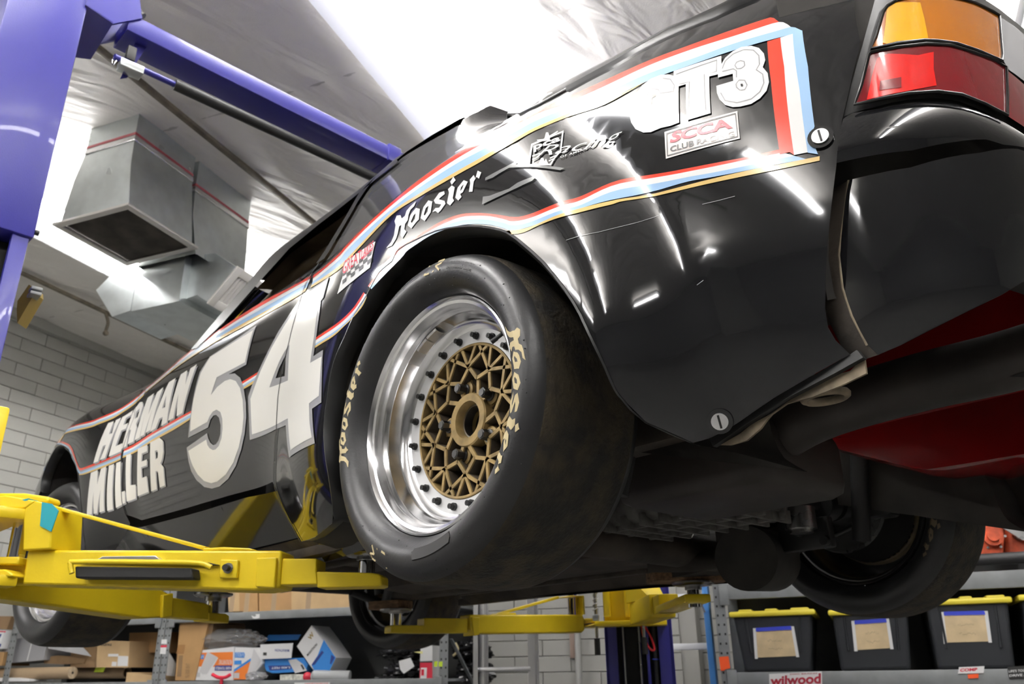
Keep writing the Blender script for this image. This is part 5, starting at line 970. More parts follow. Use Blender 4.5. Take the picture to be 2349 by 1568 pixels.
for s in (1, -1):
    mb = MB(); mb.hexa([(.34,s*.48,1.27),(.02,s*.56,1.36),(.02,s*.60,1.36),(.34,s*.56,1.27),(.34,s*.48,1.36),(.02,s*.56,1.47),(.02,s*.60,1.47),(.34,s*.56,1.36)]); mb.build('trailing_arm', M_satin, CAR, 40)
    mb = MB(); mb.tube(smooth_pts([(.42,s*.22,1.30),(.25,s*.36,1.31),(.06,s*.55,1.42)], 6), .026, 12); mb.build('semi_trailing_arm', M_under, CAR, 60)
    mb = MB(); mb.tube([(-.02,s*.12,1.40),(0,s*.56,1.45)], .016, 12); mb.tube([(-.02,s*.14,1.40),(-.015,s*.20,1.408)], .05, 18); mb.tube([(-.003,s*.46,1.438),(0,s*.53,1.447)], .05, 18); mb.build('half_shaft', M_satin, CAR, 60)
    mb = MB(); mb.lathe([(s*.60,.0),(s*.60,.13),(s*.612,.134),(s*.618,.13),(s*.618,.04)], (0,0,1.45), 48); mb.build('brake_disc', M_steel, CAR, 40)
    mb = MB(); mb.lathe([(s*.56,.0),(s*.56,.05),(s*.60,.06),(s*.66,.06),(s*.70,.05),(s*.70,0)], (0,0,1.45), 32); mb.build('hub_carrier', M_satin, CAR, 40)
    mb = MB(); mb.box((-.16,s*.61-.035,1.40),(-.08,s*.61+.035,1.52),.012); mb.build('brake_caliper', M_satin, CAR, 40)
    mb = MB(); mb.tube([(-.10,s*.50,1.33),(-.16,s*.46,1.60)], .024, 14); mb.build('damper', M_satin, CAR, 60)
    mb = MB(); mb.tube(smooth_pts([(-.05,s*.60,1.39),(.05,s*.56,1.36),(.12,s*.50,1.42)],6), .006, 8); mb.build('brake_hose', M_hose, CAR, 60)
    # front suspension
    mb = MB(); mb.tube([(2.40,s*.62,1.33),(2.36,s*.40,1.38)], .02, 10); mb.tube([(2.40,s*.62,1.33),(2.05,s*.42,1.40)], .022, 10); mb.build('control_arm', M_satin, CAR, 60)
    mb = MB(); mb.tube([(2.41,s*.60,1.38),(2.43,s*.50,1.95)], .03, 14); mb.build('strut', M_satin, CAR, 60)
mb = MB(); mb.tube([(2.38,-.40,1.40),(2.38,.40,1.40)], .035, 12); mb.build('front_crossmember', M_satin, CAR, 60)
ubox('oil_sump', (2.15, -.16, 1.37), (2.55, .16, 1.46), M_cast, .03)
ubox('engine_block', (2.0, -.25, 1.40), (2.75, .25, 1.85), M_satin, .04)
mb = MB(); mb.tube(smooth_pts([(.30,.02,1.43),(.10,.10,1.43),(-.07,.2,1.427),(-.25,.25,1.422),(-.42,.27,1.462),(-.60,.245,1.482),(-.75,.24,1.482),(-.87,.24,1.488)], 6), [.040]*6+[.046]*6+[.052]*31 if False else .052, 24); o = mb.build('exhaust_pipe', M_exh, CAR, 60)
mb = MB(); c = Vector((-.80,.245,1.445)); rows = [[c+Vector((.085*k*math.cos(t), .034*k*math.sin(t), -.012+.012*k*k)) for t in [2*PI*j/28 for j in range(28)]] for k in (.01, .5, 1.0)]
mb.loft(rows, closed=True).build('exhaust_outlet', M_magdk, o, 60)
mb = MB(); mb.tube(smooth_pts([(-.30,.255,1.43),(-.335,.262,1.44)],3), .0545, 24); mb.build('pipe_clamp', M_exh, o, 60)
mb = MB(); mb.box((-.36,.05,1.335),(.02,.37,1.47),.03); mb.build('silencer_box', M_exh, CAR, 50)
mb = MB(); mb.box((-.12,-.13,1.355),(.42,.13,1.52),.03); tr_ = mb.build('transaxle', M_cast, CAR, 50)
for k in range(9):
    x = -.10+k*.06; mb = MB(); mb.box((x-.005,-.14,1.338),(x+.005,.14,1.37),.002); mb.build('casting_rib', M_cast, tr_, 30)
for y in (-.09, 0, .09): mb = MB(); mb.box((-.12,y-.005,1.342),(.42,y+.005,1.37),.002); mb.build('casting_rib', M_cast, tr_, 30)
mb = MB(); mb.cyl((-.05,-.28,1.40),(-.05,-.28,1.345),.040,24); mb.cyl((-.05,-.28,1.345),(-.05,-.28,1.335),.030,24); mb.build('coolant_canister', M_steel, CAR, 40)
mb = MB(); mb.box((-.10,-.36,1.30),(.05,-.33,1.38),.006); mb.cyl((-.09,-.325,1.315),(-.09,-.31,1.315),.012,16); mb.cyl((-.02,-.325,1.345),(-.02,-.31,1.345),.012,16); mb.build('suspension_bracket', M_satin, CAR, 40)
mb = MB(); mb.cyl((.10,-.24,1.285),(.16,-.46,1.30),.085,28); mb.build('swirl_canister', M_well, CAR, 40)
# inner skin behind the right rear wheel
ln = [(-0.293, -0.66, 1.532), (-0.496, -0.66, 1.53), (-0.562, -0.66, 1.505), (-0.53, -0.66, 1.367), (-0.455, -0.66, 1.349), (-0.368, -0.66, 1.366), (-0.323, -0.66, 1.4), (-0.304, -0.66, 1.471)]
MB().prism([(p[0], p[2]) for p in ln], (0, -.03, 0), (0, ln[0][1], 0)).build('inner_fender_panel', M_under, CAR)
p = Vector((-0.387, -0.655, 1.408)); mb = MB(); mb.cyl(p, p+Vector((0, .02, 0)), .014, 20); mb.build('panel_bolt', M_under, CAR, 40)
# red fuel cell tub hanging under the hatch floor on the right
rows = []
for X, zb_, zc_ in ((-.15,1.545,1.585),(-.204,1.519,1.585),(-.30,1.474,1.585),(-.35,1.452,1.585),(-.385,1.441,1.585),(-.45,1.439,1.585),(-.60,1.437,1.586),(-.86,1.435,1.587)):
    yb = -.30; yc = -.325
    rows.append([(X+.02, -.64, zb_+.02), (X, yb-.02, zb_-.002), (X, yb, zb_+.004), (X, yb-.003, zb_*.66+zc_*.34), (X, yb-.009, zb_*.33+zc_*.67), (X, yc+.004, zc_-.012), (X, yc, zc_), (X, yc+.006, zc_+.004), (X, -.29, 1.72), (X, -.25, 1.92), (X+.02, -.64, 1.92)])
fc = MB().loft(rows, cap=True).build('fuel_cell', M_redcar, CAR, 40)
mb = MB(); mb.box((-.52,-.322,1.606),(-.436,-.314,1.616)); mb.box((-.52,-.318,1.616),(-.505,-.308,1.636)); mb.box((-.49,-.318,1.616),(-.475,-.312,1.626)); mb.build('cell_marking', M_paper, fc)

# ------------------------------------------------------------------ the lift
LF = thing('two_post_lift', 'blue two-post lift with yellow swing arms under the race car', 'lift', (1.5, 0, 0))
def lb(): return MB(LIFT)
mb = lb()   # left column: open channel below, closed sleeve above
mb.box((.05,1.345,0),(.27,1.36,3.0)); mb.box((.05,1.545,0),(.27,1.56,3.0)); mb.box((.255,1.345,0),(.27,1.56,3.0)); mb.box((.03,1.345,0),(.05,1.392,3.0),.004); mb.box((.03,1.505,0),(.05,1.56,3.0),.004)
lc = mb.build('column', M_liftblue, LF, 40)
mb = lb(); mb.box((.018,1.336,2.255),(.285,1.562,3.9),.006); mb.build('column_sleeve', M_liftblue, lc, 40)
mb = lb(); mb.tube([(.075,1.445,0),(.075,1.445,2.3)], .019, 14); mb.build('hydraulic_hose', M_hose, lc, 60)
for z in (.9, 1.5, 2.1): mb = lb(); mb.tube([(.075+.021*math.cos(a),1.445+.021*math.sin(a),z) for a in [2*PI*k/16 for k in range(16)]], .002, 6, closed=True); mb.build('hose_tie', M_satin, lc)
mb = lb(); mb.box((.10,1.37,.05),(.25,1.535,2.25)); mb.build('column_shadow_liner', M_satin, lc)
mb = lb(); mb.cyl((.02,1.336,2.275),(.02,1.326,2.275),.008,10); mb.build('bolt', M_satin, lc, 40)
mb = lb(); mb.box((-.05,1.16,0),(.40,1.72,.02),.004); mb.build('base_plate', M_liftblue, lc, 40)
RCM = LIFT @ Matrix.Translation((-.29,-1.42,0)) @ Matrix.Rotation(math.radians(35), 4, 'Z')   # right column turned towards the rear
def cb_(): return MB(RCM)
mb = cb_()
mb.box((0,-.28,0),(.015,0,3.9)); mb.box((.29,-.28,0),(.305,0,3.9)); mb.box((0,-.28,0),(.305,-.265,3.9)); mb.box((0,-.015,0),(.066,0,3.9),.004); mb.box((.25,-.015,0),(.305,0,3.9),.004); mb.box((.108,-.10,0),(.122,-.005,3.9),.004)
rc_ = mb.build('column', M_liftblue, LF, 40)
mb = cb_(); mb.tube([(.082,-.025,0),(.082,-.025,2.6)], .012, 12); mb.build('hydraulic_hose', M_hose, rc_, 60)
mb = cb_(); mb.tube([(.082+.014*math.cos(a),-.025+.014*math.sin(a),1.06) for a in [2*PI*k/14 for k in range(14)]], .003, 6, closed=True); mb.build('hose_tie', mat('blue_cable_tie', (.06,.10,.6), .4), rc_)
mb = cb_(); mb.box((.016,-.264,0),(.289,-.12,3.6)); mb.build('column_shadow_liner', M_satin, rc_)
for x in (.15, .225): mb = cb_(); mb.cyl((x,-.06,0),(x,-.06,3.4),.008,12); mb.build('lift_rod', M_steel, rc_, 40)
mb = cb_(); mb.box((-.15,-.36,0),(.45,.16,.02),.004); mb.build('base_plate', M_liftblue, rc_, 40)
mb = cb_(); mb.tube(smooth_pts([(.135,.012,1.215),(.13,.03,1.16),(.105,.035,1.105),(.085,.035,1.10),(.095,.03,1.15),(.13,.012,1.215)],5), .005, 8); mb.build('red_release_cord', mat('red_cord', (.60,.02,.03), .4), rc_, 60)
# overhead beam with brackets
mb = lb(); mb.box((.018,-1.45,3.152),(.15,1.20,3.227),.004); bm_ = mb.build('overhead_beam', M_liftblue, LF, 40)
mb = lb(); mb.box((.010,-.02,3.148),(.155,.05,3.236),.004); mb.build('beam_splice', M_liftblue, bm_, 40)
mb = lb(); mb.prism([(1.345,3.16),(1.345,3.42),(1.30,3.44),(1.18,3.30),(1.16,3.225),(1.25,3.14)], (.012,0,0), (.012,0,0), (0,1,0), (0,0,1)); mb.prism([(1.345,3.16),(1.345,3.42),(1.30,3.44),(1.18,3.30),(1.16,3.225),(1.25,3.14)], (.012,0,0), (.15,0,0), (0,1,0), (0,0,1))
mb.hexa([(.012,1.25,3.14),(.012,1.345,3.16),(.20,1.345,3.06),(.20,1.25,3.10),(.012,1.25,3.146),(.012,1.345,3.166),(.20,1.345,3.066),(.20,1.25,3.106)])
mb.build('beam_gusset', M_liftblue, bm_, 30)
mb = lb(); mb.cyl((.012,1.31,3.27),(-.004,1.31,3.27),.013,6); mb.cyl((-.004,1.31,3.27),(-.012,1.31,3.27),.007,10); mb.build('gusset_bolt', M_chrome, bm_, 40)
# shut-off bar with foam sleeve and limit switch bracket
q0, q1, q2 = Vector((1.47, 1.217, 3.033)), Vector((1.5, 0.997, 3.05)), Vector((1.56, 0.083, 3.062))
mb = MB(); mb.tube([q0, q1], .0115, 12); mb.tube([q1, q2+(q2-q1)*1.2], .009, 10); so = mb.build('shut_off_bar', M_liftblue, LF, 60)
mb = MB(); mb.tube([q1, q2+(q2-q1)*1.2], .0215, 16); mb.build('foam_sleeve', M_hose, so, 60)
bq = [(1.5, 1.145, 3.218), (1.5, 1.098, 3.218), (1.5, 1.157, 2.994), (1.5, 1.178, 2.978)]
MB().prism([(p[1], p[2]) for p in bq], (.004,0,0), (bq[0][0]+.0, 0, 0), (0,1,0), (0,0,1)).build('switch_bracket', M_liftblue, so)
mb = MB(); c = q0+(q1-q0)*.22; mb.box((c.x-.03,c.y-.05,c.z-.04),(c.x+.02,c.y+.03,c.z-.008),.004); mb.build('limit_switch', M_galv, so, 40)
mb = MB(); mb.box((c.x-.005,c.y-.02,c.z+.015),(c.x+.03,c.y+.01,c.z+.075),.003); mb.build('limit_switch', M_satin, so, 40)
mb = MB(); mb.tube(smooth_pts([c+Vector((-.01,.04,-.02)),c+Vector((-.02,.05,-.05)),c+Vector((-.02,.055,-.03)),c+Vector((-.01,.05,-.01))],4), .002, 6); mb.build('clip', M_chrome, so, 60)
mb = MB(); mb.tube(smooth_pts([(1.474, 1.228, 3.328), (1.469, 1.191, 3.276), (1.455, 1.155, 3.241)],4), .014, 10); mb.build('cable_sheave_cover', M_hose, bm_, 60)
hb_ = [Vector(p) for p in [(1.582, 1.316, 2.073), (1.573, 1.32, 2.095), (1.535, 1.306, 2.142), (1.527, 1.29, 2.132), (1.53, 1.286, 2.117), (1.593, 1.304, 2.032)]]
mb = MB(); d_ = Vector((.7,-.66,0))*.05; mb.add(hb_+[p+d_ for p in hb_], [(0,1,2,3,4,5),(11,10,9,8,7,6)]+[(i,(i+1)%6,6+(i+1)%6,6+i) for i in range(6)]); lh = mb.build('yellow_bar', mat('shaded_yellow', (.20,.14,.02), .5), lc, 30)  # unidentified yellow bar fixed to the column; underside shade put into its colour
mb = MB(); c = hb_[3]; mb.box((c.x-.02,c.y-.02,c.z-.028),(c.x+.03,c.y+.012,c.z-.017),.003); mb.box((c.x-.02,c.y-.02,c.z-.012),(c.x+.03,c.y+.012,c.z-.001),.003); mb.build('bar_end', M_shelf, lh, 40)

# arms: each built on the vertical plane through its pivot and its pad
def arm(a, b, outline, parts, thick, parent=LF):
    d = Vector((b[0]-a[0], b[1]-a[1], 0)).normalized(); n = Vector((-d.y, d.x, 0))
    if n.dot(Vector((a[0], a[1], 0))-Vector((CAM.x, CAM.y, 0))) < 0: n = -n
    def pl(lp, t0, t1):
        mb = MB(); P0 = [Vector(p)+n*t0 for p in lp]; k = len(lp)
        mb.add(P0+[p+n*(t1-t0) for p in P0], [tuple(range(k)), tuple(range(2*k-1, k-1, -1))]+[(i, (i+1) % k, k+(i+1) % k, k+i) for i in range(k)])
        return mb
    root = pl(outline, 0, thick); o = bevelled(root, 'swing_arm', M_yellow, parent, .006)
    for nm, lp, t0, t1, m in parts: bevelled(pl(lp, t0, t1), nm, m, o, .003)
    return o, n, d
def bevelled(mb, name, m, parent, w):
    o = mb.build(name, m, parent, 40)
    bv = o.modifiers.new('edge', 'BEVEL'); bv.width = w; bv.segments = 2; bv.limit_method = 'ANGLE'; bv.angle_limit = math.radians(40)
    return o
def pad(parent, c, post_lo, post_hi, disc_z, r_post=.02, r_disc=.07, collar=True, rubber=True):
    mb = MB(); mb.cyl((c[0],c[1],post_lo), (c[0],c[1],post_hi), r_post, 24); mb.build('pad_post', M_chrome, parent, 40)
    mb = MB(); mb.lathe([(0,0),(0,r_post*1.25),(disc_z-post_hi-.012,r_post*1.25),(disc_z-post_hi-.012,r_disc*.8),(disc_z-post_hi-.006,r_disc),(disc_z-post_hi,r_disc),(disc_z-post_hi,0)], n=36)
    t = MB(Matrix.Translation((c[0],c[1],post_hi)) @ Matrix.Rotation(PI/2, 4, 'X')); t.add(mb.v, mb.f); t.build('lift_pad', M_steel, parent, 40)
A1, n1, d1 = arm((1.331, 1.205), (0.638, 0.613), [(1.331, 1.205, 1.324), (0.799, 0.75, 1.301), (0.796, 0.748, 1.211), (0.834, 0.781, 1.205), (1.328, 1.203, 1.237), (1.329, 1.203, 1.252)], [('arm_collar', [(0.844, 0.789, 1.284), (0.804, 0.755, 1.283), (0.802, 0.753, 1.209), (0.84, 0.786, 1.213)], -.012, .001, M_yellow), ('arm_extension', [(0.797, 0.749, 1.282), (0.729, 0.691, 1.279), (0.728, 0.69, 1.249), (0.724, 0.686, 1.217), (0.798, 0.749, 1.218)], .006, .075, M_yellow), ('arm_tongue', [(0.728, 0.69, 1.248), (0.622, 0.599, 1.241), (0.607, 0.586, 1.238), (0.601, 0.582, 1.232), (0.6, 0.581, 1.211), (0.608, 0.587, 1.208), (0.725, 0.687, 1.209)], .008, .072, M_yellow), ('brace_foot', [(0.962, 0.89, 1.315), (0.92, 0.854, 1.316), (0.868, 0.81, 1.311), (0.853, 0.796, 1.305), (0.964, 0.891, 1.309)], .01, .08, M_yellow), ('pin_plate', [(0.917, 0.851, 1.283), (0.881, 0.82, 1.28), (0.879, 0.819, 1.235), (0.915, 0.85, 1.237)], -.010, .001, M_yellow)], .09)
def on_plane(lp, n, t0, t1, name, m, parent, bev=.002):
    mb = MB(); P0 = [Vector(p)+n*t0 for p in lp]; k = len(lp)
    mb.add(P0+[p+n*(t1-t0) for p in P0], [tuple(range(k)), tuple(range(2*k-1, k-1, -1))]+[(i, (i+1) % k, k+(i+1) % k, k+i) for i in range(k)])
    return bevelled(mb, name, m, parent, bev)
dg_ = on_plane([(1.198, 1.092, 1.272), (0.958, 0.887, 1.259), (0.953, 0.882, 1.233), (1.193, 1.087, 1.243)], n1, -.045, -.002, 'door_guard', M_rubber, A1, .004)
on_plane([(1.21, 1.102, 1.29), (0.95, 0.88, 1.279), (0.919, 0.853, 1.269), (0.946, 0.876, 1.269), (1.208, 1.1, 1.289)], n1, -.014, .0, 'guard_flap', M_satin, A1, .0005)
on_plane([(1.157, 1.056, 1.298), (1.046, 0.962, 1.295), (1.037, 0.953, 1.285), (1.17, 1.067, 1.289)], n1, -.02, .01, 'steel_strip', M_alu2, A1, .001)
mb = MB(); mb.tube([Vector(p)-n1*.052 for p in smooth_pts([(1.198, 1.091, 1.254), (1.203, 1.096, 1.277), (1.19, 1.084, 1.282), (1.029, 0.947, 1.275), (0.942, 0.873, 1.269), (0.921, 0.855, 1.26), (0.917, 0.851, 1.258)], 3)], .0065, 10); mb.build('guard_rod', M_yellow, A1, 60)
p = Vector((0.898, 0.835, 1.26))-n1*.010; mb = MB(); mb.cyl(p, p-n1*.004, .013, 20); mb.build('latch_pin', M_steel, A1, 40); mb = MB(); mb.cyl(p, p-n1*.020, .008, 16); mb.build('latch_pin', M_satin, A1, 40)
br_ = [Vector(p)+n1*.03 for p in [(1.32, 1.195, 1.444), (0.961, 0.889, 1.315)]]; mb = MB(); mb.beam(br_[0], br_[1], .028, .010, .002); mb.build('brace_bar', M_yellow, A1, 40)
yk = [(1.461, 1.316, 1.463), (1.395, 1.259, 1.468), (1.324, 1.199, 1.449), (1.283, 1.164, 1.436), (1.271, 1.153, 1.322), (1.33, 1.204, 1.32), (1.324, 1.199, 1.252), (1.331, 1.205, 1.239), (1.43, 1.29, 1.243)]; yw = [(1.449, 1.305, 1.435), (1.343, 1.216, 1.43), (1.344, 1.216, 1.412), (1.333, 1.207, 1.307), (1.425, 1.285, 1.31)]
on_plane(yk[3:6]+[yk[4]][:0]+[yk[5], yw[2], yw[1], yk[2]], n1, -.02, .11, 'yoke_web', M_yellow, A1, .004)
on_plane([yk[0], yk[1], yk[2], yw[1], yw[0]], n1, -.02, .05, 'yoke_plate', M_yellow, A1, .004)
on_plane([yw[4], yw[3], yk[6], yk[7], yk[8]], n1, .03, .07, 'yoke_plate', M_yellow, A1, .004)
on_plane([(1.477, 1.33, 1.486), (1.378, 1.245, 1.481), (1.32, 1.196, 1.468), (1.317, 1.193, 1.453), (1.328, 1.203, 1.45), (1.472, 1.325, 1.456)], n1, .02, .075, 'carriage_ear', M_yellow, LF, .006)
on_plane([(1.443, 1.301, 1.309), (1.34, 1.213, 1.306), (1.339, 1.212, 1.286), (1.439, 1.298, 1.29)], n1, -.01, .05, 'yoke_plate', M_yellow, A1, .004)
on_plane([(1.437, 1.295, 1.277), (1.352, 1.223, 1.272), (1.334, 1.208, 1.26), (1.333, 1.207, 1.253), (1.433, 1.292, 1.256)], n1, -.03, .06, 'carriage_ear', M_yellow, LF, .006)
pp = [Vector(p)+n1*.035 for p in [(1.373, 1.241, 1.431), (1.361, 1.23, 1.308)]]; mb = MB(); mb.cyl((pp[0].x,pp[0].y,pp[0].z+.02), (pp[0].x,pp[0].y,pp[1].z-.02), .0235, 28); mb.build('pivot_pin', M_chrome, LF, 40)
on_plane([(1.307, 1.184, 1.444), (1.284, 1.165, 1.438), (1.266, 1.15, 1.419), (1.274, 1.156, 1.365), (1.3, 1.179, 1.381)], n1, -.024, -.021, 'teal_tape', M_teal, A1, .0003)
on_plane([(1.357, 1.227, 1.453), (1.341, 1.213, 1.457), (1.341, 1.214, 1.451), (1.354, 1.224, 1.447)], n1, -.02, .04, 'teal_tape', M_teal, A1, .0003)
ps = [Vector(p) for p in [(0.638, 0.613, 1.278), (0.636, 0.611, 1.241)]]; c1 = ps[0]+n1*.04; pad(A1, (c1.x, c1.y), ps[1].z-.02, ps[0].z-.003, ps[0].z+.018, .021, .06)
# carriage inside the left column
mb = lb(); mb.box((.0,1.30,1.24),(.24,1.36,1.72),.008); mb.box((-.10,1.22,1.23),(.30,1.34,1.26),.006); mb.box((-.10,1.22,1.40),(.30,1.34,1.43),.006); mb.build('carriage', M_yellow, LF, 40)
# front left arm
A2, n2, d2 = arm((1.4, 1.22), (1.815, 0.463), [(1.371, 1.273, 1.272), (1.424, 1.177, 1.257), (1.67, 0.728, 1.276), (1.689, 0.692, 1.266), (1.68, 0.709, 1.189), (1.643, 0.776, 1.182), (1.398, 1.224, 1.204), (1.379, 1.259, 1.207)], [('arm_collar', [(1.671, 0.725, 1.258), (1.693, 0.685, 1.267), (1.698, 0.676, 1.194), (1.677, 0.715, 1.188)], -.012, .001, M_yellow), ('arm_extension', [(1.693, 0.685, 1.256), (1.783, 0.521, 1.249), (1.793, 0.503, 1.244), (1.796, 0.498, 1.195), (1.696, 0.679, 1.194)], .006, .075, M_yellow), ('arm_tongue', [(1.792, 0.504, 1.219), (1.838, 0.42, 1.22), (1.848, 0.403, 1.214), (1.848, 0.402, 1.189), (1.796, 0.498, 1.191)], .004, .072, M_yellow)], .09)
ps = [Vector(p) for p in [(1.818, 0.458, 1.261), (1.82, 0.454, 1.218), (1.819, 0.457, 1.282)]]; c2 = ps[0]+n2*.035; pad(A2, (c2.x, c2.y), ps[1].z-.02, ps[0].z, ps[2].z+.006, .024, .068)
# right front arm
A3, n3, d3 = arm((1.696, -1.3), (1.847, -0.331), [(1.795, -0.664, 1.251), (1.699, -1.284, 1.266), (1.697, -1.293, 1.241), (1.697, -1.291, 1.197), (1.7, -1.275, 1.184), (1.786, -0.726, 1.172), (1.792, -0.681, 1.163), (1.792, -0.683, 1.179), (1.794, -0.671, 1.191)], [('arm_collar', [(1.794, -0.669, 1.24), (1.788, -0.71, 1.241), (1.788, -0.709, 1.167), (1.792, -0.684, 1.163), (1.793, -0.679, 1.179)], -.012, .001, M_yellow), ('arm_extension', [(1.829, -0.45, 1.232), (1.796, -0.66, 1.236), (1.796, -0.66, 1.175), (1.829, -0.45, 1.171)], .006, .075, M_yellow), ('arm_tongue', [(1.852, -0.298, 1.196), (1.851, -0.307, 1.201), (1.828, -0.45, 1.203), (1.829, -0.45, 1.171), (1.84, -0.376, 1.171), (1.852, -0.297, 1.171)], .004, .072, M_yellow), ('brace_foot', [(1.77, -0.825, 1.263), (1.756, -0.912, 1.266), (1.756, -0.916, 1.255), (1.775, -0.794, 1.252)], .01, .08, M_yellow), ('yoke_web', [(1.71, -1.209, 1.35), (1.698, -1.289, 1.353), (1.697, -1.29, 1.268), (1.699, -1.284, 1.266), (1.699, -1.279, 1.263), (1.7, -1.277, 1.346), (1.7, -1.273, 1.349), (1.71, -1.209, 1.345)], -.01, .10, M_yellow)], .09)
br_ = [Vector(p)+n3*.03 for p in [(1.769, -0.829, 1.259), (1.718, -1.159, 1.342)]]; mb = MB(); mb.beam(br_[0], br_[1], .028, .012, .002); mb.build('brace_bar', M_yellow, A3, 40)
ps = [Vector(p) for p in [(1.847, -0.332, 1.248), (1.847, -0.334, 1.198), (1.847, -0.331, 1.258)]]; c3 = ps[0]+n3*.035; pad(A3, (c3.x, c3.y), ps[1].z-.02, ps[0].z, ps[2].z+.008, .024, .070)
on_plane([(1.697, -1.292, 1.249), (1.688, -1.352, 1.251), (1.685, -1.371, 1.239), (1.687, -1.359, 1.23), (1.698, -1.29, 1.227)], n3, .0, .12, 'carriage_ear', M_yellow, LF, .006); on_plane([(1.696, -1.301, 1.216), (1.688, -1.35, 1.229), (1.66, -1.534, 1.232), (1.651, -1.589, 1.219), (1.66, -1.532, 1.215), (1.695, -1.305, 1.209)], n3, -.02, .14, 'carriage_ear', M_yellow, LF, .006)
# right rear arm, pointing at the camera
R0 = Vector((1.313, -1.25, 1.26)); R1 = Vector((0.537, -0.592, 1.26)); dR = (R1-R0); LR_ = dR.length; dR.normalize(); zr = 1.2
mb = MB(); mb.beam(R0+Vector((0,0,-.015)), R0+dR*LR_*.48+Vector((0,0,-.015)), .10, .088, .006); A4 = mb.build('swing_arm', M_yellow, LF, 40)
mb = MB(); mb.beam(R0+dR*LR_*.3+Vector((0,0,-.015)), R0+dR*LR_*.60+Vector((0,0,-.015)), .075, .066, .005); mb.build('arm_extension', M_yellow, A4, 40)
mb = MB(); mb.beam(R0+dR*LR_*.55+Vector((0,0,-.035)), R1+dR*.05+Vector((0,0,-.035)), .085, .026, .005); mb.build('arm_tongue', M_yellow, A4, 40)
mb = MB(); mb.hexa([R0+Vector((-.06,.02,.03)),R0+dR*.30+Vector((-.06,.0,.03)),R0+dR*.30+Vector((.0,.02,.03)),R0+Vector((.03,.06,.03)),R0+Vector((-.06,.02,.16)),R0+dR*.06+Vector((-.06,.0,.16)),R0+dR*.06+Vector((.0,.02,.16)),R0+Vector((.03,.06,.16))]); mb.build('yoke_web', M_yellow, A4, 30)
pad(A4, (R1.x, R1.y), 1.20, 1.255, 1.279, .022, .068)
mb = cb_(); mb.box((.07,.004,1.22),(.30,.02,1.60),.006); mb.box((.17,.02,1.24),(.205,.06,1.58),.004); mb.box((.27,.02,1.24),(.30,.07,1.58),.004); mb.box((.02,-.02,1.20),(.34,.10,1.222),.004); mb.build('carriage', M_yellow, LF, 40)
for x in (.335, .125):
    mb = cb_(); mb.cyl((x,.07,1.10),(x,.07,1.62),.007,12); sp = mb.build('lock_rod', M_steel, LF, 40)
    mb = cb_(); mb.tube([(x+.012*math.cos(t*1.3),.07+.012*math.sin(t*1.3),1.27+t*.0045) for t in range(60)], .0025, 6); mb.build('spring', M_steel, sp, 60)
    mb = cb_(); mb.box((x-.014,.055,1.225),(x+.014,.085,1.252),.002); mb.build('rod_block', M_galv, sp, 30)
    mb = cb_(); mb.cyl((x,.07,1.08),(x,.07,1.15),.013,12); mb.build('rod_cap', M_satin, sp, 40)
mb = lb(); mb.cyl((.17,-1.27,1.20),(.17,-1.27,1.62),.0235,24); mb.build('pivot_pin', M_chrome, LF, 40)
# wooden blocks on the pads
def wood(x, y, z, w, d, h, rz, label):
    o = MB(Matrix.Translation((x, y, z)) @ Matrix.Rotation(rz, 4, 'Z')); o.box((-w/2,-d/2,0),(w/2,d/2,h),.003)
    return tag(o.build('wood_block', M_wood, None, 40), label, 'block')
wood(R1.x+.02, R1.y-.0, 1.2795, .25, .12, .043, .95, 'brown wooden block on the pad of the arm at right')
wood(c3.x+.03, c3.y+.01, ps[2].z+.0085, .16, .10, .034, .3, 'dark wooden block on the pad of the far arm')

# ------------------------------------------------------------------ shelves against the back wall and what stands on them
V0, V1 = 5.0, 5.60
def rm(): return MB(ROOM)
def sm(): return MB(SHELL)
def rbox(lo, hi, bev=.003): mb = rm(); mb.box(lo, hi, bev); return mb
def shelf_unit(label, u0, u1, zs, beam, group=None):
    t = thing('shelving_unit', label, 'shelf', ROOM @ Vector(((u0+u1)/2, 5.3, 0)))
    for u in (u0, u1-.06):
        for v in (V0, V1-.05):
            mb = rm(); mb.box((u,v,0),(u+.06,v+.004,2.1)); mb.box((u,v,0),(u+.004,v+.05,2.1)); p = mb.build('post', M_shelf, t)
            if v == V0:
                for k in range(13):
                    z = .90+k*.05; mb = rm()
                    for du in (.014, .046): mb.box((u+du-.005,v-.0008,z-.006),(u+du+.005,v+.0002,z+.006))
                    mb.build('post_slots', M_satin, p)
    for z in zs:
        mb = rm(); mb.box((u0+.06,V0-.012,z-beam),(u1-.06,V0+.02,z),.003); b = mb.build('shelf_beam', M_shelf, t, 30)
        mb = rm(); mb.box((u0+.01,V0+.02,z-.02),(u1-.01,V1,z-.004)); mb.build('shelf_deck', M_shelf, t)
        for u in (u0+.035, u1-.085): mb = rm(); mb.box((u,V0-.016,z-beam-.03),(u+.05,V0-.002,z+.012),.003); mb.build('beam_bracket', M_shelf, b, 30)
    mb = rm(); mb.box((u0,V1-.01,.2),(u1,V1,2.05)); mb.build('back_panel', mat('shelf_back', (.085,.085,.085), .6) if 'shelf_back' not in MATS else MATS['shelf_back'], t)
    return t
SU1 = shelf_unit('grey steel shelving with kraft paper rolls and grey carton, at far left', -6.30, -4.74, (.99, 1.44, 1.95), .054)
SU2 = shelf_unit('grey steel shelving holding paper towel cartons and a plastic bag', -4.735, -2.43, (.99, 1.44, 1.95), .054)
SU3 = shelf_unit('grey steel shelving with black totes under yellow lids', -.75, 1.35, (1.0, 1.468, 2.0), .085)
def slab(name, lp, v, d, m, parent=None, smooth=30): mb = rm(); mb.prism(lp, (0, d, 0), (0, v, 0)); return mb.build(name, m, parent, smooth)
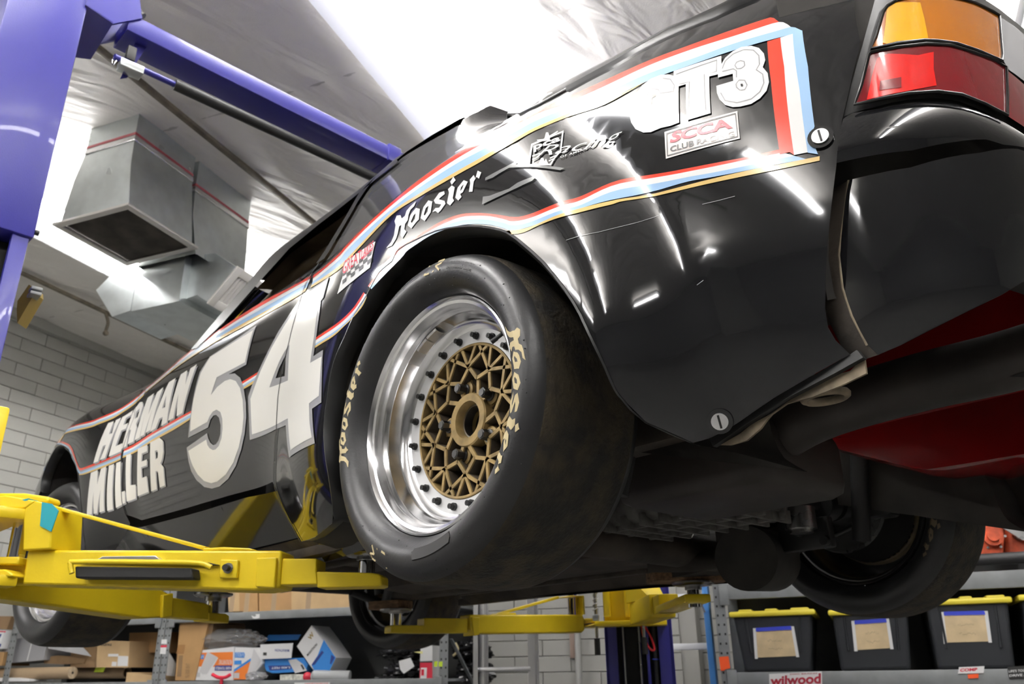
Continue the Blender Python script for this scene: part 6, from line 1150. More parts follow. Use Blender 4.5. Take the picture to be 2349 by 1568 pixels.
def face(name, lp, v, m, parent): mb = rm(); mb.add([(p[0], v, p[1]) for p in lp], [tuple(range(len(lp)))]); return mb.build(name, m, parent, recalc=False)
def rtext(name, s, q, v, m, parent, bold=0, shear=0):   # q: four (u,z) corners, lower-left of the text first, counter-clockwise
    vs, fs = text_mesh(s, bold, shear); mb = rm(); o = []
    for x, y in vs:
        a = [q[0][i]+(q[1][i]-q[0][i])*x for i in (0,1)]; b = [q[3][i]+(q[2][i]-q[3][i])*x for i in (0,1)]
        o.append((a[0]+(b[0]-a[0])*y, v, a[1]+(b[1]-a[1])*y))
    mb.add(o, fs); return mb.build(name, m, parent, recalc=False)
def box_thing(name, label, cat, front, v, d, m, flap=None, group=None):
    o = slab(name, front, v, d, m); tag(o, label, cat, group); return o
# left unit
c = box_thing('carton', 'long grey carton with an open flap lying above the kraft rolls', 'box', [(-6.4644, 1.321), (-5.9626, 1.331), (-5.9738, 1.157), (-6.4094, 1.138)], 5.06, .30, M_greybox)
face('tape_line', [(-6.1326, 1.333), (-6.1223, 1.332), (-6.1393, 1.152), (-6.1482, 1.153)], 5.0585, M_paper, c)
o = slab('carton_flap', [(-5.9443, 1.304), (-5.5798, 1.246), (-5.4716, 1.174), (-5.9322, 1.241)], 5.05, .006, mat('light_grey_card', (.42,.42,.43), .6), c)
o = slab('crumpled_liner', [(-6.0356, 1.179), (-5.9046, 1.19), (-5.7516, 1.18), (-5.5987, 1.158), (-5.609, 1.126), (-5.8312, 1.123), (-6.032, 1.133)], 5.12, .15, M_card3, c)
c = box_thing('cardboard_box', 'brown box with small black upside-down lettering and a hand slot', 'box', [(-5.4846, 1.291), (-5.1604, 1.276), (-5.1349, 1.09), (-5.4546, 1.095)], 5.10, .35, M_card2)
slab('box_side', [(-5.7937, 1.303), (-5.5222, 1.291), (-5.49, 1.095), (-5.7521, 1.099)], 5.13, .3, M_card3, c)
rtext('box_lettering', 'nuna', [(-5.3366, 1.264), (-5.4493, 1.267), (-5.4448, 1.25), (-5.3321, 1.247)], 5.0975, M_ink, c, .02)
face('shipping_label', [(-5.2512, 1.174), (-5.1492, 1.17), (-5.1416, 1.1), (-5.244, 1.101)], 5.0985, M_paper, c)
face('shipping_label', [(-5.3012, 1.133), (-5.2552, 1.131), (-5.2529, 1.101), (-5.3012, 1.102)], 5.0985, M_paper, c)
face('hand_slot', [(-5.3518, 1.19), (-5.2498, 1.188), (-5.2476, 1.169), (-5.3504, 1.171)], 5.0985, M_paper, c)
c = box_thing('cardboard_box', 'plain brown box pushed to the back beside the left shelf post', 'box', [(-5.3762, 1.35), (-4.9759, 1.345), (-4.9482, 1.193), (-5.3592, 1.204)], 5.30, .25, M_card)
c = box_thing('cardboard_box', 'low tan open box right of the empty kraft tube', 'box', [(-5.0798, 1.056), (-4.7583, 1.022), (-4.7511, 0.983), (-5.0789, 0.989)], 5.04, .3, M_card2)
(cu_, cz_), (_, cr_) = (-5.6419, 1.06), (-5.6531, 1.104)
rr_ = cr_-cz_
mb = rm(); mb.cyl((cu_,5.06,cz_),(cu_-.95,5.12,cz_),rr_,28); o = mb.build('kraft_paper_roll', M_kraft, None, 40); tag(o, 'thick roll of brown kraft paper with its wound end showing', 'roll')
mb = rm(); mb.cyl((cu_+.0015,5.06,cz_),(cu_+.001,5.06,cz_),rr_*.98,28); mb.build('wound_end', mat('roll_end', (.46,.36,.24), .85, var=.15, scale=60), o)
mb = rm(); mb.cyl((cu_+.003,5.06,cz_),(cu_+.0015,5.06,cz_),rr_*.2,16); mb.build('core_hole', M_magdk, o)
(cu_, cz_), (_, cr_) = (-5.2965, 1.057), (-5.3063, 1.099)
rr_ = cr_-cz_
mb = rm(); mb.lathe([(0,rr_),(.55,rr_),(.55,rr_*.88),(0,rr_*.88)], n=32, close=True); t = MB(ROOM @ Matrix.Translation((cu_,5.26,cz_)) @ Matrix.Rotation(PI/2, 4, 'Z')); t.add([ROOM.inverted() @ v for v in mb.v], mb.f); o = t.build('cardboard_tube', M_kraft, None, 40); tag(o, 'hollow cardboard tube with a lime green label', 'tube')
slab('lime_label', [(-5.5522, 1.105), (-5.4516, 1.103), (-5.4695, 1.061), (-5.567, 1.063)], 5.19, .003, M_lime, o)
c = box_thing('mail_carton', 'white and blue mail carton at the left edge of the picture', 'box', [(-6.5636, 1.397), (-6.3691, 1.385), (-6.387, 1.247), (-6.518, 1.253)], 4.985, .3, M_paper)
face('red_band', [(-6.5395, 1.39), (-6.3498, 1.379), (-6.3507, 1.369), (-6.5363, 1.38)], 4.9835, M_redink, c); face('blue_print', [(-6.5305, 1.361), (-6.3887, 1.357), (-6.4008, 1.33), (-6.5216, 1.334)], 4.9835, M_navy, c); face('blue_print', [(-6.5064, 1.286), (-6.3709, 1.283), (-6.3744, 1.26), (-6.4992, 1.262)], 4.9835, M_navy, c)
box_thing('cardboard_box', 'dark brown box above the mail carton at the left edge', 'box', [(-6.6625, 1.506), (-6.4045, 1.497), (-6.4304, 1.398), (-6.6312, 1.408)], 5.05, .25, M_card3)
box_thing('cardboard_box', 'small brown box below the mail carton at the left edge', 'box', [(-6.5359, 1.227), (-6.3704, 1.224), (-6.3637, 1.121), (-6.5033, 1.123)], 5.02, .25, M_card)
random.seed(4)
for k, (y0, y1) in enumerate(((845,858),(860,872),(874,888))):
    pass
o = slab('paper_stack', [(-6.4353, 1.033), (-6.1616, 1.03), (-6.0207, 1.019), (-6.0207, 1.003), (-6.4263, 1.007)], 5.01, .22, M_paper); tag(o, 'flat stack of loose papers at the left end of the shelf', 'paper')
# middle unit
c = box_thing('cardboard_box', 'tall brown box standing against the left shelf post', 'box', [(-4.6357, 1.4), (-4.371, 1.391), (-4.4358, 0.996), (-4.6098, 0.997)], 5.03, .40, M_card)
slab('box_side', [(-4.4117, 1.395), (-4.3437, 1.377), (-4.3536, 1.207), (-4.4444, 1.2)], 5.05, .36, M_card3, c)
face('box_print', [(-4.6031, 1.163), (-4.5651, 1.163), (-4.5575, 1.021), (-4.5955, 1.021)], 5.0285, M_card3, c); face('tape_patch', [(-4.6201, 1.236), (-4.5561, 1.235), (-4.5597, 1.173), (-4.629, 1.175)], 5.0285, mat('brown_tape', (.30,.15,.05), .5), c)
rtext('box_lettering', 'THIS SIDE UP', [(-4.4926, 1.107), (-4.4846, 1.013), (-4.5203, 1.013), (-4.5284, 1.108)], 5.0285, M_card3, c, .01)
face('white_card', [(-4.8604, 1.196), (-4.7777, 1.113), (-4.7768, 1.015), (-4.8501, 1.031)], 5.2, M_paper, slab('white_board', [(-4.8698, 1.196), (-4.7871, 1.113), (-4.7862, 1.015), (-4.8591, 1.031)], 5.205, .01, M_paper)); tag(bpy.data.objects['white_board'], 'white board leaning behind the left shelf post', 'board')
c = box_thing('towel_carton', 'orange and white paper towel carton under the plastic bag', 'box', [(-4.4475, 1.193), (-4.1268, 1.213), (-4.1089, 0.991), (-4.4421, 0.996)], 5.04, .32, M_paper)
F5 = 5.0385
face('orange_print', [(-4.4569, 1.178), (-4.1317, 1.178), (-4.1228, 1.083), (-4.2936, 1.082), (-4.2771, 1.104), (-4.2547, 1.14), (-4.3562, 1.159), (-4.3844, 1.085), (-4.4537, 1.088)], F5, M_orange, c)
face('blue_label', [(-4.4613, 1.166), (-4.3808, 1.164), (-4.3831, 1.135), (-4.4582, 1.137)], F5-.0004, M_cyan, c); rtext('carton_lettering', '16 ROLLS', [(-4.3844, 1.159), (-4.456, 1.161), (-4.4537, 1.142), (-4.3808, 1.14)], F5-.0008, M_paper, c)
face('roll_picture', [(-4.3562, 1.183), (-4.2592, 1.145), (-4.341, 1.037), (-4.3764, 1.034), (-4.409, 1.053)], F5-.0003, mat('picture_grey', (.55,.55,.56), .6), c)
face('navy_label', [(-4.2748, 1.091), (-4.1286, 1.089), (-4.1264, 1.056), (-4.2739, 1.058)], F5-.0005, M_navy, c); rtext('carton_lettering', '4,000 TOWELS', [(-4.134, 1.083), (-4.2659, 1.085), (-4.2659, 1.064), (-4.1331, 1.062)], F5-.0009, M_paper, c, .015)
rtext('carton_lettering', 'MULTIFOLD PAPER TOWELS', [(-4.1362, 1.126), (-4.2449, 1.128), (-4.2449, 1.098), (-4.1317, 1.096)], F5-.0006, M_paper, c, .01)
face('code_square', [(-4.4381, 1.047), (-4.3978, 1.047), (-4.3969, 1.016), (-4.4367, 1.017)], F5-.0004, mat('grey_print', (.5,.5,.5), .6), c)
c = box_thing('towel_carton', 'white carton with orange corner and blue curve, beside the first towel carton', 'box', [(-4.125, 1.21), (-3.9095, 1.201), (-3.8817, 1.098), (-3.9376, 1.035), (-3.9855, 0.996), (-4.1183, 0.997)], 5.05, .30, M_paper)
F5 = 5.0485
face('orange_print', [(-3.9779, 1.117), (-3.9935, 1.033), (-4.0079, 0.997), (-4.1085, 0.998), (-4.1205, 1.043)], F5, M_orange, c); face('blue_curve', [(-3.9788, 1.134), (-3.9779, 1.115), (-4.1205, 1.042), (-4.1197, 1.061)], F5-.0003, M_cyan, c)
face('blue_label', [(-4.1241, 1.175), (-4.0423, 1.173), (-4.0333, 1.158), (-4.0378, 1.138), (-4.1192, 1.141)], F5-.0003, M_cyan, c); rtext('carton_lettering', '16 ROLLS', [(-4.0423, 1.169), (-4.1152, 1.171), (-4.1116, 1.145), (-4.0392, 1.144)], F5-.0008, M_paper, c)
face('blue_label', [(-4.1241, 1.12), (-4.0584, 1.121), (-4.0548, 1.095), (-4.1219, 1.095)], F5-.0003, M_cyan, c)
face('roll_picture', [(-3.9618, 1.195), (-3.8871, 1.115), (-3.935, 1.047), (-3.9698, 0.997), (-3.9976, 1.036)], F5-.0005, MATS['picture_grey'], c)
face('code_square', [(-4.1107, 1.04), (-4.0646, 1.04), (-4.0615, 1.005), (-4.1094, 1.006)], F5-.0006, MATS['grey_print'], c)
c = box_thing('towel_carton', 'opened blue carton with white flap folded over its front', 'box', [(-3.9082, 1.127), (-3.5647, 1.13), (-3.5244, 1.087), (-3.5423, 1.044), (-3.8107, 1.034), (-3.8652, 1.052)], 5.08, .30, M_cyan)
F5 = 5.0785
slab('carton_flap', [(-3.9157, 1.222), (-3.6443, 1.225), (-3.6487, 1.129), (-3.9068, 1.126)], 5.055, .004, M_paper, c); rtext('carton_lettering', 'MARATHON', [(-3.6693, 1.186), (-3.7887, 1.191), (-3.7865, 1.174), (-3.668, 1.168)], 5.0545, M_navy, c, .02)
face('code_square', [(-3.8849, 1.17), (-3.8549, 1.169), (-3.8527, 1.149), (-3.884, 1.15)], 5.0545, M_ink, c)
face('navy_label', [(-3.85, 1.083), (-3.6546, 1.084), (-3.6559, 1.059), (-3.8348, 1.051)], F5-.0003, M_navy, c); rtext('carton_lettering', '5,400 FEET', [(-3.6657, 1.078), (-3.8236, 1.077), (-3.8214, 1.061), (-3.6635, 1.063)], F5-.0007, M_paper, c, .02)
face('roll_picture', [(-3.6881, 1.117), (-3.6224, 1.122), (-3.562, 1.087), (-3.5284, 1.047), (-3.621, 1.032), (-3.6537, 1.071)], F5-.0005, MATS['picture_grey'], c); face('roll_core', [(-3.5843, 1.084), (-3.57, 1.087), (-3.5477, 1.059), (-3.5575, 1.05)], F5-.0009, M_ink, c)
slab('carton_flap', [(-4.0229, 1.297), (-3.7425, 1.292), (-3.7693, 1.256), (-4.0645, 1.255)], 5.28, .004, M_cyan, c)
c = box_thing('towel_carton', 'white and blue carton tipped on its corner at the right of the shelf', 'box', [(-3.5128, 1.337), (-3.418, 1.243), (-3.312, 1.125), (-3.3608, 1.034), (-3.456, 1.035), (-3.5074, 1.086), (-3.6201, 1.204)], 5.07, .22, M_paper)
F5 = 5.0685
face('blue_print', [(-3.4041, 1.242), (-3.2995, 1.125), (-3.3442, 1.035), (-3.4569, 1.036), (-3.4895, 1.083), (-3.4448, 1.141)], F5, M_cyan, c); face('navy_label', [(-3.4122, 1.172), (-3.3965, 1.16), (-3.4614, 1.085), (-3.4851, 1.077), (-3.4828, 1.091)], F5-.0004, M_navy, c)
rtext('carton_lettering', 'W', [(-3.5114, 1.239), (-3.4815, 1.273), (-3.5061, 1.297), (-3.5351, 1.26)], F5-.0004, mat('gold_print', (.35,.24,.05), .5), c, .03)
rtext('carton_lettering', 'MARATHON', [(-3.5231, 1.137), (-3.4511, 1.209), (-3.4627, 1.221), (-3.5351, 1.149)], F5-.0004, M_ink, c, .02)
face('dark_window', [(-3.3361, 1.145), (-3.3062, 1.127), (-3.3339, 1.083), (-3.3419, 1.089)], F5-.0006, M_navy, c)
# plastic bag over the cartons
(bu, bz) = (-4.2624, 1.254)
bw = 0.3083500000000001; bh = 0.08550000000000002
def crumple(name, cu, cv, cz, ru, rv, rz, m, seed, amp=.25, n=48, k=28, fr=3.2):
    mb = rm(); rows = []
    for j in range(k+1):
        r = []
        for i in range(n):
            a = 2*PI*i/n; b = PI*j/k; d = Vector((math.sin(b)*math.cos(a), math.sin(b)*math.sin(a), math.cos(b)))
            f = 1+amp*noise.turbulence(d*fr+Vector((seed,0,0)), 3, True)-amp*.5
            r.append((cu+d.x*ru*f, cv+d.y*rv*f, cz+d.z*rz*f))
        rows.append(r)
    mb.loft(rows, closed=True); return mb.build(name, m, None, 25)
tag(crumple('plastic_bag', bu, 5.12, bz+.005, bw*1.05, .10, bh*.95, M_plastic, 2.3), 'crumpled clear plastic bag lying on top of the towel cartons', 'bag')
tag(crumple('plastic_wrap', -3.8826, 5.0, 1.018, .09, .04, .028, M_plastic, 5.1), 'crumpled clear wrap hanging over the shelf edge below the cartons', 'wrap')
for k, (a, b) in enumerate(((1195,1335),(1345,1460))):
    pass
tag(slab('patterned_packet', [(-3.7109, 1.024), (-3.6058, 1.026), (-3.6013, 0.984), (-3.7055, 0.983)], 5.03, .08, mat('packet_print', (.62,.62,.55), .5, var=.25, scale=30)), 'white patterned packet on the shelf edge, left of its twin', 'packet')
tag(slab('patterned_packet', [(-3.5995, 1.025), (-3.5177, 1.024), (-3.5123, 0.983), (-3.596, 0.984)], 5.03, .08, MATS['packet_print']), 'white patterned packet next to the grey roll', 'packet')
mb = rm(); mb.cyl((-3.447,5.05,1.01),(-3.2132,5.12,1.004),.040,24); o = mb.build('stretch_wrap_roll', mat('grey_film_roll', (.40,.41,.41), .35), None, 40); tag(o, 'grey roll of stretch film with a red handle knob', 'roll')
mb = rm(); mb.cyl((-3.447-.004,5.05,1.01),(-3.447-.001,5.05,1.01),.036,24); mb.build('roll_end', M_paper, o, 40)
mb = rm(); mb.sphere((-3.4882,5.03,1.009),.030,16,10); mb.build('handle_knob', M_redink, o, 60)
cp = [(-4.2395, 1.032), (-4.1522, 1.015), (-4.0852, 1.03), (-4.15, 1.004)]
mb = rm(); mb.tube(smooth_pts([(cp[0][0],4.98,cp[0][1]),(cp[1][0]-.03,4.975,cp[3][1]+.008),(cp[1][0]+.03,4.975,cp[3][1]+.008),(cp[2][0],4.98,cp[2][1])],5), .012, 10); mb.tube([(cp[1][0],4.976,cp[3][1]+.005),(cp[1][0],4.976,cp[3][1]-.07)], .012, 10)
tag(mb.build('quick_clamp', M_redink, None, 60), 'red clamp handle hooked on the shelf edge', 'clamp')
face('shelf_number', [(-3.964, 1.414), (-3.934, 1.404), (-3.9206, 1.413), (-3.9318, 1.42), (-3.8937, 1.421), (-3.8906, 1.395), (-3.917, 1.39), (-3.9474, 1.393)], 4.9865, M_paper, SU2)
face('shelf_note', [(-3.5574, 0.973), (-3.2793, 0.973), (-3.277, 0.957), (-3.5552, 0.957)], 4.9865, M_paper, SU2); rtext('note_lettering', 'MISCELLANEOUS', [(-3.4725, 0.971), (-3.2927, 0.972), (-3.2913, 0.96), (-3.4716, 0.959)], 4.9862, M_redink, SU2)
face('post_label', [(-4.7551, 1.275), (-4.705, 1.275), (-4.7014, 1.243), (-4.7551, 1.245)], 4.9986, M_paper, SU2); face('post_label', [(-4.7551, 1.235), (-4.6978, 1.236), (-4.6969, 1.22), (-4.7542, 1.221)], 4.9986, M_redink, SU2); face('post_label', [(-4.7551, 1.22), (-4.7005, 1.22), (-4.6983, 1.174), (-4.7528, 1.176)], 4.9986, M_paper, SU2)
# boxes on the upper shelf of the middle unit
for i, (s, m, lab) in enumerate((("390,-20 425,-20 410,80 395,75", M_card2, 'sliver of brown box on the upper shelf behind the arm'),)):
    pass
for lp, m, lab in (([(-4.2498, 1.619), (-4.1447, 1.614), (-4.1223, 1.45), (-4.2171, 1.452)], M_card2, 'pale box on the upper shelf, leftmost beside the arm pad'), ([(-4.1465, 1.615), (-3.9833, 1.608), (-3.9631, 1.445), (-4.1241, 1.451)], M_card, 'brown box on the upper shelf, second from the arm pad'), ([(-3.9694, 1.606), (-3.6908, 1.593), (-3.6742, 1.44), (-3.9493, 1.447)], M_card, 'wide brown box on the upper shelf, third from the arm pad'), ([(-3.6926, 1.594), (-3.3853, 1.58), (-3.3741, 1.441), (-3.6769, 1.446)], M_card2, 'wide pale box on the upper shelf, fourth from the arm pad'), ([(-3.3871, 1.581), (-2.9837, 1.562), (-2.977, 1.435), (-3.3759, 1.444)], M_card2, 'pale box on the upper shelf, farthest from the arm pad')):
    o = slab('cardboard_box', lp, 5.05, .34, m); tag(o, lab, 'box', None); 
    x0 = (lp[0][0]+lp[1][0])/2; mb = rm(); mb.box((x0-.02,5.0485,lp[2][1]),(x0+.02,5.0495,lp[0][1])); mb.build('tape_strip', M_kraft, o)
# black bags, red box
for i, ((u_, z_), w_, h_, lab) in enumerate((((-2.8532, 1.147), .16, .040, 'folded black bag on top of the pile beside the red and white carton'), ((-2.8098, 1.041), .14, .055, 'black bag with a white paper label stuck on it'), ((-2.8787, 0.988), .13, .035, 'black bag at the bottom of the pile left of the red carton'), ((-2.4459, 1.154), .13, .055, 'black bag with a pale strap, behind the ladder rail'), ((-2.4124, 1.018), .13, .065, 'large black bag low down between post and ladder'))):
    tag(crumple('black_bag', u_, 5.18 if i < 3 else 5.40, z_, w_, .14, h_*1.3, M_bag, 1.7*i, .5, fr=2.2), lab, 'bag')
face('bag_label', [(-2.7901, 1.095), (-2.7064, 1.113), (-2.6751, 1.062), (-2.7511, 1.018), (-2.7793, 1.045)], 5.02, M_paper, bpy.data.objects['black_bag.001'])
mb = rm(); mb.tube(smooth_pts([(bx[0], 5.26, bx[1]) for bx in [(-2.5041, 1.203), (-2.4849, 1.17), (-2.4952, 1.142), (-2.5175, 1.124)]], 5), .009, 8); mb.build('bag_strap', M_tan, bpy.data.objects['black_bag.003'], 60)
c = box_thing('parts_carton', 'red and white carton standing left of the perforated post', 'box', [(-2.6411, 1.175), (-2.5562, 1.184), (-2.5504, 0.972), (-2.6425, 0.971)], 5.03, .20, M_paper)
face('red_print', [(-2.6411, 1.086), (-2.5526, 1.086), (-2.5495, 0.972), (-2.6411, 0.971)], 5.0285, M_redink, c); face('black_print', [(-2.6398, 1.091), (-2.5526, 1.092), (-2.5517, 1.082), (-2.6398, 1.082)], 5.0281, M_ink, c); face('white_panel', [(-2.6331, 1.052), (-2.5906, 1.052), (-2.5919, 0.986), (-2.6353, 0.986)], 5.0281, M_paper, c); face('red_print', [(-2.63, 1.043), (-2.6098, 1.043), (-2.6094, 1.006), (-2.6295, 1.006)], 5.0277, M_redink, c)
face('yellow_note', [(-2.6729, 1.146), (-2.6089, 1.151), (-2.6103, 1.134)], 5.0, mat('yellow_note', (.75,.72,.30), .6), c)
face('post_note', [(-2.5248, 1.088), (-2.5011, 1.089), (-2.5025, 1.057), (-2.5248, 1.057)], 4.9986, M_lime, SU2); face('post_note', [(-2.4935, 1.086), (-2.4658, 1.087), (-2.4667, 1.056), (-2.4935, 1.058)], 4.9986, M_lime, SU2)
mb = rm(); mb.beam((-2.425,5.03,1.22),(-2.30,5.30,.80),.03,.005); mb.build('diagonal_brace', M_shelf, SU2)
# ladder and conduit
LD = thing('extension_ladder', 'aluminium extension ladder standing before the block wall', 'ladder', ROOM @ Vector((-2.1, 5.2, 0)))
for u in (-2.315, -1.925):
    mb = rm()
    for du, dv in ((0, 0), (.030 if u < -2.2 else -.026, .03)): mb.box((u+du-.004,5.17+dv,0),(u+du+.004,5.235+dv,3.2)); mb.box((u+du-.016,5.166+dv,0),(u+du+.016,5.172+dv,3.2)); mb.box((u+du-.016,5.232+dv,0),(u+du+.016,5.238+dv,3.2))
    mb.build('rail', M_alu2, LD)
for k in range(10):
    z = 1.036-.305*3+.305*k; mb = rm(); mb.cyl((-2.31,5.20,z),(-1.93,5.20,z),.015,14); mb.build('rung', M_alu2, LD, 40)
cu_ = -1.7626; mb = sm(); mb.cyl((cu_,5.60,.3),(cu_,5.60,2.6),.020,14); o = mb.build('conduit', mat('painted_conduit', (.42,.42,.40), .5), None, 40); tag(o, 'grey painted conduit running down the block wall beside the ladder', 'pipe')
mb = sm(); mb.box((cu_-.06,5.61,1.10),(cu_-.02,5.652,1.30),.004); mb.build('rusty_strap', mat('rusty_strap', (.30,.22,.18), .7), o, 30)
SL = thing('step_ladder', 'blue fibreglass step ladder with white steps behind the right column', 'ladder', ROOM @ Vector((-1.0, 5.3, 0)))
for u in (-.845, -1.34): mb = rm(); mb.box((u-.018,5.30,0),(u+.018,5.38,1.62),.004); mb.build('rail', M_ladblue, SL, 30)
for z in (.55, .85, 1.148, 1.435): mb = rm(); mb.box((-1.325,5.31,z-.018),(-.86,5.40,z+.018),.004); mb.build('step', M_whitesteel, SL, 30)
mb = rm(); mb.beam((-.875,5.30,1.39),(-.855,5.30,1.34),.012,.012); mb.beam((-.88,5.30,1.43),(-.88,5.30,1.40),.03,.03); mb.build('spreader', M_alu2, SL)
# right unit: totes, notes, signs
face('post_tag', [(-0.7525, 1.081), (-0.6988, 1.084), (-0.6966, 1.022), (-0.7225, 1.017), (-0.7333, 1.009), (-0.7494, 1.01)], 4.9955, M_label_o, SU3)
def tote(body, lid, label, paper, tape):
    zb = min(p[1] for p in body); zt = max(p[1] for p in body); u0 = min(p[0] for p in body if p[1] > (zb+zt)/2); u1 = max(p[0] for p in body if p[1] > (zb+zt)/2)
    b0 = min(p[0] for p in body if p[1] < (zb+zt)/2); b1 = max(p[0] for p in body if p[1] < (zb+zt)/2); zb = 1.0
    t = thing('storage_tote', label, 'tote', ROOM @ Vector(((u0+u1)/2, 5.3, zb)))
    mb = rm(); mb.loft([[(b0,5.04,zb),(b1,5.04,zb),(b1,5.52,zb),(b0,5.52,zb)],[(u0,5.015,zt),(u1,5.015,zt),(u1,5.545,zt),(u0,5.545,zt)]], closed=True, cap=True); o = mb.build('tub', M_bin, t)
    bv = o.modifiers.new('edge', 'BEVEL'); bv.width = .018; bv.segments = 3; bv.limit_method = 'ANGLE'
    w = u1-u0
    for f in (.16, .84):   # moulded ribs on the front
        ut = u0+w*f; ub = b0+(b1-b0)*f; mb = rm(); mb.tube([(ut,5.017,zt-.02),(ub*.55+ut*.45,5.028,zb+.10)], .006, 8); mb.build('tub_rib', M_bin, t, 60)
    lz0 = min(p[1] for p in lid); lz1 = max(p[1] for p in lid)
    mb = rm(); mb.box((u0-.018,4.995,zt-.012),(u1+.018,5.565,zt+.018),.010); k = mb.build('lid', M_lid, t, 40)
    for f in ((.08,.26),(.42,.58),(.74,.97)): mb = rm(); mb.box((u0+w*f[0],5.0,zt+.010),(u0+w*f[1],5.56,zt+.028),.008); mb.build('lid_rib', M_lid, k, 40)
    if paper:
        dv = lambda z: 5.015+.025*(zt-z)/(zt-zb)-.0025
        mb = rm(); mb.add([(p[0], dv(p[1]), p[1]) for p in paper], [tuple(range(len(paper)))]); n = mb.build('note', M_tanpaper, t, recalc=False)
        a, b, c, d = paper
        mb = rm(); mb.add([(a[0]+.006, dv(a[1])-.001, a[1]+.006), (b[0]-.006, dv(b[1])-.001, b[1]+.006), (b[0]-.006, dv(b[1])-.001, b[1]-.014), (a[0]+.006, dv(a[1])-.001, a[1]-.014)], [(0,1,2,3)]); mb.build('blue_tape', M_pblue, n, recalc=False)
        for p, q in ((a, d), (b, c)): mb = rm(); mb.add([(p[0]-.008, dv(p[1])-.0012, p[1]+.004), (p[0]+.008, dv(p[1])-.0012, p[1]+.004), (q[0]+.008, dv(q[1])-.0012, q[1]-.006), (q[0]-.008, dv(q[1])-.0012, q[1]-.006)], [(0,1,2,3)]); mb.build('clear_tape', M_paper, n, recalc=False)
        random.seed(int(abs(a[0])*1000)); mb = rm()
        for ln in range(2):
            zz = a[1]+(d[1]-a[1])*(.42+.3*ln); uu = a[0]+(b[0]-a[0])*.3; pts = []
            for q in range(22): pts.append((uu+(b[0]-a[0])*.018*q, zz+random.uniform(-.007, .007)))
            for p, q in zip(pts, pts[1:]): mb.add([(p[0],dv(p[1])-.0012,p[1]-.0009),(q[0],dv(q[1])-.0012,q[1]-.0009),(q[0],dv(q[1])-.0012,q[1]+.0009),(p[0],dv(p[1])-.0012,p[1]+.0009)], [(0,1,2,3)])
        mb.build('handwriting', mat('pencil', (.25,.20,.13), .8) if 'pencil' not in MATS else MATS['pencil'], n, recalc=False)
    return t
tote([(-0.6559, 1.288), (-0.2293, 1.299), (-0.2763, 1.011), (-0.6246, 1.004)], [(-0.6837, 1.292), (-0.2033, 1.297), (-0.2047, 1.332), (-0.6738, 1.322)], 'black tote with yellow lid next to the perforated post, note on its front', [(-0.5446, 1.223), (-0.3411, 1.227), (-0.3353, 1.079), (-0.5544, 1.074)], None)
tote([(-0.1287, 1.287), (0.2501, 1.29), (0.2166, 1.027), (-0.1251, 1.014)], [(-0.1823, 1.3), (0.2546, 1.306), (0.2568, 1.316), (-0.1787, 1.322)], 'black tote half hidden behind the hanging right rear tyre', [(-0.0267, 1.245), (0.145, 1.25), (0.1419, 1.109), (-0.0357, 1.102)], None)
tote([(0.3418, 1.317), (0.7242, 1.323), (0.6928, 1.038), (0.3454, 1.028)], [(0.315, 1.32), (0.751, 1.324), (0.7586, 1.36), (0.3217, 1.358)], 'black tote with the largest brown note, right of the tyre', [(0.412, 1.274), (0.6146, 1.272), (0.6047, 1.13), (0.3999, 1.129)], None)
tote([(0.7877, 1.323), (1.1307, 1.33), (1.047, 1.039), (0.7541, 1.034)], [(0.7608, 1.328), (1.1499, 1.333), (1.1553, 1.358), (0.7667, 1.355)], 'black tote with yellow lid at the right edge of the picture', None, None)
s_ = [(-0.4913, 0.99), (-0.2199, 0.999), (-0.2311, 0.905), (-0.5012, 0.901)]
sg = slab('brake_maker_sign', s_, 4.982, .003, M_paper); tag(sg, 'white sign with dark red rounded lettering on the shelf beam', 'sign')
rtext('sign_lettering', 'wilwood', [(-0.4927, 0.931), (-0.2333, 0.94), (-0.2257, 0.991), (-0.486, 0.978)], 4.9812, mat('sign_red', (.35,.02,.04), .4), sg, .035); rtext('sign_lettering', 'DISC BRAKES', [(-0.3831, 0.984), (-0.2436, 0.988), (-0.2422, 0.993), (-0.3831, 0.99)], 4.981, MATS['sign_red'], sg, .02)
sg = slab('cam_maker_sticker', [(0.4362, 1.011), (0.5511, 1.014), (0.5422, 0.982), (0.4259, 0.98)], 4.983, .002, M_paper); tag(sg, 'small white sticker with red capitals on the shelf beam', 'sticker')
rtext('sticker_lettering', 'COMP', [(0.4357, 0.989), (0.5153, 0.992), (0.5185, 1.007), (0.4416, 1.004)], 4.9822, M_redink, sg, .04)
o = slab('orange_tag', [(0.4684, 0.976), (0.5176, 0.979), (0.5144, 0.959), (0.4675, 0.957)], 4.983, .002, M_label_o); tag(o, 'torn orange price tag below the white sticker', 'tag')
sg = slab('motto_sticker', [(0.6508, 1.008), (0.7971, 1.018), (0.7837, 0.959), (0.6486, 0.953)], 4.983, .002, M_ink); tag(sg, 'black sticker with two lines of white capitals at the right edge', 'sticker')
rtext('sticker_lettering', "LIFE'S TOO SHORT", [(0.6517, 0.983), (0.7801, 0.988), (0.7832, 1.001), (0.654, 0.994)], 4.982, M_paper, sg, .02); rtext('sticker_lettering', 'DRIVE A LOT', [(0.6504, 0.963), (0.7756, 0.969), (0.7788, 0.981), (0.6526, 0.974)], 4.982, M_paper, sg, .02)
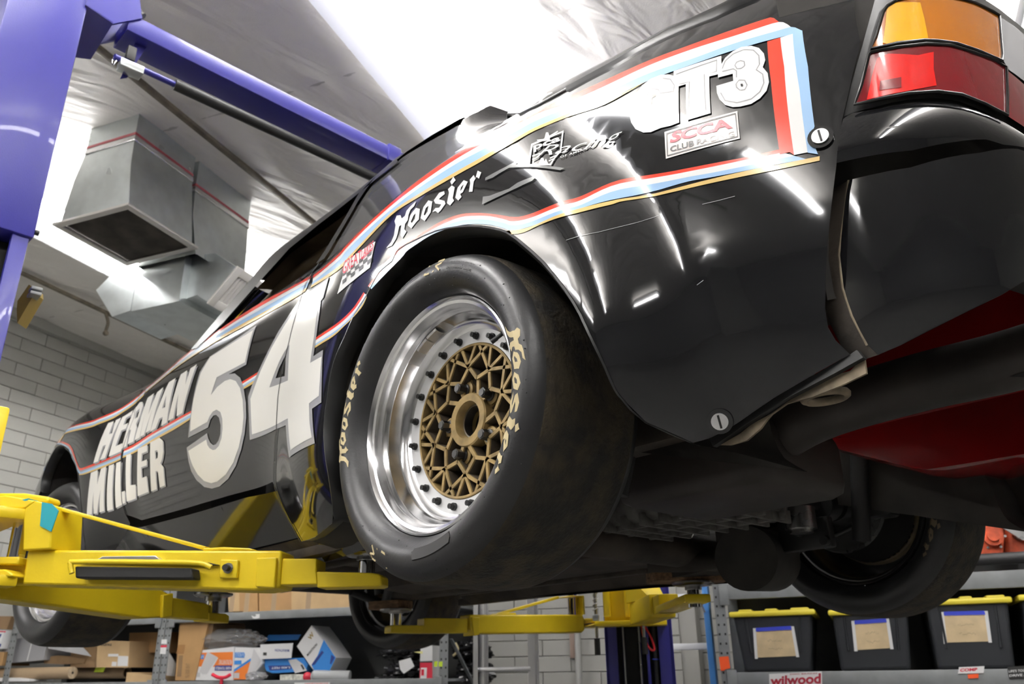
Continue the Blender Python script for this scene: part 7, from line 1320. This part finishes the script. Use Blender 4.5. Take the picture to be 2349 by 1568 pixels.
# on the upper shelf: black tube, orange machinery
tb = [(0.5824, 1.525), (0.8628, 1.528)]
mb = rm(); mb.cyl((tb[0][0]-.9,4.99,tb[0][1]-.0),(tb[1][0]+.2,4.99,tb[1][1]),.030,20); o = mb.build('black_pipe', M_hose, None, 40); tag(o, 'long black pipe lying along the front of the upper shelf', 'pipe')
EN = thing('orange_gearbox', 'orange painted gearbox casting with worn grey patches on the upper shelf', 'machine part', ROOM @ Vector((tb[0][0]+.3, 5.25, 1.468)))
e0, e1_, e2_ = [(0.7016, 1.744), (0.7897, 1.755), (0.8134, 1.718), (0.771, 1.562), (0.6547, 1.563)], [(0.8134, 1.718), (0.906, 1.734), (0.9373, 1.708), (0.9038, 1.554), (0.7942, 1.572)], [(0.7553, 1.746), (0.7844, 1.755), (0.8859, 1.642), (0.8738, 1.628), (0.7719, 1.721)]
o = slab('housing', [(p[0], max(p[1], 1.468)) for p in e0], 5.15, .22, M_engine, EN); bv = o.modifiers.new('edge', 'BEVEL'); bv.width = .012; bv.segments = 2
o = slab('housing', [(p[0], max(p[1], 1.468)) for p in e1_], 5.22, .2, M_engine, EN); bv = o.modifiers.new('edge', 'BEVEL'); bv.width = .02; bv.segments = 2
slab('linkage', e2_, 5.13, .015, M_steel, EN)
mb = rm(); um = sum(p[0] for p in e0)/len(e0); zm = sum(p[1] for p in e0)/len(e0)
mb.cyl((um-.01,5.152,zm-.01),(um-.01,5.10,zm-.01),.05,24); mb.cyl((um-.01,5.10,zm-.01),(um-.01,5.08,zm-.01),.03,20); mb.build('shaft_cover', M_engine, EN, 40)
mb = rm(); mb.cyl((um+.14,5.22,zm+.01),(um+.14,5.18,zm+.01),.04,20); mb.cyl((um+.145,5.18,zm+.03),(um+.145,5.165,zm+.03),.014,6); mb.build('bolt_boss', M_steel, EN, 40)
for k in range(6): mb = rm(); a = k*PI/3; mb.cyl((um-.01+.062*math.cos(a),5.152,zm-.01+.062*math.sin(a)),(um-.01+.062*math.cos(a),5.138,zm-.01+.062*math.sin(a)),.007,6); mb.build('bolt', M_steel, EN, 40)
(eu, ez) = (-0.4692, 1.495)
mb = rm(); mb.cyl((eu-.03,5.2,1.50),(eu+.05,5.2,1.50),.030,16); mb.cyl((eu+.05,5.2,1.50),(eu+.09,5.2,1.50),.022,16); mb.sphere((eu+.12,5.18,1.51),(.05,.04,.035),12,8)
tag(mb.build('orange_motor', M_engine, None, 40), 'small orange motor lying behind the hanging tyre on the upper shelf', 'machine part')
b_ = [(-0.7012, 1.48), (-0.5268, 1.487), (-0.5299, 1.456), (-0.7034, 1.458)]
tag(slab('pink_carton', [(p[0], max(p[1], 1.468)) for p in b_], 5.1, .2, mat('faded_card', (.52,.47,.46), .7)), 'low faded carton at the left end of the upper shelf', 'box')
